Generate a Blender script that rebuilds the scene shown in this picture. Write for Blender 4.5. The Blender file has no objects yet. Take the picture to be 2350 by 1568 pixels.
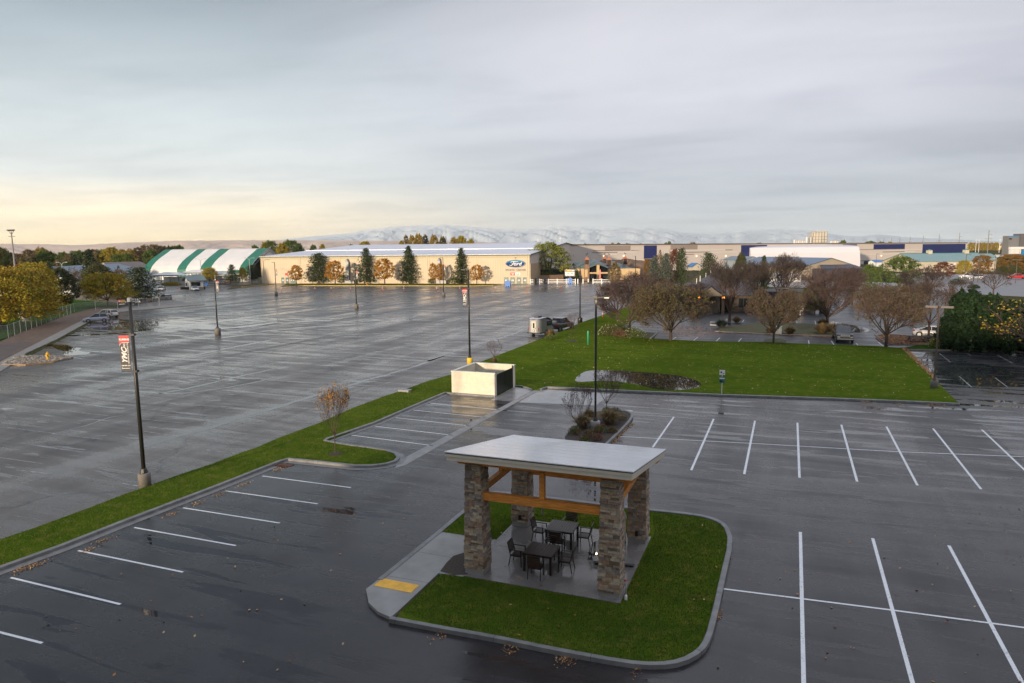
import bpy, math, random
from mathutils import Vector, Matrix
PI = math.pi
scn = bpy.context.scene
COL = scn.collection

# ------------------------------------------------------------------ camera
IW, IH = 2349.0, 1568.0
FPX = 2500.0/3680*2349
PITCH, ROLL, YAW, CAMH = math.radians(7.6), math.radians(-0.6), math.radians(-21.4), 12.2
FW = Vector((math.sin(YAW)*math.cos(PITCH), math.cos(YAW)*math.cos(PITCH), -math.sin(PITCH)))
r0 = Vector((math.cos(YAW), -math.sin(YAW), 0)); u0 = r0.cross(FW)
RT = math.cos(ROLL)*r0 + math.sin(ROLL)*u0
UP = -math.sin(ROLL)*r0 + math.cos(ROLL)*u0
EYE = Vector((0, 0, CAMH))
cam_d = bpy.data.cameras.new('camera'); cam = bpy.data.objects.new('camera', cam_d); COL.objects.link(cam)
cam_d.sensor_width = 36; cam_d.lens = 2500.0/3680*36; cam_d.clip_start = 0.3; cam_d.clip_end = 60000
cam.matrix_world = Matrix(((RT.x, UP.x, -FW.x, 0), (RT.y, UP.y, -FW.y, 0), (RT.z, UP.z, -FW.z, CAMH), (0, 0, 0, 1)))
scn.camera = cam

def ray(px, py): return FW + RT*((px-IW/2)/FPX) + UP*((IH/2-py)/FPX)
def G(px, py, z=0.0):
    d = ray(px, py); t = (z-CAMH)/d.z
    return EYE + d*t
def at(px, py, dist): return EYE + ray(px, py)*dist
def G2(p, z=0.0): q = G(p[0], p[1], z); return (q.x, q.y)
def hgt(p, py):
    """height of a vertical standing at p whose top shows at photo row py"""
    lo, hi = 0.0, 300.0
    for _ in range(50):
        m = (lo+hi)/2; q = Vector((p[0], p[1], m))-EYE; yy = IH/2-FPX*q.dot(UP)/q.dot(FW)
        if yy > py: lo = m
        else: hi = m
    return lo-(p[2] if len(p) > 2 else 0)
def mpp(p): return (Vector(p)-EYE).dot(FW)/FPX          # metres per photo pixel at a point

# ------------------------------------------------------------------ mesh builder
class MB:
    def __init__(s): s.v = []; s.f = []; s.m = []
    def add(s, vs, fs, m=0):
        o = len(s.v); s.v += [tuple(v) for v in vs]
        for f in fs: s.f.append(tuple(i+o for i in f)); s.m.append(m)
    def quad(s, a, b, c, d, m=0): s.add([a, b, c, d], [(0, 1, 2, 3)], m)
    def box(s, x0, x1, y0, y1, z0, z1, m=0):
        s.add([(x0,y0,z0),(x1,y0,z0),(x1,y1,z0),(x0,y1,z0),(x0,y0,z1),(x1,y0,z1),(x1,y1,z1),(x0,y1,z1)],
              [(0,3,2,1),(4,5,6,7),(0,1,5,4),(1,2,6,5),(2,3,7,6),(3,0,4,7)], m)
    def obox(s, M, sx, sy, sz, m=0):
        vs = [M @ Vector((a*sx/2, b*sy/2, c*sz/2)) for a, b, c in
              ((-1,-1,-1),(1,-1,-1),(1,1,-1),(-1,1,-1),(-1,-1,1),(1,-1,1),(1,1,1),(-1,1,1))]
        s.add(vs, [(0,3,2,1),(4,5,6,7),(0,1,5,4),(1,2,6,5),(2,3,7,6),(3,0,4,7)], m)
    def beam(s, a, b, w, h, m=0):
        a = Vector(a); b = Vector(b); d = b-a; L = d.length; d.normalize()
        up = Vector((0,0,1)) if abs(d.z) < .95 else Vector((0,1,0))
        y = up.cross(d).normalized(); z = d.cross(y)
        M = Matrix(((d.x,y.x,z.x,(a.x+b.x)/2),(d.y,y.y,z.y,(a.y+b.y)/2),(d.z,y.z,z.z,(a.z+b.z)/2),(0,0,0,1)))
        s.obox(M, L, w, h, m)
    def tube(s, pts, rad, n=6, m=0, cap=True):
        pts = [Vector(p) for p in pts]
        if not hasattr(rad, '__len__'): rad = [rad]*len(pts)
        ref = Vector((0.31, 0.95, 0.05)); rings = []; vs = []
        for i, p in enumerate(pts):
            d = (pts[min(i+1, len(pts)-1)] - pts[max(i-1, 0)])
            if d.length < 1e-9: d = Vector((0,0,1))
            d.normalize()
            if abs(d.dot(ref)) > .95: ref = Vector((1, 0, 0))
            a = d.cross(ref).normalized(); b = d.cross(a)
            for k in range(n):
                t = 2*PI*k/n; vs.append(p + (a*math.cos(t) + b*math.sin(t))*rad[i])
        fs = []
        for i in range(len(pts)-1):
            for k in range(n):
                k2 = (k+1) % n; fs.append((i*n+k, i*n+k2, (i+1)*n+k2, (i+1)*n+k))
        if cap and n > 2:
            fs.append(tuple(range(n-1, -1, -1))); fs.append(tuple((len(pts)-1)*n+k for k in range(n)))
        s.add(vs, fs, m)
    def prism(s, poly, z0, z1, m=0, ms=None):
        n = len(poly)
        ar = sum(poly[i][0]*poly[(i+1) % n][1]-poly[(i+1) % n][0]*poly[i][1] for i in range(n))
        if ar < 0: poly = poly[::-1]
        s.add([(p[0], p[1], z1) for p in poly], [tuple(range(n))], m)
        if z1-z0 > 1e-5:
            s.add([(p[0], p[1], z0) for p in poly]+[(p[0], p[1], z1) for p in poly],
                  [(i, (i+1) % n, n+(i+1) % n, n+i) for i in range(n)], m if ms is None else ms)
    def lathe(s, prof, c=(0, 0, 0), n=16, m=0):
        vs = []; fs = []
        for r, z in prof:
            for k in range(n):
                t = 2*PI*k/n; vs.append((c[0]+r*math.cos(t), c[1]+r*math.sin(t), c[2]+z))
        for i in range(len(prof)-1):
            for k in range(n):
                k2 = (k+1) % n; fs.append((i*n+k, i*n+k2, (i+1)*n+k2, (i+1)*n+k))
        fs.append(tuple(range(n-1, -1, -1))); fs.append(tuple((len(prof)-1)*n+k for k in range(n)))
        s.add(vs, fs, m)
    def ell(s, c, rx, ry, rz, nu=10, nv=6, m=0, j=0, rng=None):
        vs = []; fs = []
        for i in range(nv+1):
            ph = -PI/2 + PI*i/nv
            for k in range(nu):
                t = 2*PI*k/nu; q = 1+(rng.uniform(-j, j) if rng else 0)
                vs.append((c[0]+rx*q*math.cos(ph)*math.cos(t), c[1]+ry*q*math.cos(ph)*math.sin(t), c[2]+rz*q*math.sin(ph)))
        for i in range(nv):
            for k in range(nu):
                k2 = (k+1) % nu; fs.append((i*nu+k, i*nu+k2, (i+1)*nu+k2, (i+1)*nu+k))
        s.add(vs, fs, m)
    def mesh(s, name, mats):
        me = bpy.data.meshes.new(name); me.from_pydata(s.v, [], s.f)
        for m in mats: me.materials.append(m)
        if len(mats) > 1: me.polygons.foreach_set('material_index', s.m)
        me.update(); return me
    def build(s, name, mats, parent=None, smooth=False, loc=None, rz=0):
        if not isinstance(mats, (list, tuple)): mats = [mats]
        me = s.mesh(name, mats)
        if smooth: me.polygons.foreach_set('use_smooth', [True]*len(me.polygons))
        return link(name, me, parent, loc, rz)

def link(name, me, parent=None, loc=None, rz=0):
    o = bpy.data.objects.new(name, me); COL.objects.link(o)
    if parent: o.parent = parent
    if loc is not None: o.location = loc
    if rz: o.rotation_euler.z = rz
    return o
def tag(o, label=None, cat=None, group=None, kind=None):
    if label: o['label'] = label
    if cat: o['category'] = cat
    if group: o['group'] = group
    if kind: o['kind'] = kind
    return o
def thing(name, label, cat, loc=(0, 0, 0), rz=0, group=None, scale=None):
    o = bpy.data.objects.new(name, None); COL.objects.link(o)
    o.location = loc; o.rotation_euler = (0, 0, rz); o.empty_display_size = .3
    if scale: o.scale = scale if hasattr(scale, '__len__') else (scale,)*3
    return tag(o, label, cat, group)
def struct(name, mb, m, label=None, kind='structure'):
    o = mb.build(name, m); tag(o, label, None, None, kind); return o
def copy_thing(root, loc, rz=0, label=None, group=None, scale=None):
    def rec(o, par):
        c = o.copy(); COL.objects.link(c)
        if par: c.parent = par
        for ch in kids.get(o.name, []): rec(ch, c)
        return c
    kids = {}
    for o in [root]+list(root.children_recursive): kids[o.name] = list(o.children)
    r = rec(root, None); r.location = loc; r.rotation_euler = (0, 0, rz)
    if scale: r.scale = scale if hasattr(scale, '__len__') else (scale,)*3
    return tag(r, label, None, group)

def text(name, body, size, m, parent, M, bold=0.0, shear=0.0, sx=1.0, ext=0.004, align='CENTER'):
    cu = bpy.data.curves.new(name, 'FONT'); cu.body = body; cu.size = size; cu.align_x = align; cu.align_y = 'CENTER'
    cu.offset = bold; cu.shear = shear; cu.extrude = ext; cu.resolution_u = 3
    o = bpy.data.objects.new(name, cu); COL.objects.link(o)
    bpy.context.view_layer.update()
    me = bpy.data.meshes.new_from_object(o.evaluated_get(bpy.context.evaluated_depsgraph_get()))
    bpy.data.objects.remove(o); me.materials.clear(); me.materials.append(m)
    q = link(name, me, parent)
    q.matrix_local = M @ Matrix.Diagonal((sx, 1, 1, 1)); return q
def FRONT(x, y, z, rz=0, tilt=0):
    """a frame for writing that faces -Y in local space; local text x -> +X, text y -> +Z; tilt turns it in its plane"""
    return Matrix.Translation((x, y, z)) @ Matrix.Rotation(rz, 4, 'Z') @ Matrix.Rotation(PI/2, 4, 'X') @ Matrix.Rotation(tilt, 4, 'Z')

# ------------------------------------------------------------------ materials
def srgb(h):
    h = h.lstrip('#'); c = [int(h[i:i+2], 16)/255 for i in (0, 2, 4)]
    return tuple(x/12.92 if x <= .04045 else ((x+.055)/1.055)**2.4 for x in c)
class NT:
    def __init__(s, name):
        s.mat = bpy.data.materials.new(name); s.mat.use_nodes = True; s.t = s.mat.node_tree
        s.b = s.t.nodes['Principled BSDF']; s.tc = None
    def n(s, ty, **kw):
        q = s.t.nodes.new(ty)
        for k, v in kw.items(): setattr(q, k, v)
        return q
    def l(s, a, b): s.t.links.new(a, b)
    def coord(s, out='Object', scale=(1, 1, 1), rz=0.0):
        if s.tc is None: s.tc = s.n('ShaderNodeTexCoord')
        mp = s.n('ShaderNodeMapping'); mp.inputs['Scale'].default_value = scale; mp.inputs['Rotation'].default_value = (0, 0, rz)
        s.l(s.tc.outputs[out], mp.inputs['Vector']); return mp.outputs[0]
    def noise(s, vec, scale, detail=4, rough=.55, dist=0.0):
        q = s.n('ShaderNodeTexNoise'); q.inputs['Scale'].default_value = scale; q.inputs['Detail'].default_value = detail
        q.inputs['Roughness'].default_value = rough; q.inputs['Distortion'].default_value = dist
        s.l(vec, q.inputs['Vector']); return q.outputs['Fac']
    def ramp(s, fac, stops):
        q = s.n('ShaderNodeValToRGB'); e = q.color_ramp.elements
        while len(e) < len(stops): e.new(0.5)
        for i, (p, c) in enumerate(stops):
            e[i].position = p; e[i].color = (c, c, c, 1) if not hasattr(c, '__len__') else (*c, 1)
        s.l(fac, q.inputs[0]); return q.outputs[0]
    def math(s, op, a, b=None, c=None, clamp=False):
        q = s.n('ShaderNodeMath', operation=op, use_clamp=clamp)
        for i, x in enumerate((a, b, c)):
            if x is None: continue
            if isinstance(x, (int, float)): q.inputs[i].default_value = x
            else: s.l(x, q.inputs[i])
        return q.outputs[0]
    def mix(s, fac, a, b, mode='MIX'):
        q = s.n('ShaderNodeMix', data_type='RGBA', blend_type=mode)
        for i, x in ((0, fac), (6, a), (7, b)):
            if isinstance(x, (int, float)): q.inputs[i].default_value = x
            elif isinstance(x, tuple): q.inputs[i].default_value = (*x[:3], 1)
            else: s.l(x, q.inputs[i])
        return q.outputs[2]
    def bump(s, h, strength=.3, dist=.02):
        q = s.n('ShaderNodeBump'); q.inputs['Strength'].default_value = strength; q.inputs['Distance'].default_value = dist
        s.l(h, q.inputs['Height']); s.l(q.outputs[0], s.b.inputs['Normal']); return q
    def set(s, key, v):
        if isinstance(v, (int, float)): s.b.inputs[key].default_value = v
        elif isinstance(v, tuple): s.b.inputs[key].default_value = (*v[:3], 1)
        else: s.l(v, s.b.inputs[key])
_mc = {}
def mat(name, col, rough=.6, var=.12, scale=3.0, metal=0.0, bump=0.0, spec=None, wscale=(1, 1, 1), alpha=None):
    if name in _mc: return _mc[name]
    if isinstance(col, str): col = srgb(col)
    t = NT(name)
    if var or bump:
        v = t.coord('Object', wscale); f = t.noise(v, scale, 5)
        lo = tuple(c*(1-var) for c in col); hi = tuple(min(1, c*(1+var)) for c in col)
        t.set('Base Color', t.ramp(f, [(.3, lo), (.7, hi)]))
        if bump: t.bump(f, .6, bump)
    else: t.set('Base Color', col)
    t.set('Roughness', rough); t.set('Metallic', metal)
    if spec is not None: t.set('Specular IOR Level', spec)
    _mc[name] = t.mat; return t.mat
def emit(name, col, k):
    if name in _mc: return _mc[name]
    t = NT(name); t.set('Base Color', (.1, .1, .1)); t.set('Emission Color', srgb(col)); t.b.inputs['Emission Strength'].default_value = k
    _mc[name] = t.mat; return t.mat

# ------------------------------------------------------------------ world, sun
SUN_EL = math.radians(7.0)
SDIR = Vector((0.20, 0.98, 0)).normalized()             # the way the light travels over the ground
w = bpy.data.worlds.new('World'); scn.world = w; w.use_nodes = True
nt = w.node_tree; nt.nodes.clear()
def wn(ty, **kw):
    q = nt.nodes.new(ty)
    for k, v in kw.items(): setattr(q, k, v)
    return q
def wm(op, a, b=None, clamp=False):
    q = wn('ShaderNodeMath', operation=op, use_clamp=clamp)
    for i, x in enumerate((a, b)):
        if x is None: continue
        if isinstance(x, (int, float)): q.inputs[i].default_value = x
        else: nt.links.new(x, q.inputs[i])
    return q.outputs[0]
def wramp(fac, stops):
    q = wn('ShaderNodeValToRGB'); e = q.color_ramp.elements
    while len(e) < len(stops): e.new(.5)
    for i, (p, c) in enumerate(stops):
        e[i].position = p; e[i].color = (*(srgb(c) if isinstance(c, str) else c), 1)
    nt.links.new(fac, q.inputs[0]); return q.outputs[0]
def wmix(fac, a, b, mode='MIX'):
    q = wn('ShaderNodeMix', data_type='RGBA', blend_type=mode)
    for i, x in ((0, fac), (6, a), (7, b)):
        if isinstance(x, (int, float)): q.inputs[i].default_value = x
        elif isinstance(x, tuple): q.inputs[i].default_value = (*x, 1)
        else: nt.links.new(x, q.inputs[i])
    return q.outputs[2]
tc = wn('ShaderNodeTexCoord'); sep = wn('ShaderNodeSeparateXYZ'); nt.links.new(tc.outputs['Generated'], sep.inputs[0])
X_, Y_, Z_ = sep.outputs
el = wm('ABSOLUTE', Z_)
az = wm('ARCTAN2', X_, Y_)                              # 0 at +Y, negative to the left
# projected cloud-deck coordinates: flat layer seen in perspective
den = wm('ADD', el, 0.055)
cx = wm('DIVIDE', X_, den); cy = wm('DIVIDE', Y_, den)
cmb = wn('ShaderNodeCombineXYZ'); nt.links.new(cx, cmb.inputs[0]); nt.links.new(cy, cmb.inputs[1])
def wnoise(scale, sc, detail=5, rough=.5, dist=0, loc=(0, 0, 0), rz=0):
    mp = wn('ShaderNodeMapping'); mp.inputs['Scale'].default_value = sc; mp.inputs['Location'].default_value = loc; mp.inputs['Rotation'].default_value = (0, 0, rz)
    nt.links.new(cmb.outputs[0], mp.inputs[0]); q = wn('ShaderNodeTexNoise'); q.inputs['Scale'].default_value = scale
    q.inputs['Detail'].default_value = detail; q.inputs['Roughness'].default_value = rough; q.inputs['Distortion'].default_value = dist
    nt.links.new(mp.outputs[0], q.inputs['Vector']); return q.outputs['Fac']
e4 = wm('MULTIPLY', el, 2.2)
left = wramp(e4, [(0.0, '#ffe0a0'), (.045, '#ffe9b8'), (.12, '#f6e8ca'), (.21, '#cbd0ce'), (.38, '#b6c0c4'), (.58, '#96a2aa'), (.76, '#6f7b86'), (1, '#646e78')])
right = wramp(e4, [(0.0, '#c2cac9'), (.06, '#b4bec2'), (.14, '#a6b0b8'), (.26, '#a9aeb8'), (.42, '#b9bbc4'), (.6, '#bbbcc4'), (.78, '#a8a9b1'), (1, '#a8aab2')])
azl = wramp(wm('ADD', wm('MULTIPLY', az, 1.05), 1.02), [(0.0, (1, 1, 1)), (.28, (.92, .92, .92)), (.55, (.35, .35, .35)), (.75, (0, 0, 0))])
sky_c = wmix(azl, right, left)
sky_c = wmix(1.0, sky_c, wramp(wm('ADD', az, .0), [(.0, (1, 1, 1)), (.12, (.99, .99, .99)), (.38, (.76, .765, .785)), (1, (.68, .69, .73))]), 'MULTIPLY')
n1 = wnoise(.55, (1, 1.6, 1), 6, .55, .4, (3.1, 1.7, 0), .5)
n2 = wnoise(1.5, (.5, 1.6, 1), 7, .6, .6, (9, 4, 0), .2)
dark = wramp(n1, [(.34, (.84, .855, .875)), (.5, (.97, .972, .978)), (.66, (1.04, 1.035, 1.03))])
wisp = wramp(n2, [(.34, (.96, .965, .972)), (.5, (1, 1, 1)), (.68, (1.02, 1.018, 1.015))])
sky_c = wmix(1.0, sky_c, dark, 'MULTIPLY'); sky_c = wmix(wramp(e4, [(0, (1, 1, 1)), (.55, (.75, .75, .75)), (1, (.3, .3, .3))]), sky_c, wmix(1.0, sky_c, wisp, 'MULTIPLY'))
# the sky behind the camera stays a dull overcast
back = wramp(wm('MULTIPLY', Y_, -1.0), [(0.05, (1, 1, 1)), (.8, (.98, .98, 1.0))])
sky_c = wmix(1.0, sky_c, back, 'MULTIPLY')
# an overcast sky is brightest overhead
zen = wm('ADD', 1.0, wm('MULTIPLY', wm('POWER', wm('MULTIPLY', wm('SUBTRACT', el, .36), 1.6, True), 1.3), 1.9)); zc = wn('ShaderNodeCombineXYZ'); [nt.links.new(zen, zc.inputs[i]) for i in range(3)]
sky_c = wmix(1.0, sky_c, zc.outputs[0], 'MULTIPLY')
nis = wn('ShaderNodeTexSky', sky_type='NISHITA'); nis.sun_disc = False; nis.sun_elevation = SUN_EL
nis.sun_rotation = math.atan2(-SDIR.x, -SDIR.y); nis.dust_density = 2.0
bg1 = wn('ShaderNodeBackground'); nt.links.new(nis.outputs[0], bg1.inputs[0]); bg1.inputs[1].default_value = 0.05
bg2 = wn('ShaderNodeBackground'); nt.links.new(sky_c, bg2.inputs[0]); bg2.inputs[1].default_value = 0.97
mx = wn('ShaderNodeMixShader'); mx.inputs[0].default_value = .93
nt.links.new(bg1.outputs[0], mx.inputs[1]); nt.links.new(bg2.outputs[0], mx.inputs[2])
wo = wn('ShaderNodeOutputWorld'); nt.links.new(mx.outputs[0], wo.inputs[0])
sd = bpy.data.lights.new('sun', 'SUN'); sd.energy = 3.2; sd.angle = math.radians(2.0); sd.color = (1, .80, .58)
so = bpy.data.objects.new('sun', sd); COL.objects.link(so)
dv = Vector((SDIR.x*math.cos(SUN_EL), SDIR.y*math.cos(SUN_EL), -math.sin(SUN_EL)))
so.rotation_euler = dv.to_track_quat('-Z', 'Y').to_euler(); so.location = (0, -60, 60)
vs = scn.view_settings; vs.view_transform = 'Standard'; vs.look = 'None'; vs.exposure = 0.72; vs.gamma = 1
scn.render.engine = 'CYCLES'; scn.cycles.volume_bounces = 2

# ------------------------------------------------------------------ common materials
def asphalt(name, c0, c1, wet0, wet1, streak_rz, crack, coarse, regions=()):
    t = NT(name)
    o = t.coord('Object'); st = t.coord('Object', (1, .10, 1), streak_rz); st2 = t.coord('Object', (.13, 1, 1), 0.06)
    big = t.noise(st, .16, 6, .62, .5); mid = t.noise(st2, .7, 6, .62, .6); fine = t.noise(o, 40, 3, .7); blot = t.noise(o, .35, 4, .6)
    base = t.mix(t.ramp(big, [(.32, 0.0), (.68, 1.0)]), c0, c1)
    base = t.mix(t.ramp(blot, [(.38, .0), (.66, .75)]), base, t.mix(1.0, base, (.62, .62, .64), 'MULTIPLY'))
    base = t.mix(t.ramp(fine, [(.3, .45), (.75, 0.0)]), base, (.01, .01, .011))
    spot = t.ramp(t.noise(o, .95, 5, .62, .8), [(.60, 0.0), (.68, 1.0)]); base = t.mix(t.math('MULTIPLY', spot, .45), base, (.018, .017, .018))
    grit = t.ramp(t.noise(o, 90, 2, .6), [(.66, 0.0), (.74, .5)]); base = t.mix(grit, base, (.16, .15, .145))
    if crack:
        vo = t.n('ShaderNodeTexVoronoi', feature='DISTANCE_TO_EDGE'); vo.inputs['Scale'].default_value = .085
        wv = t.n('ShaderNodeVectorMath', operation='ADD'); nz = t.n('ShaderNodeTexNoise'); nz.inputs['Scale'].default_value = .5; nz.inputs['Detail'].default_value = 6
        t.l(o, nz.inputs['Vector']); sc = t.n('ShaderNodeVectorMath', operation='SCALE'); sc.inputs['Scale'].default_value = 3.2
        t.l(nz.outputs['Color'], sc.inputs[0]); t.l(o, wv.inputs[0]); t.l(sc.outputs[0], wv.inputs[1]); t.l(wv.outputs[0], vo.inputs['Vector'])
        cr = t.ramp(vo.outputs['Distance'], [(0.0, .9), (.005, .6), (.014, 0.0)])
        base = t.mix(t.math('MULTIPLY', cr, crack), base, (.016, .015, .016))
    t.set('Base Color', base)
    wetm = t.math('ADD', t.math('MULTIPLY', big, .55), t.math('MULTIPLY', mid, .45))
    rg = t.ramp(wetm, [(.38, wet0), (.50, (wet0+wet1)/2), (.60, wet1)])
    h = t.noise(o, 22, 4, .75)
    for (gx, gy, rx, ry, rz, th) in regions:             # low spots where water stands
        mp = t.n('ShaderNodeMapping'); mp.vector_type = 'TEXTURE'; mp.inputs['Location'].default_value = (gx, gy, 0); mp.inputs['Rotation'].default_value = (0, 0, rz)
        mp.inputs['Scale'].default_value = (rx, ry, 1); t.l(t.tc.outputs['Object'], mp.inputs[0])
        ln = t.n('ShaderNodeVectorMath', operation='LENGTH'); t.l(mp.outputs[0], ln.inputs[0])
        low = t.math('SUBTRACT', 1.0, ln.outputs['Value'], clamp=True)
        pm = t.ramp(t.math('ADD', t.math('MULTIPLY', low, .27), t.noise(st2, 1.1, 6, .6, .4)), [(th, 0.0), (th+.03, 1.0)])
        rg = t.mix(pm, rg, (.03, .03, .03)); h = t.math('MULTIPLY', h, t.math('SUBTRACT', 1.0, pm))
    t.set('Roughness', rg)
    t.bump(h, coarse, .012); t.set('Specular IOR Level', .5)
    return t.mat
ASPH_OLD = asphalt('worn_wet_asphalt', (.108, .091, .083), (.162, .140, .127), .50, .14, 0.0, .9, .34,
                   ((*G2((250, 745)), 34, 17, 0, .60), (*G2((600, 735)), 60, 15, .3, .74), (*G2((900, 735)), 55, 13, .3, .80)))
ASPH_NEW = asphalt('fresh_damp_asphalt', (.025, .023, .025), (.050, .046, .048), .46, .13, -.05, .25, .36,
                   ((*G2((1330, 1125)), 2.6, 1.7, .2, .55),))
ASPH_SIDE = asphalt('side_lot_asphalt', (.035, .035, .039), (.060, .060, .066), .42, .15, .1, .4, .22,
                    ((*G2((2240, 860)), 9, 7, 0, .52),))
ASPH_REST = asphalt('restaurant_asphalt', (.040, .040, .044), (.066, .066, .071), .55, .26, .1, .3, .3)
CONC = mat('concrete', (.27, .262, .25), .55, .18, 1.3, bump=.004)
CONC_WET = mat('wet_concrete', (.24, .235, .23), .22, .2, 1.1, bump=.002)
KERB = mat('kerb_concrete', (.19, .188, .185), .5, .25, 2.2, bump=.006)
WALKC = mat('old_walk_concrete', (.24, .225, .205), .6, .2, .8)
def line_paint():
    t = NT('white_line_paint'); o = t.coord('Object'); n = t.noise(o, 16, 6, .75); w_ = t.noise(o, 1.1, 3, .6)
    t.set('Base Color', t.mix(t.ramp(t.math('ADD', t.math('MULTIPLY', n, .75), t.math('MULTIPLY', w_, .25)), [(.36, 1.0), (.47, 0.0)]), (.76, .77, .78), (.30, .29, .29))); t.set('Roughness', .45); return t.mat
PAINT = line_paint()
def worn_paint():
    t = NT('worn_line_paint'); o = t.coord('Object'); n = t.noise(o, 3.0, 6, .7)
    t.set('Base Color', t.mix(t.ramp(n, [(.38, 0.0), (.62, 1.0)]), (.10, .095, .093), (.44, .43, .42))); t.set('Roughness', .4); return t.mat
WORN = worn_paint()
YPAINT = mat('yellow_kerb_paint', (.52, .36, .07), .5, .2, 2)
def grass(name, a, b, c):
    t = NT(name); o = t.coord('Object'); mow = t.noise(t.coord('Object', (.05, 1, 1), .08), .55, 2, .4); n = t.noise(o, .35, 4, .6); n2 = t.noise(o, 14, 4, .7); n3 = t.noise(o, 1.8, 4, .6)
    base = t.mix(t.ramp(n, [(.3, 0.0), (.7, 1.0)]), a, b); base = t.mix(t.ramp(n2, [(.35, .55), (.7, 0.0)]), base, t.mix(1.0, base, (.45, .5, .4), 'MULTIPLY'))
    base = t.mix(t.ramp(n3, [(.50, 0.0), (.72, .75)]), base, c); base = t.mix(t.ramp(mow, [(.42, .0), (.58, .28)]), base, t.mix(1.0, base, (1.5, 1.4, 1.3), 'MULTIPLY'))
    t.set('Base Color', base); t.set('Roughness', 1.0); t.set('Specular IOR Level', 0.0)
    t.bump(t.noise(o, 45, 3, .8), .9, .05); return t.mat
GRASS = grass('lawn_grass', (.072, .124, .012), (.112, .162, .016), (.18, .17, .034))
GRASS2 = grass('park_grass', (.035, .085, .014), (.055, .12, .020), (.10, .12, .035))
DRY = grass('dry_ground', (.13, .105, .07), (.10, .088, .055), (.16, .13, .09))
FIELD = grass('far_field', (.11, .10, .055), (.075, .085, .035), (.15, .12, .07))
SOIL = mat('bark_mulch', (.045, .030, .022), .8, .6, 14, bump=.03)
DIRT = mat('bare_dirt', (.13, .085, .058), .8, .35, 1.2, bump=.02)
RUBBLE = mat('river_rock_bed', (.20, .17, .14), .6, .75, 4.0, bump=.12)
DKMETAL = mat('dark_bronze_metal', (.035, .033, .030), .4, .1, 5, .3)
GREYMETAL = mat('galvanised_metal', (.30, .31, .32), .55, .15, 4, .4)
BLACK = mat('black_metal', (.012, .012, .013), .4, .1, 5)
RUBBER = mat('rubber', (.012, .012, .012), .7, .1, 5)
WHITE = mat('white_paint', (.78, .78, .77), .5, .05, 4)
CREAM = mat('cream_paint', (.62, .56, .44), .55, .05, 4)
GLASS = mat('dark_glass', (.012, .015, .018), .06, 0, 1, spec=.6)
CHROME = mat('chrome', (.75, .75, .75), .12, 0, 1, 1.0)
RED = mat('red_plastic', (.50, .035, .030), .4, .05, 4)
YELLOW = mat('yellow_paint', (.72, .46, .03), .5, .1, 3)
BLUEP = mat('blue_plastic', (.03, .16, .52), .45, .08, 3)
# ================================================================== GROUND
def sheet(name, pts, z, m, px=True, kind='structure', z0=None):
    poly = [G2(p) for p in pts] if px else [tuple(p) for p in pts]
    b = MB(); b.prism(poly, z if z0 is None else z0, z, 0); o = b.build(name, m); tag(o, None, None, None, kind); return o, poly
def smooth_pts(pts, k=2, closed=True):
    for _ in range(k):
        q = []; n = len(pts)
        for i in range(n if closed else n-1):
            a = pts[i]; b = pts[(i+1) % n]
            q += [(a[0]*.75+b[0]*.25, a[1]*.75+b[1]*.25), (a[0]*.25+b[0]*.75, a[1]*.25+b[1]*.75)]
        if not closed: q = [pts[0]]+q+[pts[-1]]
        pts = q
    return pts
def offset_line(pts, d):
    out = []; n = len(pts)
    for i, p in enumerate(pts):
        a = Vector(pts[max(i-1, 0)]); b = Vector(pts[min(i+1, n-1)]); t = (b-a)
        if t.length < 1e-6: t = Vector((1, 0))
        t.normalize(); out.append((p[0]-t.y*d, p[1]+t.x*d))
    return out
def kerb(name, pts, w=.17, h=.15, m=None, px=True, gutter=0, joints=True, base=0.0):
    """pts run along the kerb; it is extruded as real steps with joints every 3 m; gutter = flat apron on the right-hand side"""
    m = m or KERB
    P = [G2(p) for p in pts] if px else pts
    L = offset_line(P, w/2); R = offset_line(P, -w/2); Ri = offset_line(P, -w/2+.025)
    b = MB()
    for i in range(len(P)-1):
        b.add([(*R[i], base), (*R[i+1], base), (*R[i+1], base+h-.02), (*R[i], base+h-.02)], [(0, 1, 2, 3)])
        b.add([(*R[i], base+h-.02), (*R[i+1], base+h-.02), (*Ri[i+1], base+h), (*Ri[i], base+h)], [(0, 1, 2, 3)])
        b.add([(*Ri[i], base+h), (*Ri[i+1], base+h), (*L[i+1], base+h), (*L[i], base+h)], [(0, 1, 2, 3)])
        b.add([(*L[i+1], base), (*L[i], base), (*L[i], base+h), (*L[i+1], base+h)], [(0, 1, 2, 3)])
        if gutter:
            g = offset_line(P, -w/2-gutter)
            b.add([(*g[i], base+.012), (*g[i+1], base+.012), (*R[i+1], base+.012), (*R[i], base+.012)], [(0, 1, 2, 3)])
    if joints:
        acc = 0
        for i in range(len(P)-1):
            a = Vector(P[i]); c = Vector(P[i+1]); s = (c-a).length; acc += s
            if acc > 3.0 and s > .05:
                acc = 0; t = (c-a)/s; mid = (a+c)/2; n = Vector((-t.y, t.x))
                M = Matrix(((t.x, n.x, 0, mid.x), (t.y, n.y, 0, mid.y), (0, 0, 1, base+h/2+.0015), (0, 0, 0, 1)))
                b.obox(M, .014, w+.006, h, 1)
    for i in (0, -1):
        b.add([(*L[i], base), (*R[i], base), (*R[i], base+h), (*L[i], base+h)], [(0, 1, 2, 3)])
    o = b.build(name, [m, mat('joint_dark', (.05, .048, .045), .8, 0)]); tag(o, None, None, None, 'structure'); return P

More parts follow.
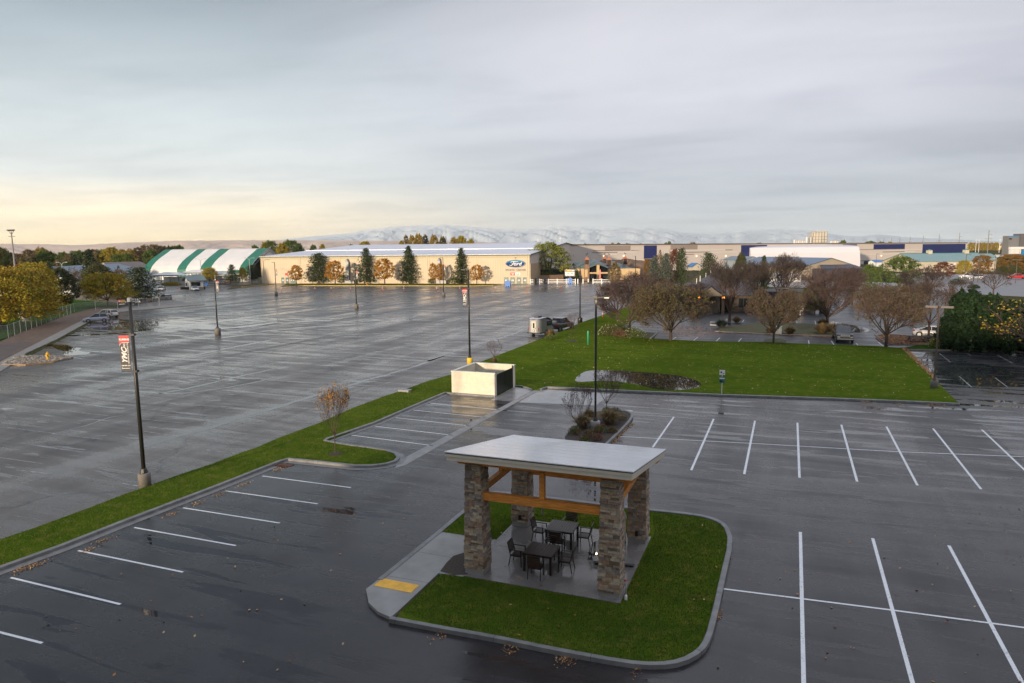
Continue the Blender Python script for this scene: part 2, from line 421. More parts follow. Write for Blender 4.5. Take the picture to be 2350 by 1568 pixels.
gb = MB(); gb.prism([(-19000, -3000), (19000, -3000), (19000, 24000), (-19000, 24000)], -.03, -.03)
struct('ground', gb, FIELD)
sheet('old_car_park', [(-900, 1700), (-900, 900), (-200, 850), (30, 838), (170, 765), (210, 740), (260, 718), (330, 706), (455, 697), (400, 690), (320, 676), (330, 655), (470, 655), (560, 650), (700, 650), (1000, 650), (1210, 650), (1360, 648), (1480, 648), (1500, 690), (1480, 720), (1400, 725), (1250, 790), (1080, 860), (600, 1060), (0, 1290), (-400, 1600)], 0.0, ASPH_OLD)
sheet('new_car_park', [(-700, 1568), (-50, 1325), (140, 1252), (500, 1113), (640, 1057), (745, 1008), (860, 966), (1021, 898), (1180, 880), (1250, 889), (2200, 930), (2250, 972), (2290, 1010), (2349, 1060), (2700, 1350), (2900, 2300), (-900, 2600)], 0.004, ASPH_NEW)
sheet('side_car_park', [(2079, 800), (2600, 812), (3000, 1200), (2680, 1420), (2320, 1075), (2240, 990), (2190, 935), (2142, 868), (2100, 822)], 0.002, ASPH_SIDE)
# far approach roads and lots
sheet('gate_forecourt', [(1205, 655), (1205, 648.5), (1480, 645), (1620, 650), (1500, 665)], -.012, ASPH_OLD)
sheet('fairground_yard', [(330, 672), (345, 646), (470, 640), (600, 641), (600, 655), (500, 662), (440, 690)], -.010, mat('gravel_yard', (.17, .16, .15), .6, .25, .4))
sheet('restaurant_car_park', [(1427, 753), (1477, 726), (1560, 700), (1760, 672), (2150, 665), (2240, 700), (2170, 800), (2079, 799), (2012, 797), (1914, 794), (1800, 790), (1749, 788), (1622, 786), (1492, 781)], 0.014, ASPH_REST)
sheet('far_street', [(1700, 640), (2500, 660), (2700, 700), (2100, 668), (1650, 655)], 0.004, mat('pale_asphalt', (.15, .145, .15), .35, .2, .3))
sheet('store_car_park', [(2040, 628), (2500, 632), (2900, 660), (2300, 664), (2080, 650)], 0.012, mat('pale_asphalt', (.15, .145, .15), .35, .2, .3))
# lawn between the two car parks
lawn_pts = [(-330, 1415), (-300, 1350), (-120, 1290), (0, 1243), (78, 1217), (145, 1192), (213, 1167), (281, 1140), (350, 1116), (388, 1102), (427, 1088), (485, 1069), (538, 1048), (590, 1030), (638, 1009), (702, 985), (735, 973), (767, 958), (805, 941), (839, 928), (885, 911), (924, 898), (985, 876), (1035, 862), (1107, 831), (1174, 805), (1244, 778), (1294, 759), (1334, 741), (1399, 719), (1444, 704), (1500, 688), (1530, 690), (1477, 727), (1427, 753), (1470, 763), (1507, 766), (1492, 779), (1622, 785), (1749, 787), (1802, 789), (1914, 793), (2012, 796), (2079, 802), (2099, 824), (2142, 870), (2170, 900), (2200, 928),
            (1900, 916), (1655, 908), (1468, 900), (1256, 891), (1240, 896), (1220, 895), (1206, 891), (1180, 887), (1131, 912), (1023, 904), (860, 973), (745, 1015), (800, 1025), (885, 1037), (907, 1045), (914, 1055), (891, 1068), (816, 1073), (703, 1061), (658, 1057), (502, 1118), (293, 1198), (144, 1257), (0, 1309)]
def lawn(name, pts, z, m, z0=0.0):
    poly = [G2(p) for p in pts]; b = MB(); b.prism(poly, z0, z, 0); o = b.build(name, m); tag(o, None, None, None, 'structure'); return poly
LAWN = lawn('lawn', lawn_pts, .10, GRASS)
# kerbs of the near car park
KA = [(-330, 1440), (0, 1309), (144, 1257), (293, 1198), (502, 1118), (640, 1063), (662, 1057), (703, 1061), (760, 1067), (816, 1073), (850, 1073), (885, 1069), (907, 1062), (914, 1054), (907, 1045), (885, 1037), (845, 1031), (800, 1025), (770, 1020), (745, 1015), (752, 1010), (860, 973), (940, 938), (1021, 904), (1035, 905), (1080, 908), (1132, 912)]
PKA = [G2(p) for p in KA]
kerb('kerb', PKA, px=False, gutter=.38, w=.2)
KB = [(1180, 887), (1195, 888), (1206, 891), (1220, 896)]
kerb('kerb', KB, w=.18, joints=False, h=.11)
KC = [(1240, 896), (1256, 891), (1468, 901), (1655, 909), (1900, 917), (2100, 925), (2201, 930)]
kerb('kerb', KC, w=.22, gutter=0)
# concrete valley gutter and aprons
sheet('concrete_gutter', [(935, 1047), (1172, 923), (1224, 896), (1237, 896), (1183, 925), (1009, 1023), (930, 1068), (905, 1075), (915, 1060)], .0085, CONC)
sheet('concrete_apron', [(1126, 918), (1133, 913), (1180, 888), (1206, 892), (1222, 896), (1174, 922)], .0085, CONC_WET)
sheet('concrete_apron', [(1189, 924), (1238, 896), (1257, 894), (1400, 905), (1367, 931)], .0085, CONC_WET)
# storm drain inlet in the kerb
di = thing('storm_drain', 'rusty storm drain inlet with a leaf-choked grate in the kerb corner', 'drain', G(648, 1069))
b = MB(); b.box(-.55, .55, -.05, .35, 0, .03); b.build('frame', mat('rust_iron', (.10, .045, .03), .8, .3, 8), di)
b = MB()
for i in range(9): b.box(-.5+i*.11, -.45+i*.11, -.3, -.05, 0.012, .035)
b.build('grate', mat('rust_iron', (.10, .045, .03), .8, .3, 8), di)
# kerb and edge of the right-hand old lot
kerb('kerb', [(2070, 804), (2200, 806), (2349, 809), (2600, 814)], w=.25, h=.14, m=mat('aged_kerb', (.17, .14, .12), .6, .3, 2))
lawn('verge', [(2060, 801), (2079, 799), (2110, 793), (2600, 790), (2600, 812), (2349, 807), (2075, 802)], .10, GRASS2)
lawn('planting_bed', [(2008, 778), (2012, 770), (2040, 768), (2120, 772), (2700, 772), (2700, 790), (2110, 793), (2030, 793)], .09, mat('leafy_bed', (.12, .06, .032), .8, .5, 5, bump=.03))
kerb('kerb', [(2008, 770), (2025, 783), (2036, 794)], w=.2, h=.13, joints=False)
# restaurant lot islands
ri = mat('leafy_turf', (.075, .070, .022), .8, .4, 4, bump=.03)
lawn('island_lawn', [(1647, 758), (1655, 752), (1700, 748), (1749, 741), (1770, 740), (1860, 745), (1960, 752), (1945, 768), (1900, 770), (1760, 766), (1660, 762)], .10, ri)
kerb('kerb', [(1640, 762), (1700, 765), (1760, 768), (1860, 771), (1945, 774), (1962, 755)], w=.18, joints=False)
lawn('island_lawn', [(1749, 788), (1755, 780), (1790, 778), (1803, 783), (1800, 790)], .10, ri)
lawn('island_lawn', [(1470, 764), (1507, 766), (1500, 777), (1492, 779), (1450, 775), (1440, 768)], .115, ri)
kerb('kerb', [(1427, 753), (1450, 741), (1477, 727)], w=.2, h=.16, joints=False)
kerb('kerb', [(1492, 779), (1507, 766)], w=.2, h=.16, joints=False)
# planter island by the tall lamp
planter = smooth_pts([(1425, 945), (1448, 950), (1451, 962), (1425, 990), (1392, 1022), (1372, 1040), (1318, 1040), (1290, 1012), (1296, 1002), (1325, 978), (1350, 955), (1375, 946)], 2)
lawn('planter_bed', planter, .12, SOIL)
kerb('kerb', planter+[planter[0]], w=.19, h=.16)
# --- pavilion island
isl = [(872, 1338), (1008, 1227), (1066, 1177), (1112, 1142), (1128, 1134), (1165, 1137), (1300, 1153), (1437, 1171), (1494, 1176), (1598, 1187), (1640, 1198), (1664, 1212), (1674, 1240), (1672, 1270), (1659, 1325), (1640, 1413), (1624, 1474), (1605, 1503), (1563, 1526), (1506, 1534), (1433, 1528), (1280, 1500), (1131, 1469), (1010, 1448), (895, 1426)]
kerb('kerb', [isl[0]]+smooth_pts(isl[1:6], 1, False)+smooth_pts(isl[6:13], 1, False)+smooth_pts(isl[13:], 1, False), w=.2, h=.15)
gr_in = [(1008, 1229), (1066, 1179), (1112, 1145), (1128, 1138), (1165, 1141), (1300, 1156), (1437, 1174), (1494, 1179), (1598, 1190), (1637, 1201), (1660, 1215), (1670, 1240), (1668, 1270), (1655, 1325), (1636, 1413), (1620, 1472), (1601, 1500), (1560, 1522), (1506, 1530), (1433, 1524), (1280, 1496), (1131, 1465), (1010, 1444), (910, 1424)]
ISL = lawn('island_lawn', gr_in+[(918, 1409), (1012, 1322), (1062, 1330), (1150, 1250), (1068, 1237), (1012, 1229)], .10, GRASS)
# sidewalk with ramp, tactile pad, slab
sheet('walkway', [(840, 1359), (1008, 1226), (1068, 1235), (1148, 1246), (1062, 1330), (1006, 1322), (913, 1410), (896, 1424), (867, 1411), (846, 1390)], .120, CONC, z0=0.0)
b = MB()
for a, c in (((880, 1327), (1003, 1348)), ((950, 1271), (1055, 1290)), ((858, 1352), (1009, 1228))):
    p = Vector(G2(a)); q = Vector(G2(c)); n = (q-p).normalized(); n = Vector((-n.y, n.x))*.008
    b.add([(*(p+n), .1222), (*(p-n), .1222), (*(q-n), .1222), (*(q+n), .1222)], [(0, 1, 2, 3)])
struct('walkway_joint', b, mat('joint_dark', (.05, .048, .045), .8, 0))
b = MB()
b.box(-13.47, -11.93, 20.36, 20.96, .118, .132)
for i in range(26):
    for j in range(10): b.lathe([(.014, .132), (.008, .137)], (-13.44+i*.059, 20.39+j*.06, 0), 5)
tp = b.build('tactile_pad', mat('tactile_yellow', (.85, .46, .05), .55, .18, 3)); tag(tp, 'yellow tactile warning pad with raised dots on the walkway ramp', 'tactile paving')
sheet('mulch_bed', [(1010, 1318), (1025, 1298), (1040, 1283), (1066, 1275), (1082, 1300), (1072, 1326), (1040, 1327)], .135, SOIL)
SLAB = [(-10.83, 22.2), (-4.82, 22.2), (-4.82, 28.1), (-10.83, 28.1)]
def slab_mat():
    t = NT('wet_slab_concrete'); o = t.coord('Object'); n = t.noise(o, .7, 5, .6, .4); f = t.noise(o, 25, 4, .7)
    base = t.mix(t.ramp(n, [(.35, 0.0), (.65, 1.0)]), (.19, .175, .165), (.26, .245, .235)); base = t.mix(t.ramp(f, [(.3, .25), (.7, 0.0)]), base, (.09, .08, .075))
    t.set('Base Color', base); t.set('Roughness', t.ramp(n, [(.40, .07), (.5, .18), (.62, .42)])); return t.mat
sheet('patio_slab', SLAB, .125, slab_mat(), px=False, z0=0.0)
b = MB(); b.box(-10.8, -4.85, 25.10, 25.115, .1252, .1262); b.box(-7.83, -7.815, 22.22, 28.08, .1252, .1262); struct('slab_joint', b, mat('joint_dark', (.05, .048, .045), .8, 0))
Z0 = .125
# --- big lot edge at the left: gravel island, walk, dirt strip, park
sheet('walkway', [(-60, 862), (0, 832), (190, 736), (300, 701), (390, 690), (470, 700), (440, 702), (300, 714), (235, 722), (130, 780), (60, 812), (30, 836), (-40, 880)], .10, WALKC, z0=0)
sheet('dirt_strip', [(-60, 850), (-60, 800), (0, 785), (60, 760), (160, 722), (240, 702), (300, 695), (300, 702), (190, 736), (0, 830)], .05, DIRT)
sheet('old_path', [(-60, 850), (-60, 796), (0, 790), (80, 785), (0, 828)], .055, mat('brown_asphalt', (.10, .075, .065), .6, .2, .6))
rb = smooth_pts([(0, 838), (40, 818), (60, 818), (160, 819), (170, 823), (120, 832), (60, 838), (20, 839)], 1)
lawn('rock_bed', rb, .12, RUBBLE)
kerb('kerb', [(160, 821), (120, 833), (60, 839), (5, 839)], w=.3, h=.16, m=mat('ochre_kerb', (.30, .20, .10), .6, .4, 1.5), joints=False)
sheet('park_lawn', [(-200, 830), (-200, 720), (0, 690), (150, 680), (190, 688), (280, 702), (275, 708), (240, 702), (160, 722), (60, 755), (0, 782)], .06, GRASS2)
sheet('leafy_slope', [(165, 688), (180, 672), (300, 680), (400, 690), (380, 693), (290, 700), (230, 690)], .08, mat('leaf_litter', (.15, .095, .062), .8, .4, 1.2, bump=.03))
sheet('park_lawn', [(140, 701), (168, 689), (205, 691), (270, 700), (290, 701), (272, 708), (200, 706)], .09, GRASS2)
# planting strip before the long hall and its yellow kerb
FS = [(645, 658), (655, 653), (740, 651.5), (1000, 652), (1130, 652.6), (1150, 653.5), (1130, 655.5), (1080, 656.3), (900, 656), (700, 655.5)]
lawn('verge', FS, .12, grass('verge_grass', (.10, .11, .025), (.13, .13, .035), (.18, .11, .05)))
kerb('kerb', [(1150, 653.6), (1130, 656), (1080, 656.9), (900, 656.6), (700, 656.2), (650, 656.2), (645, 657.6)], w=.45, h=.16, m=YPAINT, joints=False)
lawn('verge', [(520, 665), (560, 660.5), (602, 656.5), (630, 652.5), (600, 651.5), (540, 655)], .08, DRY)
kerb('kerb', [(632, 652.3), (600, 655.8), (555, 659.8)], w=.45, h=.16, m=YPAINT, joints=False)
# pond standing in the lawn
pond = smooth_pts([(1316, 873), (1335, 858), (1352, 852), (1420, 853), (1480, 857), (1560, 864), (1600, 876), (1612, 886), (1590, 896), (1540, 899), (1500, 896), (1460, 884), (1400, 876), (1350, 878), (1325, 880)], 2)
def water():
    t = NT('standing_water'); t.set('Base Color', (.02, .022, .018)); t.set('Roughness', .015); t.set('Specular IOR Level', .9); t.set('IOR', 1.45); return t.mat
WATER = water()
sheet('pond_water', pond, .106, WATER)
# long wet streaks and puddles on the lot
def streak(name, pts, w0, w1, seed, z=.0045, m=None):
    rng = random.Random(seed); P = [Vector(G2(p)) for p in smooth_pts(pts, 2, False)]
    L = []; R = []
    for i, p in enumerate(P):
        t = P[min(i+1, len(P)-1)]-P[max(i-1, 0)]; t.normalize(); n = Vector((-t.y, t.x))
        e = min(1, i/3, (len(P)-1-i)/3); L.append(p+n*rng.uniform(w0, w1)*e); R.append(p-n*rng.uniform(w0, w1)*e)
    b = MB()
    for i in range(len(P)-1): b.add([(*L[i], z), (*R[i], z), (*R[i+1], z), (*L[i+1], z)], [(0, 1, 2, 3)])
    struct(name, b, m or WATER)
def damp():
    t = NT('shallow_water'); t.set('Base Color', (.09, .088, .088)); t.set('Roughness', .16); t.set('Specular IOR Level', .8); return t.mat
DAMP = damp()
zl = lambda q: (.28497*q[0], 702.2+.28497*q[1])
z2 = lambda q: (587.3+.2499*q[0], 497.9+.2499*q[1])
ze = lambda q: (702.2+.32596*q[0], 797.9+.32596*q[1])
streak('puddle', [zl(p) for p in ((1120, 1150), (1260, 1105), (1400, 1060), (1600, 1010), (1850, 930), (2000, 880), (2240, 815))]+[ze(p) for p in ((70, 335), (200, 300), (450, 222), (600, 185))], .10, .38, 3, m=DAMP)
streak('puddle', [ze(p) for p in ((560, 190), (700, 155), (900, 85), (1000, 50))]+[z2(p) for p in ((1500, 1350), (1800, 1240), (2100, 1150), (2349, 1085), (2500, 1010))], .06, .3, 4, m=DAMP)
streak('puddle', [zl(p) for p in ((230, 642), (400, 602), (600, 566), (800, 535), (1080, 497), (1300, 457), (1600, 390), (2000, 310), (2240, 262))], .08, .42, 5, m=DAMP)
streak('puddle', [zl(p) for p in ((1180, 720), (1500, 670), (1850, 585), (2240, 500))], .06, .3, 6, m=DAMP)
streak('puddle', [zl(p) for p in ((430, 1030), (700, 965), (850, 905), (1000, 880))], .03, .12, 7, m=DAMP)
streak('puddle', [zl(p) for p in ((1250, 700), (1400, 715), (1900, 650), (2240, 570))], .05, .25, 8, m=DAMP)
streak('puddle', [z2(p) for p in ((0, 1060), (300, 1030), (700, 1000), (1400, 950), (1450, 900))], .2, .8, 9, m=DAMP)
streak('puddle', [z2(p) for p in ((0, 915), (250, 890), (500, 855), (900, 830), (1100, 800))], .2, .8, 10, m=DAMP)
streak('puddle', [zl(p) for p in ((1290, 150), (1500, 165), (1800, 190), (2240, 130))], .5, 1.8, 11)
streak('puddle', [zl(p) for p in ((500, 240), (800, 232), (1100, 205), (1280, 180))], .4, 1.2, 12)
streak('puddle', [zl(p) for p in ((380, 310), (500, 330), (650, 380), (560, 400))], .5, 1.6, 13)
streak('puddle', [zl(p) for p in ((1450, 250), (1700, 270), (1950, 235), (2240, 215))], .2, .7, 14, m=DAMP)
def ppuddle(pts): sheet('puddle', smooth_pts(pts, 2), .0165, WATER)
sheet('puddle', smooth_pts([(1352, 1262), (1362, 1250), (1374, 1246), (1380, 1262), (1378, 1282), (1362, 1290), (1347, 1293), (1352, 1278), (1345, 1270)], 2), .1285, WATER)
ppuddle([(1880, 745), (1905, 738), (1930, 742), (1985, 752), (1998, 760), (1975, 765), (1930, 762), (1900, 768), (1885, 760)])
# --- painted lines: measured ends, each line its own quad
S = 1.56662
def line(b, a, c, w, z):
    p = Vector(G2(a)); q = Vector(G2(c)); t = (q-p).normalized(); n = Vector((-t.y, t.x))*(w/2)
    b.add([(*(p+n), z), (*(p-n), z), (*(q-n), z), (*(q+n), z)], [(0, 1, 2, 3)])
b = MB()
def src(b, a, c, w=.10): line(b, (a[0]/S, a[1]/S), (c[0]/S, c[1]/S), w, .0085)
for a, c in (((2421.8,1499.5),(2345.5,1609)), ((2564.8,1506.5),(2484,1691)), ((2713.2,1513.2),(2674.6,1705.3)), ((2865.7,1520.2),(2873.1,1718.1)),
             ((3023.5,1527.6),(3080.3,1732.1)), ((3185.6,1534.3),(3297.3,1745.9)), ((3352.9,1541),(3525.9,1759.6)), ((3528.4,1545.4),(3780,1783)),
             ((2876.3,1913.3),(2890.5,2560)), ((3136.2,1935.8),(3300,2530)), ((3409.9,1961.8),(3740,2580))): src(b, a, c, .125)
struct('parking_line', b, PAINT)
b = MB()
def src2(b, a, c, w=.10): line(b, (a[0]/S, a[1]/S), (c[0]/S, c[1]/S), w, .0105)
src2(b, (2224, 1570), (2700, 1594.8), .1); src2(b, (2700, 1594.8), (3232, 1625.2), .1); src2(b, (3232, 1625.2), (3760, 1646), .1)
src2(b, (2589.8, 2116.6), (3208.7, 2194.7), .1); src2(b, (3208.7, 2194.7), (3800, 2273), .1)
struct('parking_line', b, PAINT)
b = MB()
for a, c in (((942.5,1712),(1261.2,1753.7)), ((811.4,1765.6),(1142,1812)), ((658.3,1826.3),(1005.6,1881.1)), ((482.5,1897.2),(847.7,1962.2)), ((281.2,1980),(658.3,2057.5)), ((38.7,2077.1),(433.1,2173.1)), ((-330,2190),(151.9,2312.5)),
             ((1546.8,1450.7),(1799.6,1474.7)), ((1484.5,1475.2),(1749,1501.7)), ((1416.1,1501.7),(1692.3,1532.4)), ((1342,1532.4),(1628,1565.6)), ((1263.4,1565.1),(1556.5,1602.9))): src(b, a, c, .10)
struct('parking_line', b, PAINT)
b = MB()
for a, c in (((705,505),(905,520)), ((1370,708),(2075,768)), ((1150,760),(1880,822)), ((1130,825),(1700,888)), ((1110,908),(1480,945)), ((1160,1010),(1440,1050)), ((300,1128),(665,1178)), ((0,1222),(340,1270)), ((30,975),(460,1030)), ((1660,1160),(1890,1187)),
             ((1890,545),(2240,563)), ((1740,575),(2100,597)), ((1590,610),(1700,618)), ((0,797),(130,806)), ((130,1322),(420,1355)), ((560,850),(870,885)), ((430,925),(650,948)), ((420,1030),(830,1075)), ((0,505),(45,510))): line(b, zl(a), zl(c), .09, .005)
for a, c in (((285,1322),(1125,1362)), ((140,1357),(1040,1405)), ((0,1395),(870,1442)), ((0,1440),(735,1487)), ((0,1495),(575,1533)), ((480,1290),(1250,1328)), ((600,1255),(1300,1290)), ((700,1225),(900,1235)), ((1000,1110),(1500,1130))): line(b, z2(a), z2(c), .09, .005)
line(b, zl((985,1430)), zl((1120,1452)), .12, .005)
for k in range(9):                                      # old comb-shaped bays
    x = 1640+k*48; line(b, (.19014*x, 676.6+.19014*(636-k*2)), (.19014*(x+70-k*5), 676.6+.19014*(560-k)), .09, .005)
line(b, (.19014*1630, 676.6+.19014*632), (.19014*2050, 676.6+.19014*604), .09, .005)
struct('worn_parking_line', b, WORN)
b = MB()
for a, c in (((1970,868),(2300,800)), ((2060,790),(2349,745))): line(b, z2(a), z2(c), .22, .005)
for a, c in (((1060,108),(1180,60)), ((1180,60),(1240,78)), ((1070,92),(1110,108)), ((1030,122),(1075,143)), ((975,150),(1020,160))): line(b, ze(a), ze(c), .12, .005)
struct('yellow_line', b, mat('worn_yellow_paint', (.40, .27, .11), .5, .3, 3))
b = MB()
z3 = lambda q: (1174.5+.2499*q[0], 497.9+.2499*q[1])
z4 = lambda q: (1761.8+.2499*q[0], 497.9+.2499*q[1])
for a, c in (((1470,1130),(1508,1104)), ((1667,1137),(1706,1104)), ((1875,1142),(1910,1109)), ((2077,1150),(2107,1115)), ((1100,1000),(1405,1012)), ((1075,1018),(1405,1035)), ((1068,1042),(1380,1055)), ((1130,982),(1400,992)), ((1955,965),(1975,940)), ((2115,968),(2130,945))): line(b, z3(a), z3(c), .11, .0165)
for a, c in (((372,1135),(377,1170)), ((582,1140),(604,1175)), ((807,1160),(828,1183)), ((1012,1152),(1057,1190)), ((262,950),(267,977)), ((430,955),(440,987)), ((597,960),(618,987)), ((1165,1057),(1335,1062)), ((1185,1080),(1345,1084)), ((1200,1102),(1340,1106)), ((1215,1122),(1290,1125))): line(b, z4(a), z4(c), .11, .0165)
struct('parking_line', b, PAINT)
b = MB()
for a, c in (((1575,1255),(1675,1335)), ((1825,1255),(1870,1275)), ((2105,1270),(2245,1345)), ((1755,1465),(1870,1565)), ((2085,1478),(2200,1565))): line(b, z4(a), z4(c), .09, .006)
struct('worn_parking_line', b, WORN)

# ================================================================== PAVILION
STONES = [mat('stone_%s' % n, c, .8, .3, 9, bump=.01) for n, c in (('tan', (.40, .30, .205)), ('brown', (.31, .20, .14)), ('grey', (.31, .265, .22)), ('slate', (.22, .19, .17)), ('buff', (.46, .385, .29)), ('umber', (.17, .125, .095)))]
MORTAR = mat('dark_mortar', (.05, .045, .04), .9, .1, 8)  # dark pillar core that shows in the joints between stones
TIMBER = mat('oiled_cedar', (.68, .26, .05), .5, .28, 3, bump=.004, wscale=(1, 6, 8))
pav = thing('pavilion', 'open picnic pavilion with four stone pillars, orange timber beams and a pale flat roof', 'pavilion', (0, 0, Z0))
PX = (-10.40, -5.27); PY = (22.78, 27.62)
for pi_, (cx_, cy_) in enumerate(((PX[0], PY[0]), (PX[1], PY[0]), (PX[0], PY[1]), (PX[1], PY[1]))):
    rng = random.Random(50+pi_); top = 4.24 if cy_ < 25 else 3.42
    hw = lambda z: .385 - .08*z/4.3                     # half width of the battered pillar
    b = MB(); b.add([(cx_+s*(hw(0)-.05), cy_+t*(hw(0)-.05), .22) for s, t in ((-1,-1),(1,-1),(1,1),(-1,1))]+[(cx_+s*(hw(top)-.05), cy_+t*(hw(top)-.05), top) for s, t in ((-1,-1),(1,-1),(1,1),(-1,1))],
                    [(0,1,5,4),(1,2,6,5),(2,3,7,6),(3,0,4,7),(4,5,6,7)])
    pl = b.build('pillar', MORTAR, pav)
    b = MB(); b.box(cx_-.365, cx_+.365, cy_-.365, cy_+.365, 0, .235); b.build('plinth', CONC, pl)
    b = MB()
    for side in range(4):
        ang = side*PI/2; z = .20
        while z < top-.02:
            h = rng.choice((.055, .07, .085, .10, .13, .17)); h = min(h, top-z); W = hw(z+h/2); x = -W-.01
            while x < W-.01:
                L = rng.uniform(.13, .40); L = min(L, W+.01-x)
                if W+.01-x-L < .08: L = W+.01-x
                split = h > .11 and rng.random() < .45
                for (za, zb) in (((z, z+h/2), (z+h/2, z+h)) if split else ((z, z+h),)):
                    pr = rng.uniform(.0, .035); th = .07
                    M = Matrix.Translation((cx_, cy_, 0)) @ Matrix.Rotation(ang, 4, 'Z') @ Matrix.Translation((x+L/2, -W-pr+th/2-.01, (za+zb)/2)) @ Matrix.Rotation(rng.uniform(-.03, .03), 4, 'Z') @ Matrix.Rotation(rng.uniform(-.03, .03), 4, 'X')
                    b.obox(M, L-.010, th, (zb-za)-.009, rng.choice((0, 0, 1, 1, 2, 2, 3, 4, 5)))
                x += L
            z += h
    b.build('stone_cladding', STONES, pl)
    if cy_ > 25:
        b = MB(); ox = cx_+.02; b.box(ox-.05, ox+.05, cy_-.49, cy_-.42, .34, .54); b.box(ox-.03, ox+.03, cy_-.50, cy_-.49, .37, .51, 1)
        b.build('outlet_box', [mat('bronze_cover', (.04, .03, .022), .4, .1, 5, .4), BLACK], pl)
# timber frame
def timber(a, c, w, h, name='beam'):
    b = MB(); b.beam(a, c, w, h); return b.build(name, TIMBER, pav)
def cut_beam(x0, x1, y, z0, z1, w):
    """long beam whose two ends are cut back underneath"""
    b = MB(); h = z1-z0
    prof = [(x0, z1), (x0, z0+h*.5), (x0+.12, z0), (x1-.12, z0), (x1, z0+h*.5), (x1, z1)]
    vs = [(p[0], y-w/2, p[1]) for p in prof]+[(p[0], y+w/2, p[1]) for p in prof]; n = len(prof)
    b.add(vs, [tuple(range(n-1, -1, -1)), tuple(range(n, 2*n))]+[(i, (i+1) % n, n+(i+1) % n, n+i) for i in range(n)]); return b.build('beam', TIMBER, pav)
zo = -Z0
cut_beam(-11.14, -4.42, 22.62, 4.20, 4.50, .20)
cut_beam(-11.14, -4.42, 27.62, 3.38, 3.64, .20)
timber((PX[0]+.3, 22.62, 3.05), (PX[1]-.3, 22.62, 3.05), .20, .29)
timber((PX[0]+.3, 27.62, 2.45), (PX[1]-.3, 27.62, 2.45), .18, .26)
timber((-7.76, 22.62, 3.195), (-7.76, 22.62, 4.22), .18, .20, 'king_post')
for x in PX:
    timber((x, PY[0]+.35, 3.05), (x, PY[1]-.35, 3.05), .18, .26)
    timber((x, 21.95, 4.545), (x, 28.25, 3.54), .16, .20, 'rafter')
    timber((x, 25.2, 3.17), (x, 25.2, 3.92), .16, .16, 'king_post')
timber((-7.8, 22.7, 4.42), (-7.8, 27.6, 3.64), .16, .20, 'rafter')
timber((-10.0, 26.9, 2.7), (-9.0, 27.55, 3.4), .12, .14, 'brace')
# shed roof: near edge z 4.95, far edge z 3.80
RX0, RX1, RY0, RY1, RZ0, RZ1 = -11.22, -4.34, 21.78, 28.65, 4.83, 3.68
def rz_(y): return RZ0+(RZ1-RZ0)*(y-RY0)/(RY1-RY0)
def slab_at(b, x0, x1, y0, y1, o0, o1, m=0):
    z = lambda y, o: rz_(y)+o
    b.add([(x0,y0,z(y0,o0)),(x1,y0,z(y0,o0)),(x1,y1,z(y1,o0)),(x0,y1,z(y1,o0)),(x0,y0,z(y0,o1)),(x1,y0,z(y0,o1)),(x1,y1,z(y1,o1)),(x0,y1,z(y1,o1))],
          [(0,3,2,1),(4,5,6,7),(0,1,5,4),(1,2,6,5),(2,3,7,6),(3,0,4,7)], m)
def roof_mat():
    t = NT('pale_roof_membrane'); o = t.coord('Object', (.5, .25, 1)); n = t.noise(o, .8, 3, .5, .2)
    t.set('Base Color', t.ramp(n, [(.3, (.76, .765, .79)), (.7, (.82, .825, .85))])); t.set('Roughness', t.ramp(n, [(.35, .16), (.6, .24)])); t.set('Specular IOR Level', .6); return t.mat
b = MB(); slab_at(b, RX0, RX1, RY0, RY1, -.02, .012)
for i in range(1, 8):
    y = RY0+i*(RY1-RY0)/8; slab_at(b, RX0+.2, RX1-.2, y-.015, y+.015, .012, .016)
slab_at(b, RX0+.02, RX0+.16, RY0+.02, RY1-.02, .012, .022); slab_at(b, RX1-.16, RX1-.02, RY0+.02, RY1-.02, .012, .022)
b.build('roof', roof_mat(), pav)
b = MB(); slab_at(b, RX0+.01, RX1-.01, RY0+.01, RY1-.01, -.055, -.022); b.build('drip_edge', mat('dark_green_drip', (.018, .024, .02), .5, .1, 4), pav)
FAS = mat('cream_fascia', (.66, .61, .50), .55, .04, 3)
b = MB()
slab_at(b, RX0+.03, RX1-.03, RY0+.03, RY1-.03, -.16, -.057); slab_at(b, RX0+.07, RX1-.07, RY0+.07, RY1-.07, -.31, -.16)
b.build('fascia', FAS, pav)
b = MB()
slab_at(b, RX1-2.9, RX1-1.6, RY1-.42, RY1-.30, .0165, .028)
b.build('roof_patch', WHITE, pav)

# ------------------------------------------------ furniture
WOODD = mat('dark_slat_wood', (.045, .026, .019), .38, .3, 4, wscale=(1, 8, 1)); FRAMED = mat('dark_frame', (.022, .014, .012), .35, .1, 4)
def make_table():
    t = thing('patio_table', '', 'table')
    b = MB()
    for i in range(11): b.box(-.55+i*.1, -.55+i*.1+.085, -.53, .53, .70, .725)
    b.build('tabletop', WOODD, t)
    b = MB(); b.box(-.56, .56, -.56, -.53, .66, .72); b.box(-.56, .56, .53, .56, .66, .72); b.box(-.58, -.55, -.56, .56, .66, .72); b.box(.55, .58, -.56, .56, .66, .72)
    b.box(-.5, .5, -.5, -.46, .62, .70); b.box(-.5, .5, .46, .5, .62, .70); b.build('apron', FRAMED, t)
    for s in (-1, 1):
        for q in (-1, 1):
            b = MB(); b.box(s*.52-.04, s*.52+.04, q*.52-.04, q*.52+.04, 0, .70); b.build('leg', FRAMED, t)
    b = MB(); b.lathe([(.035, .7252), (.03, .731)], (0, 0, 0), 12); b.build('umbrella_hole_cap', BLACK, t)
    return t
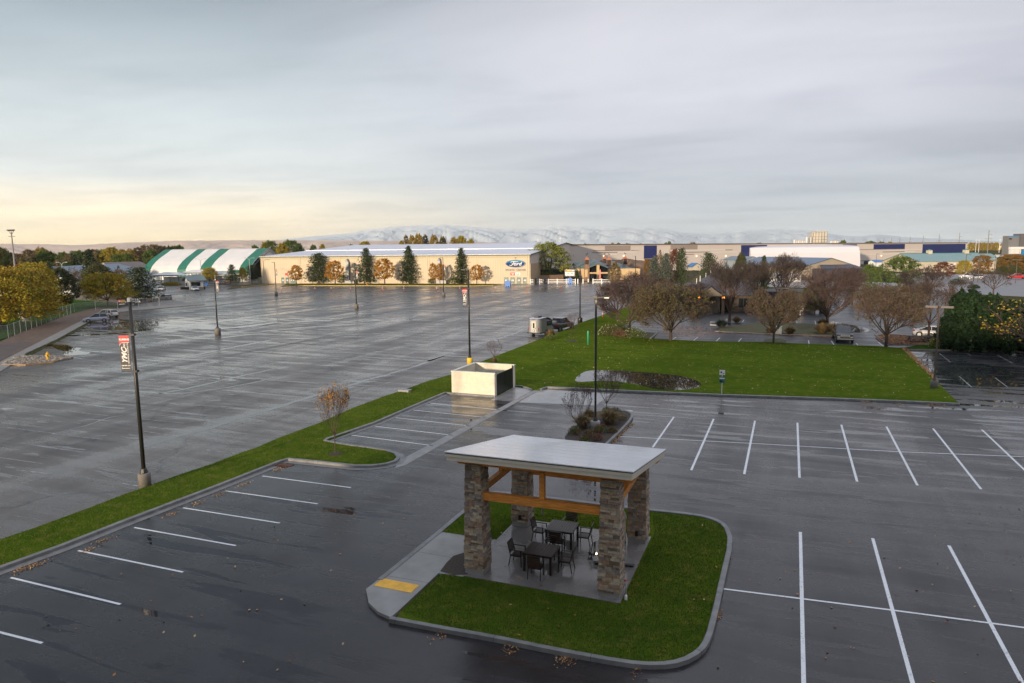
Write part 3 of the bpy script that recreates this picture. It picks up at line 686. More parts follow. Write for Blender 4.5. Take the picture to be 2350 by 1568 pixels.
def make_chair():
    t = thing('patio_chair', '', 'chair')                # faces +Y
    b = MB()
    for i in range(6): b.box(-.22, .22, -.20+i*.072, -.20+i*.072+.06, .42, .44)
    b.build('seat', WOODD, t)
    b = MB()
    for i in range(6):
        z = .50+i*.068; y = -.24-.10*(z-.44)/.46; b.beam((-.215, y, z+.03), (.215, y, z+.03), .018, .058)
    b.build('backrest', WOODD, t)
    for s in (-1, 1):
        b = MB(); b.beam((s*.245, .22, 0), (s*.245, .20, .64), .035, .035); b.build('leg', FRAMED, t)
        b = MB(); b.tube([(s*.245, -.30, 0), (s*.245, -.22, .42), (s*.235, -.345, .92)], .019, 5); b.build('leg', FRAMED, t)
        b = MB(); b.beam((s*.25, .23, .65), (s*.25, -.27, .65), .045, .025); b.build('armrest', WOODD, t)
    b = MB(); b.box(-.255, .255, -.225, .225, .395, .418); b.build('seat_frame', FRAMED, t)
    b = MB(); b.beam((-.235, -.345, .92), (.235, -.345, .92), .03, .03); b.build('top_rail', FRAMED, t)
    return t
T1 = (-8.22, 23.86); T2 = (-8.15, 26.25)
tb = make_table(); tb.location = (*T1, Z0); tag(tb, 'dark slatted square patio table, the one nearer the lawn in front', None, 'tables under the pavilion')
copy_thing(tb, (*T2, Z0), .02, 'dark slatted square patio table farther back under the roof, beside the lone grey pole', 'tables under the pavilion')
ch = make_chair(); first = True
for (tx, ty, tn) in ((*T1, 'front'), (*T2, 'rear')):
    for (dx, dy, rz, side) in ((-.95, -.05, -PI/2, 'on its left side'), (.05, -.82, 0.06, 'near side, its back to the camera'), (.92, .08, PI/2+.05, 'on its right side'), (.03, .95, PI-.03, 'far side, facing the camera')):
        lb = 'dark slatted armchair at the %s patio table, %s' % (tn, side)
        if first: ch.location = (tx+dx, ty+dy, Z0); ch.rotation_euler.z = rz; tag(ch, lb, None, 'armchairs at the patio tables'); first = False
        else: copy_thing(ch, (tx+dx, ty+dy, Z0), rz, lb, 'armchairs at the patio tables')
# bin, grey pole, low block, tap
bn = thing('litter_bin', 'tan litter bin with a domed lid beside the rear right stone pillar', 'bin', (-5.98, 27.15, Z0))
b = MB(); b.lathe([(.27, .0), (.29, .05), (.29, 1.0), (.27, 1.02)], n=20); b.build('body', mat('tan_bin', (.36, .30, .22), .5, .1, 4), bn, True)
b = MB(); b.lathe([(.30, 1.02), (.31, 1.10), (.26, 1.24), (.12, 1.31), (.01, 1.32)], n=20); b.build('lid', mat('beige_lid', (.40, .36, .29), .45, .1, 4), bn, True)
b = MB(); b.box(-.14, .14, -.315, -.24, 1.0, 1.16); b.build('opening', BLACK, bn)
b = MB(); b.lathe([(.30, 0), (.30, .06)], n=20); b.build('base_ring', BLACK, bn)
pb = thing('sign_post', 'lone grey steel post standing on the grass behind the pavilion tables', 'post', (-10.0+.1, 28.84, .10))
b = MB(); b.tube([(0, 0, 0), (0, 0, 2.5)], .04, 8); b.build('post', GREYMETAL, pb); b = MB(); b.lathe([(.05, 2.5), (.03, 2.54)], n=8); b.build('cap', GREYMETAL, pb)
lb_ = thing('low_bench', 'low grey metal bench box on the slab behind the front right pillar', 'bench', (-5.7, 25.08, Z0), .18)
b = MB(); b.box(-.78, .78, -.24, .24, .09, .17); b.build('seat', mat('grey_bench', (.22, .21, .20), .35, .1, 4, .3), lb_)
for s in (-1, 1): b = MB(); b.box(s*.66-.07, s*.66+.07, -.2, .2, 0, .09); b.build('leg', BLACK, lb_)
tp_ = thing('standpipe', 'small water standpipe with a white bottle at the front right pillar foot', 'standpipe', (-4.76, 22.75, Z0))
b = MB(); b.tube([(-.12, .05, .62), (-.02, -.05, .60), (.04, -.1, .42), (.05, -.14, .2), (.06, -.16, 0)], .022, 6); b.build('pipe', GREYMETAL, tp_)
b = MB(); b.ell((0, -.05, .60), .05, .04, .04); b.build('valve', RED, tp_)
b = MB(); b.lathe([(.05, -.08), (.05, .12), (.02, .16)], (.06, -.2, 0), 8); b.build('bottle', WHITE, tp_)

# ------------------------------------------------ trash enclosure
en = thing('trash_enclosure', 'roofless cream block enclosure with white coping and black slatted gates', 'enclosure', (-26.0, 52.2, 0))
BLK = NT('cream_split_block'); _o = BLK.coord('Object'); _n = BLK.noise(_o, 2.2, 6, .7); BLK.set('Base Color', BLK.ramp(_n, [(.3, (.66, .60, .47)), (.7, (.80, .73, .58))])); BLK.set('Roughness', .8); BLK.bump(_n, 1.0, .12); BLK = BLK.mat
b = MB(); W, D, H, T = 3.95, 4.75, 1.92, .2
b.box(0, W, 0, T, 0, H); b.box(0, T, T+.002, D, 0, H-.001); b.box(T+.002, W, D-T, D-.001, 0, H-.002); b.box(W-T, W-.002, D-T-.35, D-T-.002, 0, H-.003); b.box(W-T, W-.002, T+.002, T+.25, 0, H-.003)
b.build('wall', BLK, en)
b = MB(); b.box(-.04, W+.04, -.04, T+.04, H, H+.09); b.box(-.04, T+.04, T+.042, D+.04, H, H+.088); b.box(T+.042, W+.04, D-T-.04, D+.038, H, H+.086); b.build('coping', mat('coping_white', (.66, .63, .55), .5, .05, 3), en)
b = MB(); b.box(-.06, W+.1, -.16, -.002, 0, .14); b.build('footing', KERB, en)
for k in range(2):
    b = MB(); y0 = T+.27+k*1.95; y1 = y0+1.9; x = W-.06
    for i in range(20): b.box(x, x+.03, y0+i*.095, y0+i*.095+.08, .12, 1.80)
    b.box(x-.03, x, y0, y1, .14, .2); b.box(x-.03, x, y0, y1, 1.7, 1.76); b.build('gate', BLACK, en)
b = MB(); b.lathe([(.05, .0), (.05, 2.02)], (W-.05, T+.22, 0), 8); b.lathe([(.05, .0), (.05, 2.02)], (W-.05, D-.55, 0), 8); b.build('gate_post', BLACK, en)
dm = thing('dumpster', 'blue-lidded dumpster just showing inside the cream enclosure', 'dumpster', (-24.1, 54.6, 0))
b = MB(); b.box(-.9, .9, -.8, .8, .15, 1.15); b.box(-.95, .95, -.85, .85, 1.10, 1.18); b.build('container', mat('dumpster_green', (.03, .05, .045), .6, .2, 4), dm)
b = MB(); b.box(-.92, .92, -.82, .82, 1.19, 1.25); b.build('lid', mat('dumpster_lid', (.02, .08, .16), .5, .1, 4), dm)
# concrete stub beside the strip
sb = thing('vault_box', 'small concrete vault box at the edge of the grass strip', 'utility box', G(929, 901))
b = MB(); b.box(-.5, .5, -.3, .3, 0, .22); b.build('box', CONC, sb); b = MB(); b.box(-.52, .52, -.32, .32, .22, .26); b.build('lid', GREYMETAL, sb)

# ------------------------------------------------ lamps
BASEC = mat('pole_base_concrete', (.16, .145, .125), .7, .25, 3); BAN_BLK = mat('banner_black', (.035, .026, .024), .5, .08, 3); BAN_RED = mat('banner_red', (.62, .035, .03), .5, .06, 3)
BANW = mat('banner_white', (.80, .80, .78), .5, 0)
def banner(par, x, z0, W, H, word, small, _f=0, side=-1, facing=0):
    """banner hanging beside the pole from x, its writing on the side towards the camera"""
    p = MB(); xa, xb = (x-W, x) if side < 0 else (x, x+W)
    p.box(xa, xb, -.012, .012, z0, z0+H*.80)
    p.box(xa, xb, -.0121, .0121, z0+H*.80, z0+H, 1)
    y = -.016; p.add([(xa, y, z0+H*.70), (xa+W*.22, y, z0+H*.80), (xa, y, z0+H*.80)], [(0, 1, 2)], 1)
    p.add([(xa, y-.001, z0+H*.70), (xa+W*.22, y-.001, z0+H*.79), (xa+W*.22, y-.001, z0+H*.80), (xa, y-.001, z0+H*.72)], [(0, 1, 2, 3)], 2)
    p.add([(xa+W*.22, y-.001, z0+H*.79), (xb, y-.001, z0+H*.79), (xb, y-.001, z0+H*.80), (xa+W*.22, y-.001, z0+H*.80)], [(0, 1, 2, 3)], 2)
    bo = p.build('banner', [BAN_BLK, BAN_RED, BANW], par); bo.rotation_euler.z = facing
    cxm = (xa+xb)/2
    text('lettering', word, W*.26, BANW, bo, FRONT(cxm+.02*W, -.018, z0+H*.885), .012*W, 0, .98 if len(word) < 8 else .82)
    q = text('lettering', 'YMC', H*.20, BANW, bo, FRONT(cxm-W*.04, -.018, z0+H*.42, 0, PI/2), .022*W, .35, 1.05)
    text('lettering', 'INC.', H*.075, BANW, bo, FRONT(cxm-.0*W, -.018, z0+H*.715, 0, PI/2), .008*W, .3, 1.0)
    text('lettering', 'MECHANICAL CONTRACTOR', H*.045, BANW, bo, FRONT(cxm+W*.33, -.018, z0+H*.50, 0, PI/2), .004*W, .2, 1.0)
    text('lettering', small, W*.16, BANW, bo, FRONT(cxm+.02*W, -.018, z0+H*.14), .006*W)
    s = MB(); s.box(xa+W*.10, xb-W*.10, -.02, -.018, z0+H*.055, z0+H*.07); s.box(xa+W*.08, xa+W*.14, -.02, -.018, z0+H*.05, z0+H*.09); s.build('stripe', BANW, bo)
    for zz in (z0-.04, z0+H+.04):
        a = MB(); a.tube([((xa if side < 0 else xb), 0, zz), (0, 0, zz)], .018, 5); a.box(-.13, .13, -.13, .13, zz-.05, zz+.05); a.build('bracket', BLACK, par).rotation_euler.z = facing
def pole_lamp(label, loc, H, base_r, base_h, r0_=.10, r1_=.065, heads=(), ban=None, base_m=None, facing=0, sq=False, group=None, metal=None, square_base=False):
    t = thing('street_lamp', label, 'lamp', loc, 0, group); metal = metal or DKMETAL
    b = MB(); b.lathe([(base_r, 0), (base_r, base_h-.03), (base_r-.03, base_h)], n=(4 if square_base else 24)); b.build('base', base_m or BASEC, t, not square_base)
    b = MB()
    if sq: b.tube([(0, 0, base_h), (0, 0, H)], [r0_, r1_], 4)
    else: b.tube([(0, 0, base_h), (0, 0, H)], [r0_, r1_], 10)
    b.build('pole', metal, t, not sq)
    b = MB(); b.lathe([(r0_*1.9, base_h), (r0_*1.9, base_h+.05), (r0_*1.3, base_h+.22), (r0_*1.05, base_h+.25)], n=8); b.build('base_cover', metal, t)
    for (dx, dy, L, wd, th) in heads:
        b = MB(); d = Vector((dx, dy, 0)).normalized(); b.beam(d*.05+Vector((0, 0, H-.05)), d*.3+Vector((0, 0, H-.05)), .06, .08)
        b.beam(d*.28+Vector((0, 0, H-.04)), d*(.28+L)+Vector((0, 0, H-.02)), wd, th); b.build('lamp_head', metal, t)
    if ban: banner(t, *ban, facing=facing)
    return t
g_ban = 'banner lamp posts in the big car park'
BP = (('tall lamp post with PLUMBING banner, nearest at the left behind the grass strip', (333, 1118), 9.75, .31, .78, 'PLUMBING', 770, 850, 31, -1, .40, ()),
 ('lamp post with COOLING banner on a yellow concrete base behind the cream enclosure', (1078, 838), 10.1, .30, .80, 'COOLING', 663.3, 702.3, 13.5, -1, .25, ((-1, 0, .5, .25, .1),)),
 ('lamp post with red-topped banner standing in the sheet of standing water', (500, 768), 7.7, .42, .95, 'HEATING', 645.3, 670.6, 8.2, 1, .4, ((1, .2, .6, .3, .1),)),
 ('distant lamp post with banner, leftmost in front of the long hall', (634, 679), 9.2, .42, 1.0, 'COOLING', 618.3, 632.1, 4.8, 1, .3, ((-1, 0, .6, .3, .1),)),
 ('distant lamp post with banner before the second pine tree', (818, 709), 9.6, .42, 1.0, 'HEATING', 622.8, 640.8, 5.4, 1, .3, ((-1, 0, .6, .3, .1),)),
 ('distant lamp post with banner beside the twin orange maple', (1018, 680), 10.1, .42, 1.0, 'HEATING', 608.6, 623.3, 4.8, 1, .3, ((-1, 0, .6, .3, .1),)))
for k, (lb, bp, H_, br, bh, word, y0, y1, wpx, sd_, fa, heads) in enumerate(BP):
    q = G(*bp); z1_ = hgt(q, y0); z0_ = hgt(q, y1); W_ = wpx*mpp((q.x, q.y, z0_))/math.cos(YAW*.6+fa*.0)
    W_ *= .70
    p = pole_lamp(lb, q, H_, br, bh, .105, .08, heads, (sd_*.20, z0_, W_, z1_-z0_, word, '208-888-1227', 0, sd_), base_m=YELLOW if k == 1 else None, facing=fa, group=g_ban)
    if k == 0:
        b = MB(); b.lathe([(.07, 9.72), (.12, 9.74), (.12, 9.9), (.09, 9.95)], n=10); b.build('photocell', GREYMETAL, p); b = MB(); b.beam((-.35, .12, 9.70), (.3, 0, 9.70), .09, .06); b.build('lamp_arm', DKMETAL, p)
pole_lamp('plain dark lamp post at the asphalt edge beyond the trailer', G(1330.5, 741), 9.2, .40, .85, .11, .075, ((-1, .1, .6, .3, .1),), base_m=BLACK, group='plain lamp posts')
pole_lamp('distant plain lamp post in front of the gatehouse roof', at(1457, 668, 190), 9.5, .4, .8, .13, .09, ((-1, 0, .6, .3, .1),), group='plain lamp posts')
lp = pole_lamp('tall dark twin-head lamp post in the planter island, its head lit', G(1365.5, 990), 8.85, .33, .62, .085, .085, (), base_m=CONC, sq=True)
lp.location.z = .1
b = MB()
for s in (-1, 1):
    b.add([(s*.06, -.10, 8.84), (s*.06, .10, 8.84), (s*.95, .17, 8.90), (s*.95, -.17, 8.90), (s*.06, -.10, 8.91), (s*.06, .10, 8.91), (s*.95, .17, 8.95), (s*.95, -.17, 8.95)], [(0,1,2,3),(4,7,6,5),(0,4,5,1),(1,5,6,2),(2,6,7,3),(3,7,4,0)])
b.box(-.1, .1, -.1, .1, 8.82, 8.98); b.build('lamp_head', DKMETAL, lp)
b = MB(); b.box(.55, .85, -.06, .06, 8.855, 8.87); b.build('led_panel', emit('led_panel', '#ffe9b0', 3.0), lp)
gl = bpy.data.lights.new('lamp_glow', 'POINT'); gl.energy = 6; gl.color = (1, .85, .55); gl.shadow_soft_size = .05
go = bpy.data.objects.new('lamp_glow', gl); COL.objects.link(go); go.location = (lp.location.x+.22, lp.location.y-.35, 8.7); 
rl = pole_lamp('brown twin-head lamp post on a round base beside the right-hand old lot', G(2142, 893), 7.05, .30, .75, .085, .075, (), base_m=BASEC, sq=True, metal=mat('weathered_bronze', (.10, .075, .062), .5, .15, 3))
b = MB()
for s in (-1, 1): b.box(s*1.0 if s < 0 else .12, -.12 if s < 0 else 1.0, -.2, .2, 6.92, 7.08)
b.build('lamp_head', mat('weathered_bronze', (.10, .075, .062), .5, .15, 3), rl); rl.rotation_euler.z = -.25
# ================================================================== VEGETATION
def gat(px, dist):
    """ground point in photo column px at the given forward distance"""
    r = RT*((px-IW/2)/FPX)+FW; ty = (-CAMH/dist-r.z)/UP.z*FPX
    return G(px, IH/2-ty)
def lm(name, a, b, rough=.7, sc=.5):
    if name in _mc: return _mc[name]
    if name.startswith('leaf'): a = tuple(min(.8, c*1.4) for c in a); b = tuple(min(.8, c*1.4) for c in b)
    t = NT(name); o = t.coord('Object'); n = t.noise(o, sc*6, 4, .6)
    t.set('Base Color', t.ramp(n, [(.32, a), (.68, b)])); t.set('Roughness', rough); t.set('Specular IOR Level', .25)
    t.b.inputs['Subsurface Weight'].default_value = 0.0
    _mc[name] = t.mat; return t.mat
BARK = mat('bark_grey_brown', (.060, .046, .038), .9, .3, 8, bump=.02); BARKR = mat('bark_red_brown', (.080, .052, .042), .9, .3, 8, bump=.02)
BARKL = mat('bark_pale', (.15, .13, .105), .9, .3, 8); TWIG = mat('twig_brown', (.066, .048, .040), .9, .25, 6); TWIGR = mat('twig_mauve', (.100, .064, .057), .9, .25, 6)
LEAVES = {
 'rust': (lm('leaf_rust', (.11, .045, .028), (.16, .075, .038)), lm('leaf_brown', (.075, .045, .028), (.11, .068, .034))),
 'olive': (lm('leaf_olive', (.055, .052, .016), (.085, .075, .024)), lm('leaf_brown', (.075, .045, .028), (.11, .068, .034)), lm('leaf_dkgreen', (.030, .048, .016), (.045, .065, .02))),
 'yellow': (lm('leaf_yellow', (.27, .19, .012), (.20, .17, .015)), lm('leaf_ygreen', (.13, .13, .015), (.19, .165, .018)), lm('leaf_gold', (.24, .13, .012), (.17, .11, .015))),
 'orange': (lm('leaf_orange', (.40, .18, .016), (.32, .145, .016)), lm('leaf_gold2', (.34, .20, .025), (.24, .14, .02)), lm('leaf_amber', (.20, .085, .014), (.15, .07, .014))),
 'green': (lm('leaf_green', (.050, .085, .018), (.075, .11, .022)), lm('leaf_dkgreen', (.030, .048, .016), (.045, .065, .02)), lm('leaf_lime', (.11, .13, .02), (.085, .11, .02))),
 'cotton': (lm('leaf_cgreen', (.13, .15, .022), (.17, .18, .028)), lm('leaf_ygreen', (.13, .13, .015), (.19, .165, .018)), lm('leaf_cdk', (.055, .075, .018), (.07, .09, .02))),
 'pine': (lm('needle_green', (.050, .072, .030), (.070, .096, .040)), lm('needle_dark', (.022, .036, .018), (.032, .048, .022))),
 'blue': (lm('needle_blue', (.085, .105, .085), (.12, .14, .105)), lm('needle_blue2', (.055, .075, .058), (.08, .10, .075))),
 'juniper': (lm('juniper_green', (.010, .028, .008), (.018, .044, .011)), lm('juniper_dark', (.006, .015, .006), (.009, .023, .008))),
 'tan': (lm('leaf_tan', (.16, .115, .055), (.20, .15, .07)), lm('leaf_brown', (.075, .045, .028), (.11, .068, .034)), lm('leaf_olive', (.055, .052, .016), (.085, .075, .024))),
 'red': (lm('leaf_red', (.10, .028, .018), (.075, .024, .016)), lm('leaf_rust', (.11, .045, .028), (.16, .075, .038))),
 'dark': (lm('leaf_dkgreen', (.030, .048, .016), (.045, .065, .02)), lm('leaf_dkbrown', (.045, .032, .016), (.065, .045, .02)), lm('leaf_olive', (.055, .052, .016), (.085, .075, .024))),
 'bronze': (lm('leaf_bronze', (.26, .14, .045), (.32, .18, .055)), lm('leaf_bronze_green', (.085, .075, .025), (.11, .095, .03))),
 'mixed': (lm('leaf_olive', (.055, .052, .016), (.085, .075, .024)), lm('leaf_brown', (.075, .045, .028), (.11, .068, .034)), lm('leaf_dull_olive', (.058, .055, .020), (.078, .072, .028))),
 'mixed2': (lm('leaf_dull_olive', (.058, .055, .020), (.078, .072, .028)), lm('leaf_dull_rust', (.088, .048, .034), (.115, .062, .042)), lm('leaf_olive', (.055, .052, .016), (.085, .075, .024))),
 'copperleaf': (lm('leaf_copper', (.17, .085, .014), (.125, .068, .014)), lm('leaf_amber', (.20, .085, .014), (.15, .07, .014)), lm('leaf_olive', (.055, .052, .016), (.085, .075, .024))),
 'gold': (lm('leaf_bggold', (.26, .17, .02), (.19, .13, .02)), lm('leaf_ygreen', (.13, .13, .015), (.19, .165, .018)), lm('leaf_tan', (.16, .115, .055), (.20, .15, .07))),
 'straw': (lm('straw', (.27, .18, .085), (.20, .13, .06)), lm('straw_green', (.10, .11, .045), (.14, .13, .055))),
}
def rdir(rng):
    z = rng.uniform(-1, 1); t = rng.uniform(0, 2*PI); r = math.sqrt(1-z*z); return Vector((r*math.cos(t), r*math.sin(t), z))
def leaf(b, c, s, rng, m, asp=1.0, n=None):
    n = n or rdir(rng); a = n.orthogonal().normalized(); q = Matrix.Rotation(rng.uniform(0, 6.28), 3, n) @ a; r = n.cross(q)
    q = q*s*.5*asp; r = r*s*.5; c = Vector(c)
    b.add([c-q, c-r*.8, c+q, c+r*.8], [(0, 1, 2, 3)], m)
_tm = {}
def crown_leafy(key, H, W, tf, pal, seed, ncl, nl, ls, shape='round', limbs=7, bark=BARK, gap=.0, trunk_r=.02, holes=0.0):
    """normalised (height 1, width 1) leafy tree; H, W are the size it was drawn for"""
    rng = random.Random(seed); tb_ = MB(); cb = MB(); a = W; 
    def env(u):                                         # radius over relative crown height u
        if shape == 'round': return math.sqrt(max(0, 1-(2*u-1)**2))**.8
        if shape == 'oval': return math.sqrt(max(0, 1-(2*u-1)**2))*(1.15-.35*u)
        if shape == 'vase': return (math.sin(PI*min(1, u*.75+.12)))*(.6+.5*u) if u < .93 else .45
        if shape == 'broad': return math.sqrt(max(0, 1-(1.55*(u-.42))**2)) if u > .05 else .55
        if shape == 'poplar': return math.sin(PI*(u*.86+.10))**.7
        return 1
    z0 = tf*H; cz = H-z0; npal = len(LEAVES[pal])
    lobes = [(rng.uniform(0, 6.28), rng.uniform(.15, .95), rng.uniform(.75, 1.12)) for _ in range(9)]
    # trunk and limbs
    tb_.tube([(0, 0, -.1), (rng.uniform(-.01, .01)*H, 0, z0*.6), (rng.uniform(-.02, .02)*H, rng.uniform(-.02, .02)*H, z0*1.15)], [trunk_r*H*1.25, trunk_r*H, trunk_r*H*.8], 7)
    for i in range(limbs):
        t = 2*PI*i/limbs+rng.uniform(-.4, .4); u = rng.uniform(.45, .95); rr = W/2*env(u)*rng.uniform(.55, .85)
        e = Vector((math.cos(t)*rr, math.sin(t)*rr, z0+cz*u)); s0 = Vector((0, 0, z0*rng.uniform(.85, 1.1))); md = s0.lerp(e, .5)+Vector((math.cos(t), math.sin(t), 0))*rr*.12
        tb_.tube([s0, md, e], [trunk_r*H*.55, trunk_r*H*.3, trunk_r*H*.08], 5)
        for k in range(3):
            q = s0.lerp(e, rng.uniform(.4, .8)); tb_.tube([q, q+rdir(rng)*W*.14+Vector((0, 0, .05*H))], [trunk_r*H*.18, trunk_r*H*.05], 4)
    for i in range(ncl):
        u = rng.uniform(.02, .99)**.85; t = rng.uniform(0, 2*PI); f = 1.0
        for la, lu, lf in lobes:
            dd = abs((t-la+PI) % (2*PI)-PI); f *= 1+(lf-1)*max(0, 1-dd/.8)*max(0, 1-abs(u-lu)/.3)
        R = W/2*env(u)*f; rad = R*math.sqrt(rng.uniform(.12, 1)); c = Vector((math.cos(t)*rad, math.sin(t)*rad, z0+cz*u+rng.uniform(-.03, .03)*cz))
        cr = rng.uniform(.05, .10)*W; mi = rng.randrange(npal) if rng.random() < .5 else 0
        for k in range(nl):
            d = rdir(rng); p = c+Vector((d.x, d.y, d.z*.75))*cr*rng.random()**.5
            leaf(cb, p, ls*rng.uniform(.6, 1.3), rng, mi if rng.random() < .7 else rng.randrange(npal))
    S_ = Matrix.Diagonal((1/W, 1/W, 1/H))
    for q in (tb_, cb): q.v = [tuple(S_ @ Vector(v)) for v in q.v]
    _tm[key] = (tb_.mesh(key+'_trunk', [bark]), cb.mesh(key+'_crown', list(LEAVES[pal])))
def crown_pine(key, H, W, pal, seed, nb=60, tuft=26, ls=.28, tf=.10, droop=.15, conic=.9, bark=BARK, fluffy=1.0):
    rng = random.Random(seed); tb_ = MB(); cb = MB(); npal = len(LEAVES[pal])
    tb_.tube([(0, 0, -.1), (0, 0, H*.5), (0, 0, H*.97)], [.018*H, .012*H, .003*H], 6)
    for i in range(nb):
        u = (i+.5)/nb; z = H*(tf+(1-tf)*u); L = W/2*((1-u)**conic*.95+.06)*rng.uniform(.72, 1.1)
        if u < .08: L *= .75
        t = i*2.39996+rng.uniform(-.3, .3); d = Vector((math.cos(t), math.sin(t), 0)); s0 = Vector((0, 0, z)); e = s0+d*L+Vector((0, 0, L*(-droop+.55*u)))
        tb_.tube([s0, e], [.0035*H, .001*H], 3)
        for k in range(int(tuft*(.35+L/(W/2)))):
            f = rng.uniform(.15, 1.04); c = s0.lerp(e, f); sp = .17*L*fluffy*(1.25-f*.6)+.03*W
            p = c+Vector((rng.gauss(0, 1)*sp, rng.gauss(0, 1)*sp, rng.gauss(0, 1)*sp*.42))
            n = (rdir(rng)+Vector((0, 0, .8))).normalized(); leaf(cb, p, ls*rng.uniform(.6, 1.3), rng, 0 if rng.random() < .6 else rng.randrange(npal), 1.5, n)
    S_ = Matrix.Diagonal((1/W, 1/W, 1/H))
    for q in (tb_, cb): q.v = [tuple(S_ @ Vector(v)) for v in q.v]
    _tm[key] = (tb_.mesh(key+'_trunk', [bark]), cb.mesh(key+'_crown', list(LEAVES[pal])))
def crown_juniper(key, H, W, seed, n=240, pal='juniper', ls=.30):
    rng = random.Random(seed); tb_ = MB(); cb = MB()
    tb_.tube([(0, 0, -.1), (0, 0, H*.6)], [.06, .02], 5)
    for i in range(n):
        t = rng.uniform(0, 6.283); u = rng.random(); R = W/2*(1-u**2.4)**.6*(.8+.2*math.sin(t*5+seed)); rad = R*math.sqrt(rng.uniform(.25, 1))
        s0 = Vector((math.cos(t)*rad, math.sin(t)*rad, H*u*.86)); d = Vector((math.cos(t)*.45, math.sin(t)*.45, 1)).normalized(); L = rng.uniform(.10, .19)*H
        for k in range(26):
            f = rng.random(); p = s0+d*L*f+rdir(rng)*.10*W*(1-f)*.8; nn = (rdir(rng)+Vector((math.cos(t), math.sin(t), .2))*.8).normalized()
            leaf(cb, p, ls*rng.uniform(.6, 1.2), rng, 0 if rng.random() < .65 else 1, 1.9, nn)
    S_ = Matrix.Diagonal((1/W, 1/W, 1/H))
    for q in (tb_, cb): q.v = [tuple(S_ @ Vector(v)) for v in q.v]
    _tm[key] = (tb_.mesh(key+'_trunk', [BARK]), cb.mesh(key+'_crown', list(LEAVES[pal])))
def crown_bare(key, H, W, tf, seed, levels=(6, 5, 4, 4, 3), pal=None, nleaf=0, ls=.14, twig=TWIG, bark=BARK, tr=.017, up=.35, twr=.015, leaf_band=(0, 1), spread=(.35, .95)):
    rng = random.Random(seed); tb_ = MB(); cb = MB(); tips = []; nl = len(levels)
    z0 = tf*H; R = W/2; cz = H-z0
    def clamp(p):
        u = (p.z-z0)/cz; rr = math.hypot(p.x, p.y); th = math.atan2(p.y, p.x); lob = 1+.16*math.sin(3*th+seed)+.12*math.sin(5*th+2.3*seed+u*4)
        e = math.sqrt(max(.02, 1-(1.75*(u-.55))**2))*R*1.02*lob
        q_ = rng.uniform(.74, 1.06)*e
        if rr > q_: p = Vector((p.x*q_/rr, p.y*q_/rr, p.z))
        top_ = H*(.90+.09*math.sin(2*th+seed*1.7))
        if p.z > top_*.9: p.z = min(p.z, top_*rng.uniform(.82, 1.03))
        if p.z < z0*.75: p.z = z0*.75+rng.uniform(0, .06)*H
        return p
    def grow(p, d, L, r, lv):
        d2 = (d+Vector((0, 0, up*.5))+rdir(rng)*.22).normalized(); m = clamp(p+d*L*.5); e = clamp(m+d2*L*.5); (tb_ if lv < 2 else cb).tube([p, m, e], [r, r*.75, r*.5], 5 if lv < 1 else (4 if lv < 2 else 3), nlf, cap=False)
        if lv == nl-1: tips.append(e); tips.append(m); return
        for k in range(levels[lv+1]):
            f = rng.uniform(.28, 1.0); q = p.lerp(m, f*2) if f < .5 else m.lerp(e, f*2-1)
            ax = d2.orthogonal().normalized(); ax = Matrix.Rotation(rng.uniform(0, 6.28), 3, d2) @ ax
            nd = (d2*math.cos(.6)+ax*math.sin(rng.uniform(.45, .9))).normalized()
            grow(q, nd, L*rng.uniform(.48, .72), max(twr, r*.52*(1.25-f*.5)), lv+1)
    pals = list(LEAVES[pal]) if pal else []; nlf = 0
    tb_.tube([(0, 0, -.1), (0, 0, .1), (rng.uniform(-.01, .01)*H, 0, z0)], [tr*H*1.5, tr*H*1.1, tr*H*.95], 8)
    for i in range(levels[0]):
        t = 2*PI*i/levels[0]+rng.uniform(-.35, .35); inc = rng.uniform(*spread) if i else .1
        grow(Vector((0, 0, z0*rng.uniform(.8, 1.02))), Vector((math.sin(inc)*math.cos(t), math.sin(inc)*math.sin(t), math.cos(inc))), .52*H*rng.uniform(.85, 1.1), tr*H*.55, 0)
    for _ in range(nleaf):
        e = tips[rng.randrange(len(tips))]; u = (e.z-z0)/cz
        if not (leaf_band[0] <= u <= leaf_band[1]) and rng.random() < .8: continue
        leaf(cb, e+rdir(rng)*.025*W*rng.random(), ls*rng.uniform(.6, 1.3), rng, 1+(0 if rng.random() < .5 else rng.randrange(len(pals))))
    S_ = Matrix.Diagonal((1/W, 1/W, 1/H))
    for q in (tb_, cb): q.v = [tuple(S_ @ Vector(v)) for v in q.v]
    _tm[key] = (tb_.mesh(key+'_trunk', [bark]), cb.mesh(key+'_crown', [twig]+pals))
def put_tree(name, key, label, base, top, w, cat='tree', rz=None, group=None, seed=0, far=False):
    """base = photo point at the foot of the trunk, or (column, distance) with far=True; top = photo row; w = crown width in photo pixels"""
    p = gat(*base) if far else G(*base)
    H = hgt(p, top); W = w*mpp(p)*(1.0 if key.startswith('young') else 1.12 if key.startswith('bare') else 1.2 if key.startswith(('pine', 'spruce', 'fir')) else 1.14); rng = random.Random(int(base[0]*7+seed))
    t = thing(name, label, cat, p, rng.uniform(0, 6.28) if rz is None else rz, group, (W, W, H))
    link('trunk', _tm[key][0], t); link('crown', _tm[key][1], t); return t

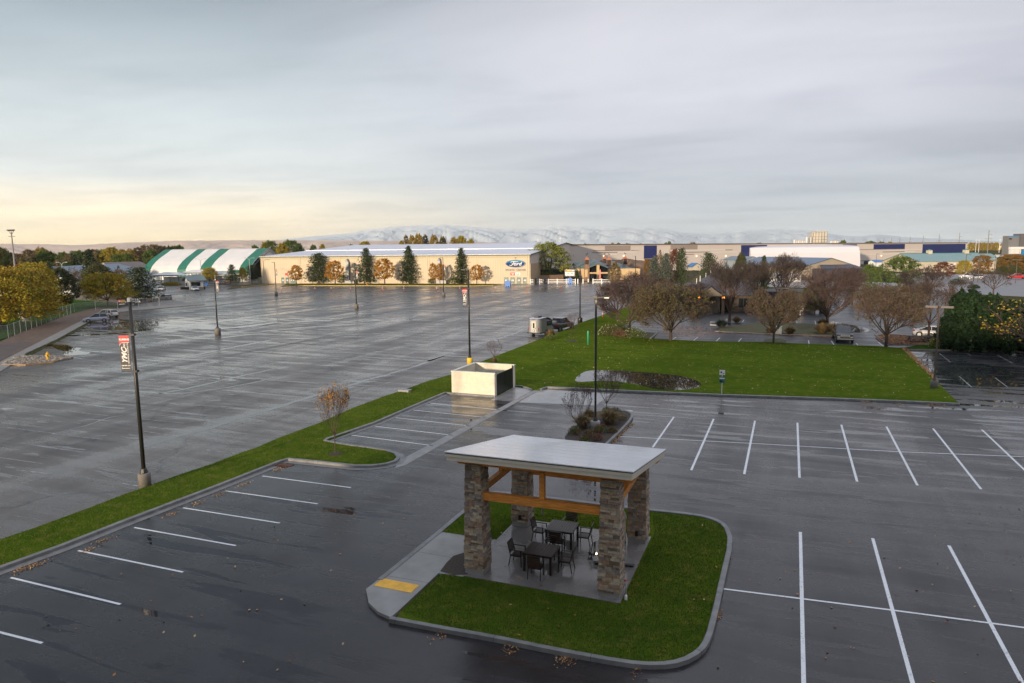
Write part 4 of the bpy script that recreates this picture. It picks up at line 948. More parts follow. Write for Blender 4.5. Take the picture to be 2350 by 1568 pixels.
crown_leafy('maple', 6, 4.6, .20, 'orange', 1, 190, 26, .20, 'oval')
crown_leafy('maple2', 6, 4.6, .20, 'orange', 2, 170, 26, .20, 'oval')
crown_leafy('honey', 9, 12, .20, 'yellow', 3, 340, 44, .26, 'broad')
crown_leafy('honey2', 9, 13, .13, 'yellow', 4, 520, 52, .24, 'broad')
crown_leafy('cotton', 13, 12, .06, 'cotton', 5, 330, 34, .32, 'oval', trunk_r=.028, bark=BARKL)
crown_leafy('green', 9, 9, .08, 'green', 6, 260, 32, .26, 'oval')
crown_leafy('bggreen', 16, 16, .05, 'green', 7, 280, 32, .62, 'round')
crown_leafy('bgtan', 18, 14, .05, 'tan', 8, 300, 30, .55, 'poplar')
crown_leafy('bgyellow', 16, 14, .05, 'yellow', 9, 280, 30, .6, 'round')
crown_leafy('bgpoplar', 22, 10, .04, 'tan', 10, 300, 30, .5, 'poplar')
crown_leafy('bggold', 16, 12, .05, 'gold', 11, 280, 30, .55, 'poplar')
crown_leafy('darkleaf', 9, 9, .12, 'dark', 12, 380, 40, .27, 'oval')
crown_leafy('rustleaf', 6, 5, .15, 'red', 13, 170, 26, .22, 'oval')
crown_leafy('copper', 6, 6, .12, 'copperleaf', 14, 210, 28, .22, 'round')
crown_pine('pine', 10, 6.0, 'pine', 21, 90, 40, .26, .06, .10, .75)
crown_pine('pine2', 10, 5.5, 'pine', 22, 110, 42, .24, .05, .16, .85)
crown_pine('roundpine', 9, 7.5, 'pine', 23, 90, 46, .28, .08, .05, .42, fluffy=1.3)
crown_pine('spruce', 10, 6.5, 'blue', 24, 90, 46, .30, .02, .12, .62, fluffy=1.2)
crown_pine('fir', 12, 6.0, 'pine', 25, 100, 42, .34, .03, .12, .6, fluffy=1.2)
crown_juniper('juniper', 7, 6.5, 31, 300); crown_juniper('juniper2', 7, 6.5, 32, 280)
crown_juniper('arbor', 4, 1.2, 33, 90, 'pine', .2)
crown_bare('bareA', 8.8, 9.6, .17, 41, (9, 6, 5, 5, 4), 'olive', 1300, .13, TWIGR, BARKR, .020, up=.22, spread=(.3, 1.2))
crown_bare('bareB', 9.0, 10, .16, 42, (10, 6, 5, 4, 3), 'mixed', 15000, .16, TWIGR, BARK, .020, up=.12, spread=(.3, 1.35))
crown_bare('bareC', 11, 10, .20, 43, (8, 6, 5, 4, 3), 'olive', 500, .12, TWIG, BARKR, .019, up=.6, spread=(.2, .6))
crown_bare('bareF', 8.2, 8.8, .18, 44, (10, 6, 5, 4, 3), 'mixed2', 9500, .14, TWIGR, BARK, .020, up=.14, spread=(.3, 1.3))
crown_bare('bareG', 8, 6.5, .25, 45, (6, 5, 5, 3, 3), 'rust', 300, .12, TWIG, BARKR, .018, up=.5)
crown_bare('bareS', 5, 4.5, .3, 46, (6, 5, 4, 3), 'olive', 60, .12, TWIG, BARKR, .022)
crown_bare('bareBg', 12, 9, .1, 47, (6, 5, 4, 4), 'tan', 1500, .35, TWIG, BARK, .018, twr=.03)

# trees of the restaurant car park, nearest row first
put_tree('bare_tree', 'bareA', 'spreading nearly leafless tree with a mauve crown, leaning limbs, behind the flowering shrubs', (1444, 758), 616, 152)
put_tree('bare_tree', 'bareG', 'slender pale-trunked tree on the lawn just behind the mauve leafless tree', (1416, 738), 640, 90, rz=1.0)
put_tree('street_tree', 'bareB', 'broad brown and green leaved tree on the lawn edge above the first white bay lines', (1538, 783), 632, 165)
put_tree('bare_tree', 'bareC', 'tall bare tree with upright limbs standing in the island beside the grey grass clumps', (1673, 745), 584, 140)
put_tree('street_tree', 'bareF', 'rusty-leaved round tree at the small island, left of the dark pickup', (1774, 789), 652, 108)
put_tree('bare_tree', 'bareC', 'tall bare tree in front of the white hall, behind the rusty round tree', (1792, 722), 571, 112, rz=2.4)
put_tree('street_tree', 'bareA', 'large reddish bare tree with a forked pale trunk above the straw grass clumps', (1897, 750), 600, 150, rz=2.0)
put_tree('street_tree', 'darkleaf', 'small dark-leaved tree behind the red-edged island', (1869, 720), 652, 60)
put_tree('street_tree', 'bareF', 'pinkish brown round tree between the dark pickup and the white sedan', (2032, 796), 640, 158, rz=3.0)
put_tree('bare_tree', 'bareG', 'bare upright tree in front of the white sedan', (2130, 775), 632, 100, rz=.6)
put_tree('bare_tree', 'bareG', 'bare grey tree standing behind the white sedan tree, left of the evergreens', (2114, 708), 604, 104, rz=4.0)
put_tree('street_tree', 'bareF', 'thin rusty tree half hidden behind the pinkish brown round tree', (2098, 700), 642, 60, rz=1.3)
put_tree('street_tree', 'green', 'full green tree at the left end of the teal-roofed store', (2062, 658), 590, 88)
put_tree('street_tree', 'green', 'small dark green tree right of the pale gable building', (1994, 668), 608, 44, rz=2)
put_tree('bare_tree', 'bareS', 'small bare tree on the brown verge left of the parked white vehicles', (2203, 684), 636, 44)
put_tree('bare_tree', 'bareS', 'bare tree on the brown verge between the white vehicle and the red pickup', (2278, 684), 613, 58, rz=2)
put_tree('street_tree', 'rustleaf', 'crimson maple in front of the store wall sign', (2163, 640), 602, 46)
put_tree('street_tree', 'honey', 'small yellow-green tree against the store wall', (2209, 636), 599, 30)
put_tree('street_tree', 'copper', 'rounded copper-orange tree at the right end of the store', (2250, 634), 587, 42)
put_tree('shrub', 'bareS', 'pink leafless shrub under the copper-orange tree', (2233, 645), 617, 36, 'shrub')
put_tree('street_tree', 'copper', 'large orange tree right of the store, beyond the red pickup', (2316, 627), 585, 50, rz=2)
put_tree('street_tree', 'copper', 'orange tree cut by the right edge of the photo', (2358, 628), 588, 50, rz=4)
put_tree('shrub', 'darkleaf', 'clipped olive shrub beneath the orange trees, left one', (2302, 632), 611, 22, 'shrub')
put_tree('shrub', 'darkleaf', 'clipped olive shrub beneath the orange trees, right one', (2328, 632), 611, 22, 'shrub', rz=2)
put_tree('bare_tree', 'bareC', 'tall thin bare tree in front of the dark shingle roof', (1735, 716), 590, 85, rz=5)
put_tree('bare_tree', 'bareG', 'pink-twigged bare tree behind the brown and green tree, left of the shingle roof', (1500, 712), 622, 90, rz=5)
put_tree('bare_tree', 'bareG', 'low reddish bare tree before the left eave of the shingle roof', (1592, 716), 640, 70, rz=2.2)
put_tree('bare_tree', 'bareC', 'bare tree between the pale gable building and the green tree', (1955, 700), 618, 70, rz=1.2)
# evergreens at the right
for (bx, by, tp, w_, k, lb) in ((2212, 803, 664, 104, 'juniper', 'big feathery dark evergreen, leftmost tall one of the right-hand hedge'), (2268, 805, 674, 92, 'juniper2', 'dark evergreen second from the left in the right-hand hedge'), (2325, 807, 690, 104, 'juniper', 'dark evergreen under the yellow branches at the right edge'),
                            (2178, 800, 716, 56, 'juniper2', 'low dark evergreen at the nose of the white sedan'), (2385, 809, 680, 100, 'juniper2', 'dark evergreen at the very edge of the photo')):
    put_tree('evergreen_tree', k, lb, (bx, by), tp, w_)
crown_bare('yellowbr', 6, 9, .2, 48, (6, 5, 4, 3), 'yellow', 600, .17, TWIG, BARK, .018, up=.05, spread=(.7, 1.4))
put_tree('street_tree', 'yellowbr', 'thin-branched tree with scattered yellow leaves reaching in from the right edge', (2378, 822), 676, 250)
# behind the restaurant
put_tree('orange_tree', 'copper', 'small orange tree left of the two blue spruces', (1483, 665), 596, 16)
put_tree('spruce_tree', 'spruce', 'shorter silver-blue spruce, the left of the pair', (1500, 668), 592, 38)
put_tree('spruce_tree', 'spruce', 'taller silver-blue spruce, the right of the pair', (1527, 668), 583, 36, rz=2)
put_tree('bare_tree', 'bareBg', 'pale bare tree rising behind the blue spruces', (1520, 655), 565, 46)
put_tree('street_tree', 'rustleaf', 'dark red tree between the blue spruces and the cypress', (1547, 658), 573, 30)
put_tree('cypress_tree', 'roundpine', 'dark dense cypress right of the blue spruces', (1562, 666), 574, 34)
put_tree('pine_tree', 'roundpine', 'open green pine beside the small blue-roofed kiosk', (1624, 668), 584, 46)
put_tree('street_tree', 'darkleaf', 'brown-green tree in front of the pale blue hall gable', (1698, 668), 584, 28)
put_tree('pine_tree', 'fir', 'narrow green pine in front of the white hall', (1750, 672), 588, 24)
# gate area
put_tree('cottonwood_tree', 'cotton', 'large yellow-green cottonwood at the corner of the long hall', (1257, 644), 558, 100)
for i, x in enumerate((1306, 1315, 1323)): put_tree('arborvitae', 'arbor', 'narrow dark arborvitae by the gatehouse fence, %s' % ('leftmost of three', 'middle of three', 'rightmost of three')[i], (x, 645), 620+(i % 2)*2, 9, 'shrub')
put_tree('street_tree', 'bgtan', 'orange-brown leaved tree before the gatehouse entrance', (1410, 660), 602, 26)
# long hall front
z2t = lambda x, y: (587.3+.2499*x, 497.9+.2499*y)
for (x, y, tp, w_, k, nm, lb) in ((580, 612, 345, 215, 'roundpine', 'pine_tree', 'round-headed pine, first evergreen from the left before the long hall'), (1018, 612, 290, 195, 'pine', 'pine_tree', 'open-branched pine right of the silver wall duct'),
    (1408, 612, 270, 190, 'pine2', 'pine_tree', 'dense conical pine, tallest evergreen before the long hall'), (1888, 612, 288, 175, 'pine2', 'pine_tree', 'pine next to the second silver duct, nearest the oval sign'),
    (372, 618, 445, 132, 'maple', 'maple_tree', 'small orange maple by the left doors of the long hall'), (727, 622, 403, 165, 'maple2', 'maple_tree', 'orange maple touching the round-headed pine'),
    (1183, 622, 385, 182, 'maple', 'maple_tree', 'broad golden maple between the two tall pines'), (1628, 618, 425, 80, 'maple2', 'maple_tree', 'left half of the twin orange maples before the second duct'),
    (1690, 618, 430, 82, 'maple', 'maple_tree', 'right half of the twin orange maples before the second duct'), (2027, 618, 440, 125, 'maple2', 'maple_tree', 'small golden maple left of the oval sign, its leader sticking up'),
    (785, 612, 530, 82, 'green', 'shrub', 'dark shrub at the foot of the first silver duct'), (945, 608, 575, 70, 'green', 'shrub', 'low green shrub right of the first duct box'), (1612, 612, 568, 70, 'green', 'shrub', 'green shrub left of the second duct'), (1820, 616, 562, 80, 'green', 'shrub', 'rounded green shrub under the last pine')):
    q = z2t(x, y); put_tree(nm, k, lb, (q[0], q[1]+.5), 497.9+.2499*tp, w_*.2499, 'shrub' if nm == 'shrub' else 'tree')
# left fairground trees
z1 = lambda x, y: (.2499*x, 497.9+.2499*y)
for (x, y, tp, w_, k, nm, lb) in ((2135, 618, 440, 135, 'pine', 'pine_tree', 'pine beside the black sign board, left of the long hall'), (2232, 612, 470, 70, 'honey', 'street_tree', 'small thin yellow tree right of that sign-board pine'), (2310, 606, 448, 125, 'roundpine', 'pine_tree', 'dark bushy pine against the corner of the long hall'),
    (1927, 612, 472, 140, 'honey', 'street_tree', 'small yellow-green tree in front of the striped hall'), (1290, 785, 476, 330, 'roundpine', 'pine_tree', 'big dark pine at the fence left of the ticket booth'), (992, 826, 524, 430, 'honey', 'honey_locust', 'bright yellow locust tree behind the black entry sign'),
    (10, 1015, 486, 900, 'honey2', 'honey_locust', 'big golden locust at the left edge, its crown over the fence'), (340, 880, 440, 330, 'honey2', 'street_tree', 'green and yellow tree behind the golden locust'), (560, 850, 478, 290, 'darkleaf', 'street_tree', 'dark brown-leaved tree behind the utility cabinet'),
    (740, 722, 430, 190, 'bareBg', 'bare_tree', 'bare tree on the leafy slope left of the yellow locust'), (925, 745, 440, 270, 'darkleaf', 'street_tree', 'brown-leaved tree directly behind the yellow locust'), (845, 700, 303, 165, 'fir', 'fir_tree', 'tall dark fir rising above the stable roofs'),
    (1070, 690, 425, 190, 'bareBg', 'bare_tree', 'thin bare tree in front of the blue-grey stable roof'), (470, 720, 430, 150, 'fir', 'fir_tree', 'dark conifer behind the park trees'), (60, 740, 300, 150, 'darkleaf', 'street_tree', 'dark green tree at the far left, left of the floodlight mast'),
    (160, 720, 420, 200, 'rustleaf', 'street_tree', 'brownish tree at the foot of the floodlight mast')):
    q = z1(x, y); put_tree(nm, k, lb, q, 497.9+.2499*tp, w_*.2499)
# background belt of trees
bgk = {'g': ('bggreen', 'green'), 't': ('bgtan', 'tan'), 'y': ('bgyellow', 'yellow'), 'o': ('bggold', 'orange'), 'p': ('bgpoplar', 'tan'), 'b': ('bareBg', 'bare'), 'f': ('fir', 'dark conifer')}
for i, (x, tp, w_, k, d) in enumerate(((45, 296, 150, 'g', 330), (-40, 300, 140, 'g', 330), (120, 330, 120, 'f', 340), (180, 340, 150, 't', 360), (290, 305, 190, 't', 370), (400, 287, 160, 'o', 380), (440, 318, 180, 'g', 350), (512, 293, 90, 'b', 390), (590, 330, 120, 'g', 370), (640, 350, 110, 't', 350), (720, 318, 180, 'g', 390), (800, 325, 120, 't', 400),
    (890, 302, 190, 't', 420), (960, 310, 100, 'g', 400), (1035, 287, 180, 'y', 400), (1135, 306, 110, 'y', 390), (1210, 300, 120, 'o', 390), (1280, 284, 130, 'p', 400), (1345, 262, 130, 'p', 430), (1400, 310, 150, 'g', 370), (1430, 258, 150, 't', 440), (1505, 270, 140, 't', 440), (1570, 276, 100, 'g', 450), (1640, 270, 160, 'g', 450),
    (700, 395, 150, 'f', 290), (560, 400, 160, 't', 300), (620, 420, 130, 'g', 280), (330, 400, 200, 'f', 300), (250, 420, 160, 'g', 290), (60, 400, 170, 'g', 290), (150, 430, 150, 't', 280), (430, 420, 160, 'g', 290), (850, 380, 160, 't', 330), (1180, 345, 150, 'g', 350), (1100, 350, 120, 'g', 350))):
    q = z1(x, tp); key, nm = bgk[k]
    put_tree('background_tree', key, '%s tree in the far tree belt behind the fairground, number %d from a left-to-right count' % (nm, i+1), (q[0], d), q[1], w_*.2499, far=True, group='far tree belt at the left')
for i, (x, tp, w_, k, d) in enumerate(((145, 228, 150, 'g', 520), (90, 240, 80, 'y', 520), (330, 223, 190, 'g', 520), (250, 250, 120, 'y', 500), (400, 262, 110, 'g', 520), (0, 268, 90, 'g', 520), (535, 263, 70, 'g', 560), (615, 257, 60, 'y', 560), (1010, 233, 140, 'y', 600), (880, 258, 60, 'g', 600),
    (1385, 172, 70, 'p', 480), (1440, 175, 90, 'o', 480), (1500, 160, 110, 'o', 480), (1560, 168, 80, 'p', 490), (1640, 172, 110, 'o', 480), (1720, 185, 90, 'o', 490), (1820, 190, 90, 'o', 490), (1890, 184, 110, 'y', 490), (1975, 210, 80, 'y', 490), (1340, 225, 60, 'y', 490))):
    q = z2(((x, tp))); key, nm = bgk[k]
    put_tree('background_tree', key, '', (q[0], d), q[1], w_*.2499, far=True, group='trees showing over the roof of the long hall')
for i, (x, tp, w_, k, d) in enumerate(((1440, 560, 20, 'g', 700), (1418, 559, 16, 'g', 690), (1405, 558.5, 12, 'y', 700), (1468, 560, 22, 't', 720), (1502, 560.5, 30, 't', 720), (1527, 558, 12, 'g', 650), (1535, 555.5, 12, 'g', 650), (1588, 557, 24, 't', 680), (1650, 560, 26, 't', 700), (1740, 558, 22, 't', 700), (1345, 561, 26, 'g', 700), (1995, 555, 34, 'g', 700), (2020, 556, 20, 'g', 700), (1932, 553, 18, 'g', 620), (2040, 556, 16, 'y', 700), (1934, 553, 14, 't', 640))):
    key, nm = bgk[k]
    put_tree('background_tree', key, '', (x, d), tp, w_, far=True, group='treetops peeping over the warehouse roof')
for n_, (grp, where) in enumerate((('far tree belt at the left', 'in the far belt above the stable roofs'), ('trees showing over the roof of the long hall', 'showing above the long hall roof'), ('treetops peeping over the warehouse roof', 'peeping over the warehouse roofline'))):
    its = [o for o in COL.objects if o.get('group') == grp]; its.sort(key=lambda o: math.atan2(o.location.x, o.location.y)); ords = ('first second third fourth fifth sixth seventh eighth ninth tenth eleventh twelfth thirteenth fourteenth fifteenth sixteenth seventeenth eighteenth nineteenth twentieth'.split()+['twenty-%s' % s for s in 'first second third fourth fifth sixth seventh eighth ninth'.split()]+['thirtieth']+['thirty-%s' % s for s in 'first second third fourth fifth sixth seventh eighth ninth'.split()])
    for i, o in enumerate(its):
        k = o.children[0].data.name; c = 'green' if 'green' in k else 'tan' if ('tan' in k or 'poplar' in k) else 'yellow' if 'yellow' in k else 'golden' if 'gold' in k else 'bare' if 'bare' in k else 'dark conifer'
        o['label'] = '%s tree %s, %s from the left' % (c, where, ords[i])

# young trees
crown_bare('youngleaf', 3.9, 2.3, .30, 61, (8, 5, 4, 2), 'bronze', 1150, .08, TWIGR, BARKR, .0085, up=.6, twr=.005, spread=(.2, .7))
crown_bare('youngbare', 3.2, 1.9, .25, 62, (7, 5, 4), 'rust', 90, .07, TWIGR, BARKR, .009, up=.5, twr=.006, spread=(.3, .8))
crown_bare('youngred', 3.6, 2.0, .22, 63, (9, 6, 4), 'red', 330, .075, TWIGR, BARKR, .008, up=.5, twr=.006, spread=(.3, .9))
put_tree('young_tree', 'youngleaf', 'young bronze-leaved tree with a thin trunk in the grass peninsula', (769.5, 1046), 872, 82)
put_tree('young_tree', 'youngbare', 'young leafless tree with an orange tuft at its foot behind the cream enclosure', (1134, 834), 774, 38)
put_tree('young_tree', 'youngbare', 'young leafless tree on the lawn near the pickup and trailer', (1312, 784), 712, 34, rz=1)
put_tree('young_tree', 'youngred', 'young dark red tree at the left of the planter island', (1329, 1008), 862, 66)
put_tree('young_tree', 'youngred', 'young bare red tree at the far side of the planter island', (1391.5, 948), 838, 62, rz=2)
b = MB(); b.lathe([(.42, 0), (.30, .04), (.05, .05)], (0, 0, 0), 18); o_ = b.build('mulch_ring', SOIL, None); o_.location = Vector((*G2((770, 1045)), .10)); tag(o_, None, None, None, 'structure')
b = MB(); b.lathe([(.9, 0), (.5, .03), (.05, .04)], (0, 0, 0), 18); o_ = b.build('mulch_ring', SOIL, None); o_.location = Vector((*G2((1312, 784)), .10)); tag(o_, None, None, None, 'structure')

# grass clumps and shrubs
def clump(name, label, p, R, H, pal, seed, n=420, cat='grass clump', lean=.8, wdt=.012):
    rng = random.Random(seed); b = MB(); t = thing(name, label, cat, p)
    for k in range(n):
        a = rng.uniform(0, 6.283); r = R*.22*math.sqrt(rng.random()); l = rng.random()**.7*1.05*lean/.8; h = H*rng.uniform(.55, 1.05)
        d = Vector((math.cos(a), math.sin(a), 0)); s0 = d*r; m = s0+d*R*l*.38+Vector((0, 0, h*(.62-.12*l))); e = s0+d*R*l*.95+Vector((0, 0, h*(1-.5*l))); sd = Vector((-d.y, d.x, 0))*wdt
        mi = 0 if rng.random() < .75 else 1
        b.add([s0-sd, s0+sd, m+sd, m-sd, e], [(0, 1, 2, 3), (3, 2, 4)], mi)
    b.build('blades', list(LEAVES[pal]), t); return t
def bush(name, label, p, R, H, pal, seed, n=1500, ls=.07, fl=None, cat='shrub', ell=1.0):
    rng = random.Random(seed); b = MB(); t = thing(name, label, cat, p); tw = MB()
    for k in range(14):
        a = rng.uniform(0, 6.283); tw.tube([(0, 0, 0), (math.cos(a)*R*.6, math.sin(a)*R*.6*ell, H*.75)], [.015, .006], 3, cap=False)
    tw.build('stems', BARK, t); lob = [(rng.uniform(0, 6.28), rng.uniform(.7, 1.15)) for _ in range(6)]; nm = len(LEAVES[pal])
    for k in range(n):
        d = rdir(rng); d.z = abs(d.z); q = rng.random()**.35; f = 1
        for la, lf in lob: f *= 1+(lf-1)*max(0, 1-abs((math.atan2(d.y, d.x)-la+PI) % (2*PI)-PI)/.7)
        leaf(b, (d.x*R*q*f, d.y*R*q*f*ell, .05+d.z*H*q*(.85+.15*f)), ls*rng.uniform(.6, 1.3), rng, rng.randrange(nm))
    b.build('leaves', list(LEAVES[pal]), t)
    if fl:
        f_ = MB()
        for k in range(fl[1]):
            d = rdir(rng); d.z = abs(d.z); f_.ell((d.x*R*1.02, d.y*R*1.02*ell, .05+d.z*H*1.02), .02+ls*.3, .02+ls*.3, .02+ls*.2, 5, 3)
        f_.build('flowers', fl[0], t)
    return t
PINKF = mat('red_flowers', (.45, .02, .04), .6, .2, 5); PALEF = mat('cream_flowers', (.40, .38, .26), .6, .2, 5)
GP = lambda x, y, z=.12: Vector((*G2((x, y)), z))
# planter
for i, (x, y, R, H, lb) in enumerate(((1336, 985, .75, .95, 'straw and green grass clump left of the tall lamp base'), (1398, 975, .95, 1.0, 'wide straw grass clump right of the tall lamp base'), (1352, 968, .6, .8, 'small straw grass clump behind the tall lamp base'))):
    clump('grass_clump', lb, GP(x, y), R*1.3, H*1.25, 'straw', 70+i, 700)
for i, (x, y, R, H, pal, fl, lb) in enumerate(((1378, 996, .5, .5, 'green', (PINKF, 22), 'red-flowered rose bush right of the lamp base'), (1318, 1000, .45, .5, 'green', (PINKF, 16), 'red-flowered rose bush at the left corner of the planter'), (1352, 1004, .4, .4, 'tan', None, 'pinkish heather bush in front of the lamp base'), (1369, 1014, .45, .4, 'rust', None, 'rusty low bush at the near tip of the planter'),
    (1412, 953, .5, .45, 'dark', None, 'dark low shrub at the far end of the planter'), (1392, 951, .4, .4, 'green', None, 'bright green low shrub at the far end of the planter'), (1425, 966, .45, .4, 'dark', None, 'dark low shrub near the right kerb of the planter'), (1404, 996, .4, .35, 'tan', None, 'dry low shrub in the middle of the planter'), (1342, 1018, .4, .35, 'green', (PINKF, 8), 'small rose bush hidden behind the pavilion roof'))):
    bush('planter_shrub', lb, GP(x, y), R, H, pal, 90+i, 700, .06, fl)
# lawn
clump('grass_clump', 'tall straw grass clump beside the pickup and trailer', GP(1263, 778), 1.1, 1.5, 'straw', 80, 700, wdt=.02)
bush('shrub', 'green foot of the straw grass clump by the trailer', GP(1263, 781), .9, .6, 'green', 81, 700, .10)
clump('grass_clump', 'small orange tuft at the foot of the young tree behind the enclosure', GP(1134, 833), .7, .6, 'straw', 82, 260)
for i, (x, y, R, H, pal, fl, lb) in enumerate(((1400, 771, 1.7, 1.5, 'olive', (PALEF, 60), 'cream-flowered shrub at the left of the bed under the mauve tree'), (1428, 765, 1.8, 1.8, 'dark', (PALEF, 30), 'tallest dark shrub in the bed under the mauve tree'), (1425, 774, 1.6, 1.0, 'rust', None, 'low reddish shrub in the bed under the mauve tree'), (1456, 776, 1.6, 1.3, 'green', (PALEF, 70), 'green cream-flowered shrub at the right of the bed under the mauve tree'),
    (2148, 798, 1.1, 1.1, 'cotton', (PALEF, 50), 'pale-leaved shrub left of the brown twin-head lamp post'), (2189, 800, 1.9, 1.2, 'cotton', (PALEF, 80), 'pale-leaved shrub right of the brown twin-head lamp post'), (2150, 786, 2.2, 1.2, 'juniper', None, 'dark green shrub in front of the white sedan'), (2170, 786, 1.5, 1.1, 'juniper', None, 'second dark shrub in front of the white sedan wheel'))):
    bush('shrub', lb, GP(x, y, .1), R, H, pal, 110+i, 1100, .12, fl)
for i, (x, y, R, H, pal, lb) in enumerate(((1885, 766, 1.6, 1.7, 'straw', 'straw clump in front of the reddish forked tree'), (1887, 750, 1.4, 1.4, 'straw', 'straw clump behind the reddish forked tree'), (1908, 762, 1.5, 1.5, 'straw', 'greyish straw clump nearest the dark pickup'), (1812, 768, 1.3, 1.3, 'straw', 'straw clump left of the pale utility box'), (1766, 766, .9, 1.1, 'straw', 'small straw clump beside the rusty round tree'),
    (1690, 742, 1.2, 1.2, 'straw', 'straw clump behind the tall bare tree'), (1655, 752, 1.8, 1.5, 'blue', 'grey-blue grass clump beside the tall bare tree'), (1805, 742, 1.0, 1.0, 'straw', 'small grey clump at the back of the island'))):
    clump('grass_clump', lb, GP(x, y, .1), R, H, pal, 130+i, 600, wdt=.03)
bush('shrub', 'small ball-shaped evergreen shrub behind the red-edged island', GP(1888, 722, .05), .9, 1.6, 'juniper', 150, 900, .15)
bush('shrub', 'tall dark shrub against the restaurant wall', GP(1654, 717, .05), 1.7, 3.0, 'juniper', 151, 1800, .16)
bush('shrub', 'rusty shrub masking the left porch post of the restaurant', GP(1600, 717, .05), 2.4, 3.4, 'rust', 161, 2600, .16)
bush('shrub', 'green shrub masking the right porch post of the restaurant', GP(1670, 716, .05), 1.6, 3.0, 'juniper', 162, 1500, .16)
bush('shrub', 'dark shrub at the corner of the parked vehicles in the store car park', GP(2195, 653, .05), 2.6, 1.8, 'juniper', 152, 1500, .2)
bush('shrub', 'grey-green low shrub in front of the white vehicle', GP(2233, 662, .05), 1.6, 1.1, 'juniper', 153, 900, .2)
bush('shrub', 'yellow-green flower bed row by the canopy roofs at the left', Vector((*G2((392, 655)), .05)), 5, 1.2, 'yellow', 154, 1600, .4, ell=.4)
# ================================================================== BUILDINGS
class Fac:
    """a facade standing on the ground between two photo columns, measured in metres along it (s), up (z) and inwards (depth)"""
    def __init__(s, A, B):
        s.A = Vector((A[0], A[1], 0)); s.B = Vector((B[0], B[1], 0)); s.d = (s.B-s.A).normalized(); s.n = Vector((-s.d.y, s.d.x, 0))
        s.L = (s.B-s.A).length; s.rz = math.atan2(s.d.y, s.d.x)
    def uv(s, px, py, depth=0.0):
        r = ray(px, py); P = s.A+s.n*depth; a, b, c, e = s.d.x, -r.x, s.d.y, -r.y; det = a*e-b*c
        k = (-P.x*e+b*P.y)/det; t = (a*(-P.y)+c*P.x)/det
        return k, CAMH+r.z*t
    def thing(s, name, label, cat, group=None): return thing(name, label, cat, s.A, s.rz, group)
    def rect(s, b, x0, y0, x1, y1, proud=.05, back=.0, m=0, depth=0.0):
        xm = (x0+x1)/2; ym = (y0+y1)/2
        s0 = s.uv(x0, ym, depth)[0]; s1 = s.uv(x1, ym, depth)[0]; za = s.uv(xm, y0, depth)[1]; zb = s.uv(xm, y1, depth)[1]
        b.box(min(s0, s1), max(s0, s1), depth-proud, depth+back, min(za, zb), max(za, zb), m); return s0, s1, za, zb
def gable(b, x0, x1, y0, y1, ze, zr, m=0, along='x', yr=None, ov=.0, th=.25):
    """pitched roof slabs; ridge runs along x or y"""
    if along == 'x':
        yr = (y0+y1)/2 if yr is None else yr
        for (ya, za, yb, zb) in ((y0-ov, ze-ov*.2, yr, zr), (yr, zr, y1+ov, ze-ov*.2)):
            b.add([(x0-ov, ya, za), (x1+ov, ya, za), (x1+ov, yb, zb), (x0-ov, yb, zb), (x0-ov, ya, za-th), (x1+ov, ya, za-th), (x1+ov, yb, zb-th), (x0-ov, yb, zb-th)],
                  [(0,1,2,3),(7,6,5,4),(0,4,5,1),(1,5,6,2),(2,6,7,3),(3,7,4,0)], m)
    else:
        xr = (x0+x1)/2 if yr is None else yr
        for (xa, za, xb, zb) in ((x0-ov, ze-ov*.2, xr, zr), (xr, zr, x1+ov, ze-ov*.2)):
            b.add([(xa, y0-ov, za), (xb, y0-ov, zb), (xb, y1+ov, zb), (xa, y1+ov, za), (xa, y0-ov, za-th), (xb, y0-ov, zb-th), (xb, y1+ov, zb-th), (xa, y1+ov, za-th)],
                  [(0,1,2,3),(7,6,5,4),(0,4,5,1),(1,5,6,2),(2,6,7,3),(3,7,4,0)], m)
def ribbed(name, col, pitch, rough=.5, axis=0, depth=.25, metal=0.0, dark=.8, var=.05):
    t = NT(name); o = t.coord('Object'); sp = t.n('ShaderNodeSeparateXYZ'); t.l(o, sp.inputs[0])
    f = t.math('FRACT', t.math('MULTIPLY', sp.outputs[axis], 1/pitch)); k = t.ramp(f, [(0.0, 0.0), (.12, 1.0), (.88, 1.0), (1.0, 0.0)]); n = t.noise(o, .3, 4)
    base = t.mix(t.ramp(n, [(.3, 0.0), (.7, 1.0)]), tuple(c*(1-var) for c in col), tuple(min(1, c*(1+var)) for c in col))
    t.set('Base Color', t.mix(k, t.mix(1.0, base, (dark,)*3, 'MULTIPLY'), base)); t.set('Roughness', rough); t.set('Metallic', metal); t.bump(k, .4, .03); return t.mat
TANW = ribbed('tan_ribbed_wall', (.60, .495, .345), .9, .6, 0, dark=.86); TANG = ribbed('taupe_gable_wall', (.66, .57, .48), .9, .6, 1, dark=.9)
WROOF = ribbed('white_metal_roof', (.66, .67, .74), 1.2, .35, 0, dark=.93, metal=.1); BANDM = ribbed('translucent_band', (.46, .40, .25), .6, .5, 0, dark=.8)
DKGREEN = mat('dark_green_trim', (.02, .06, .045), .5, .1, 3); DOORG = mat('door_green', (.055, .11, .095), .4, .1, 3)
F0p = (-82.96, 229.44); F1p = (-186.98, 214.79)
H = Fac(F1p, F0p); t = H.thing('sports_hall', 'long tan metal sports hall with a white roof, blue oval sign and green doors', 'building'); LH = H.L; EV = 10.35
hall = t
b = MB(); b.box(0, LH, 0, .3, 0, EV)
b.box(0, .3, .302, 165, 0, EV-.1); b.build('wall', TANW, t)
b = MB(); dR = 80; b.add([(LH-.002, .302, 0), (LH-.002, 165, 0), (LH-.002, 165, 10.2), (LH-.002, 146, 11.6), (LH-.002, 146, 12.2), (LH-.002, dR, 14.7), (LH-.002, .302, EV)], [(0,1,2,3,4,5,6)])
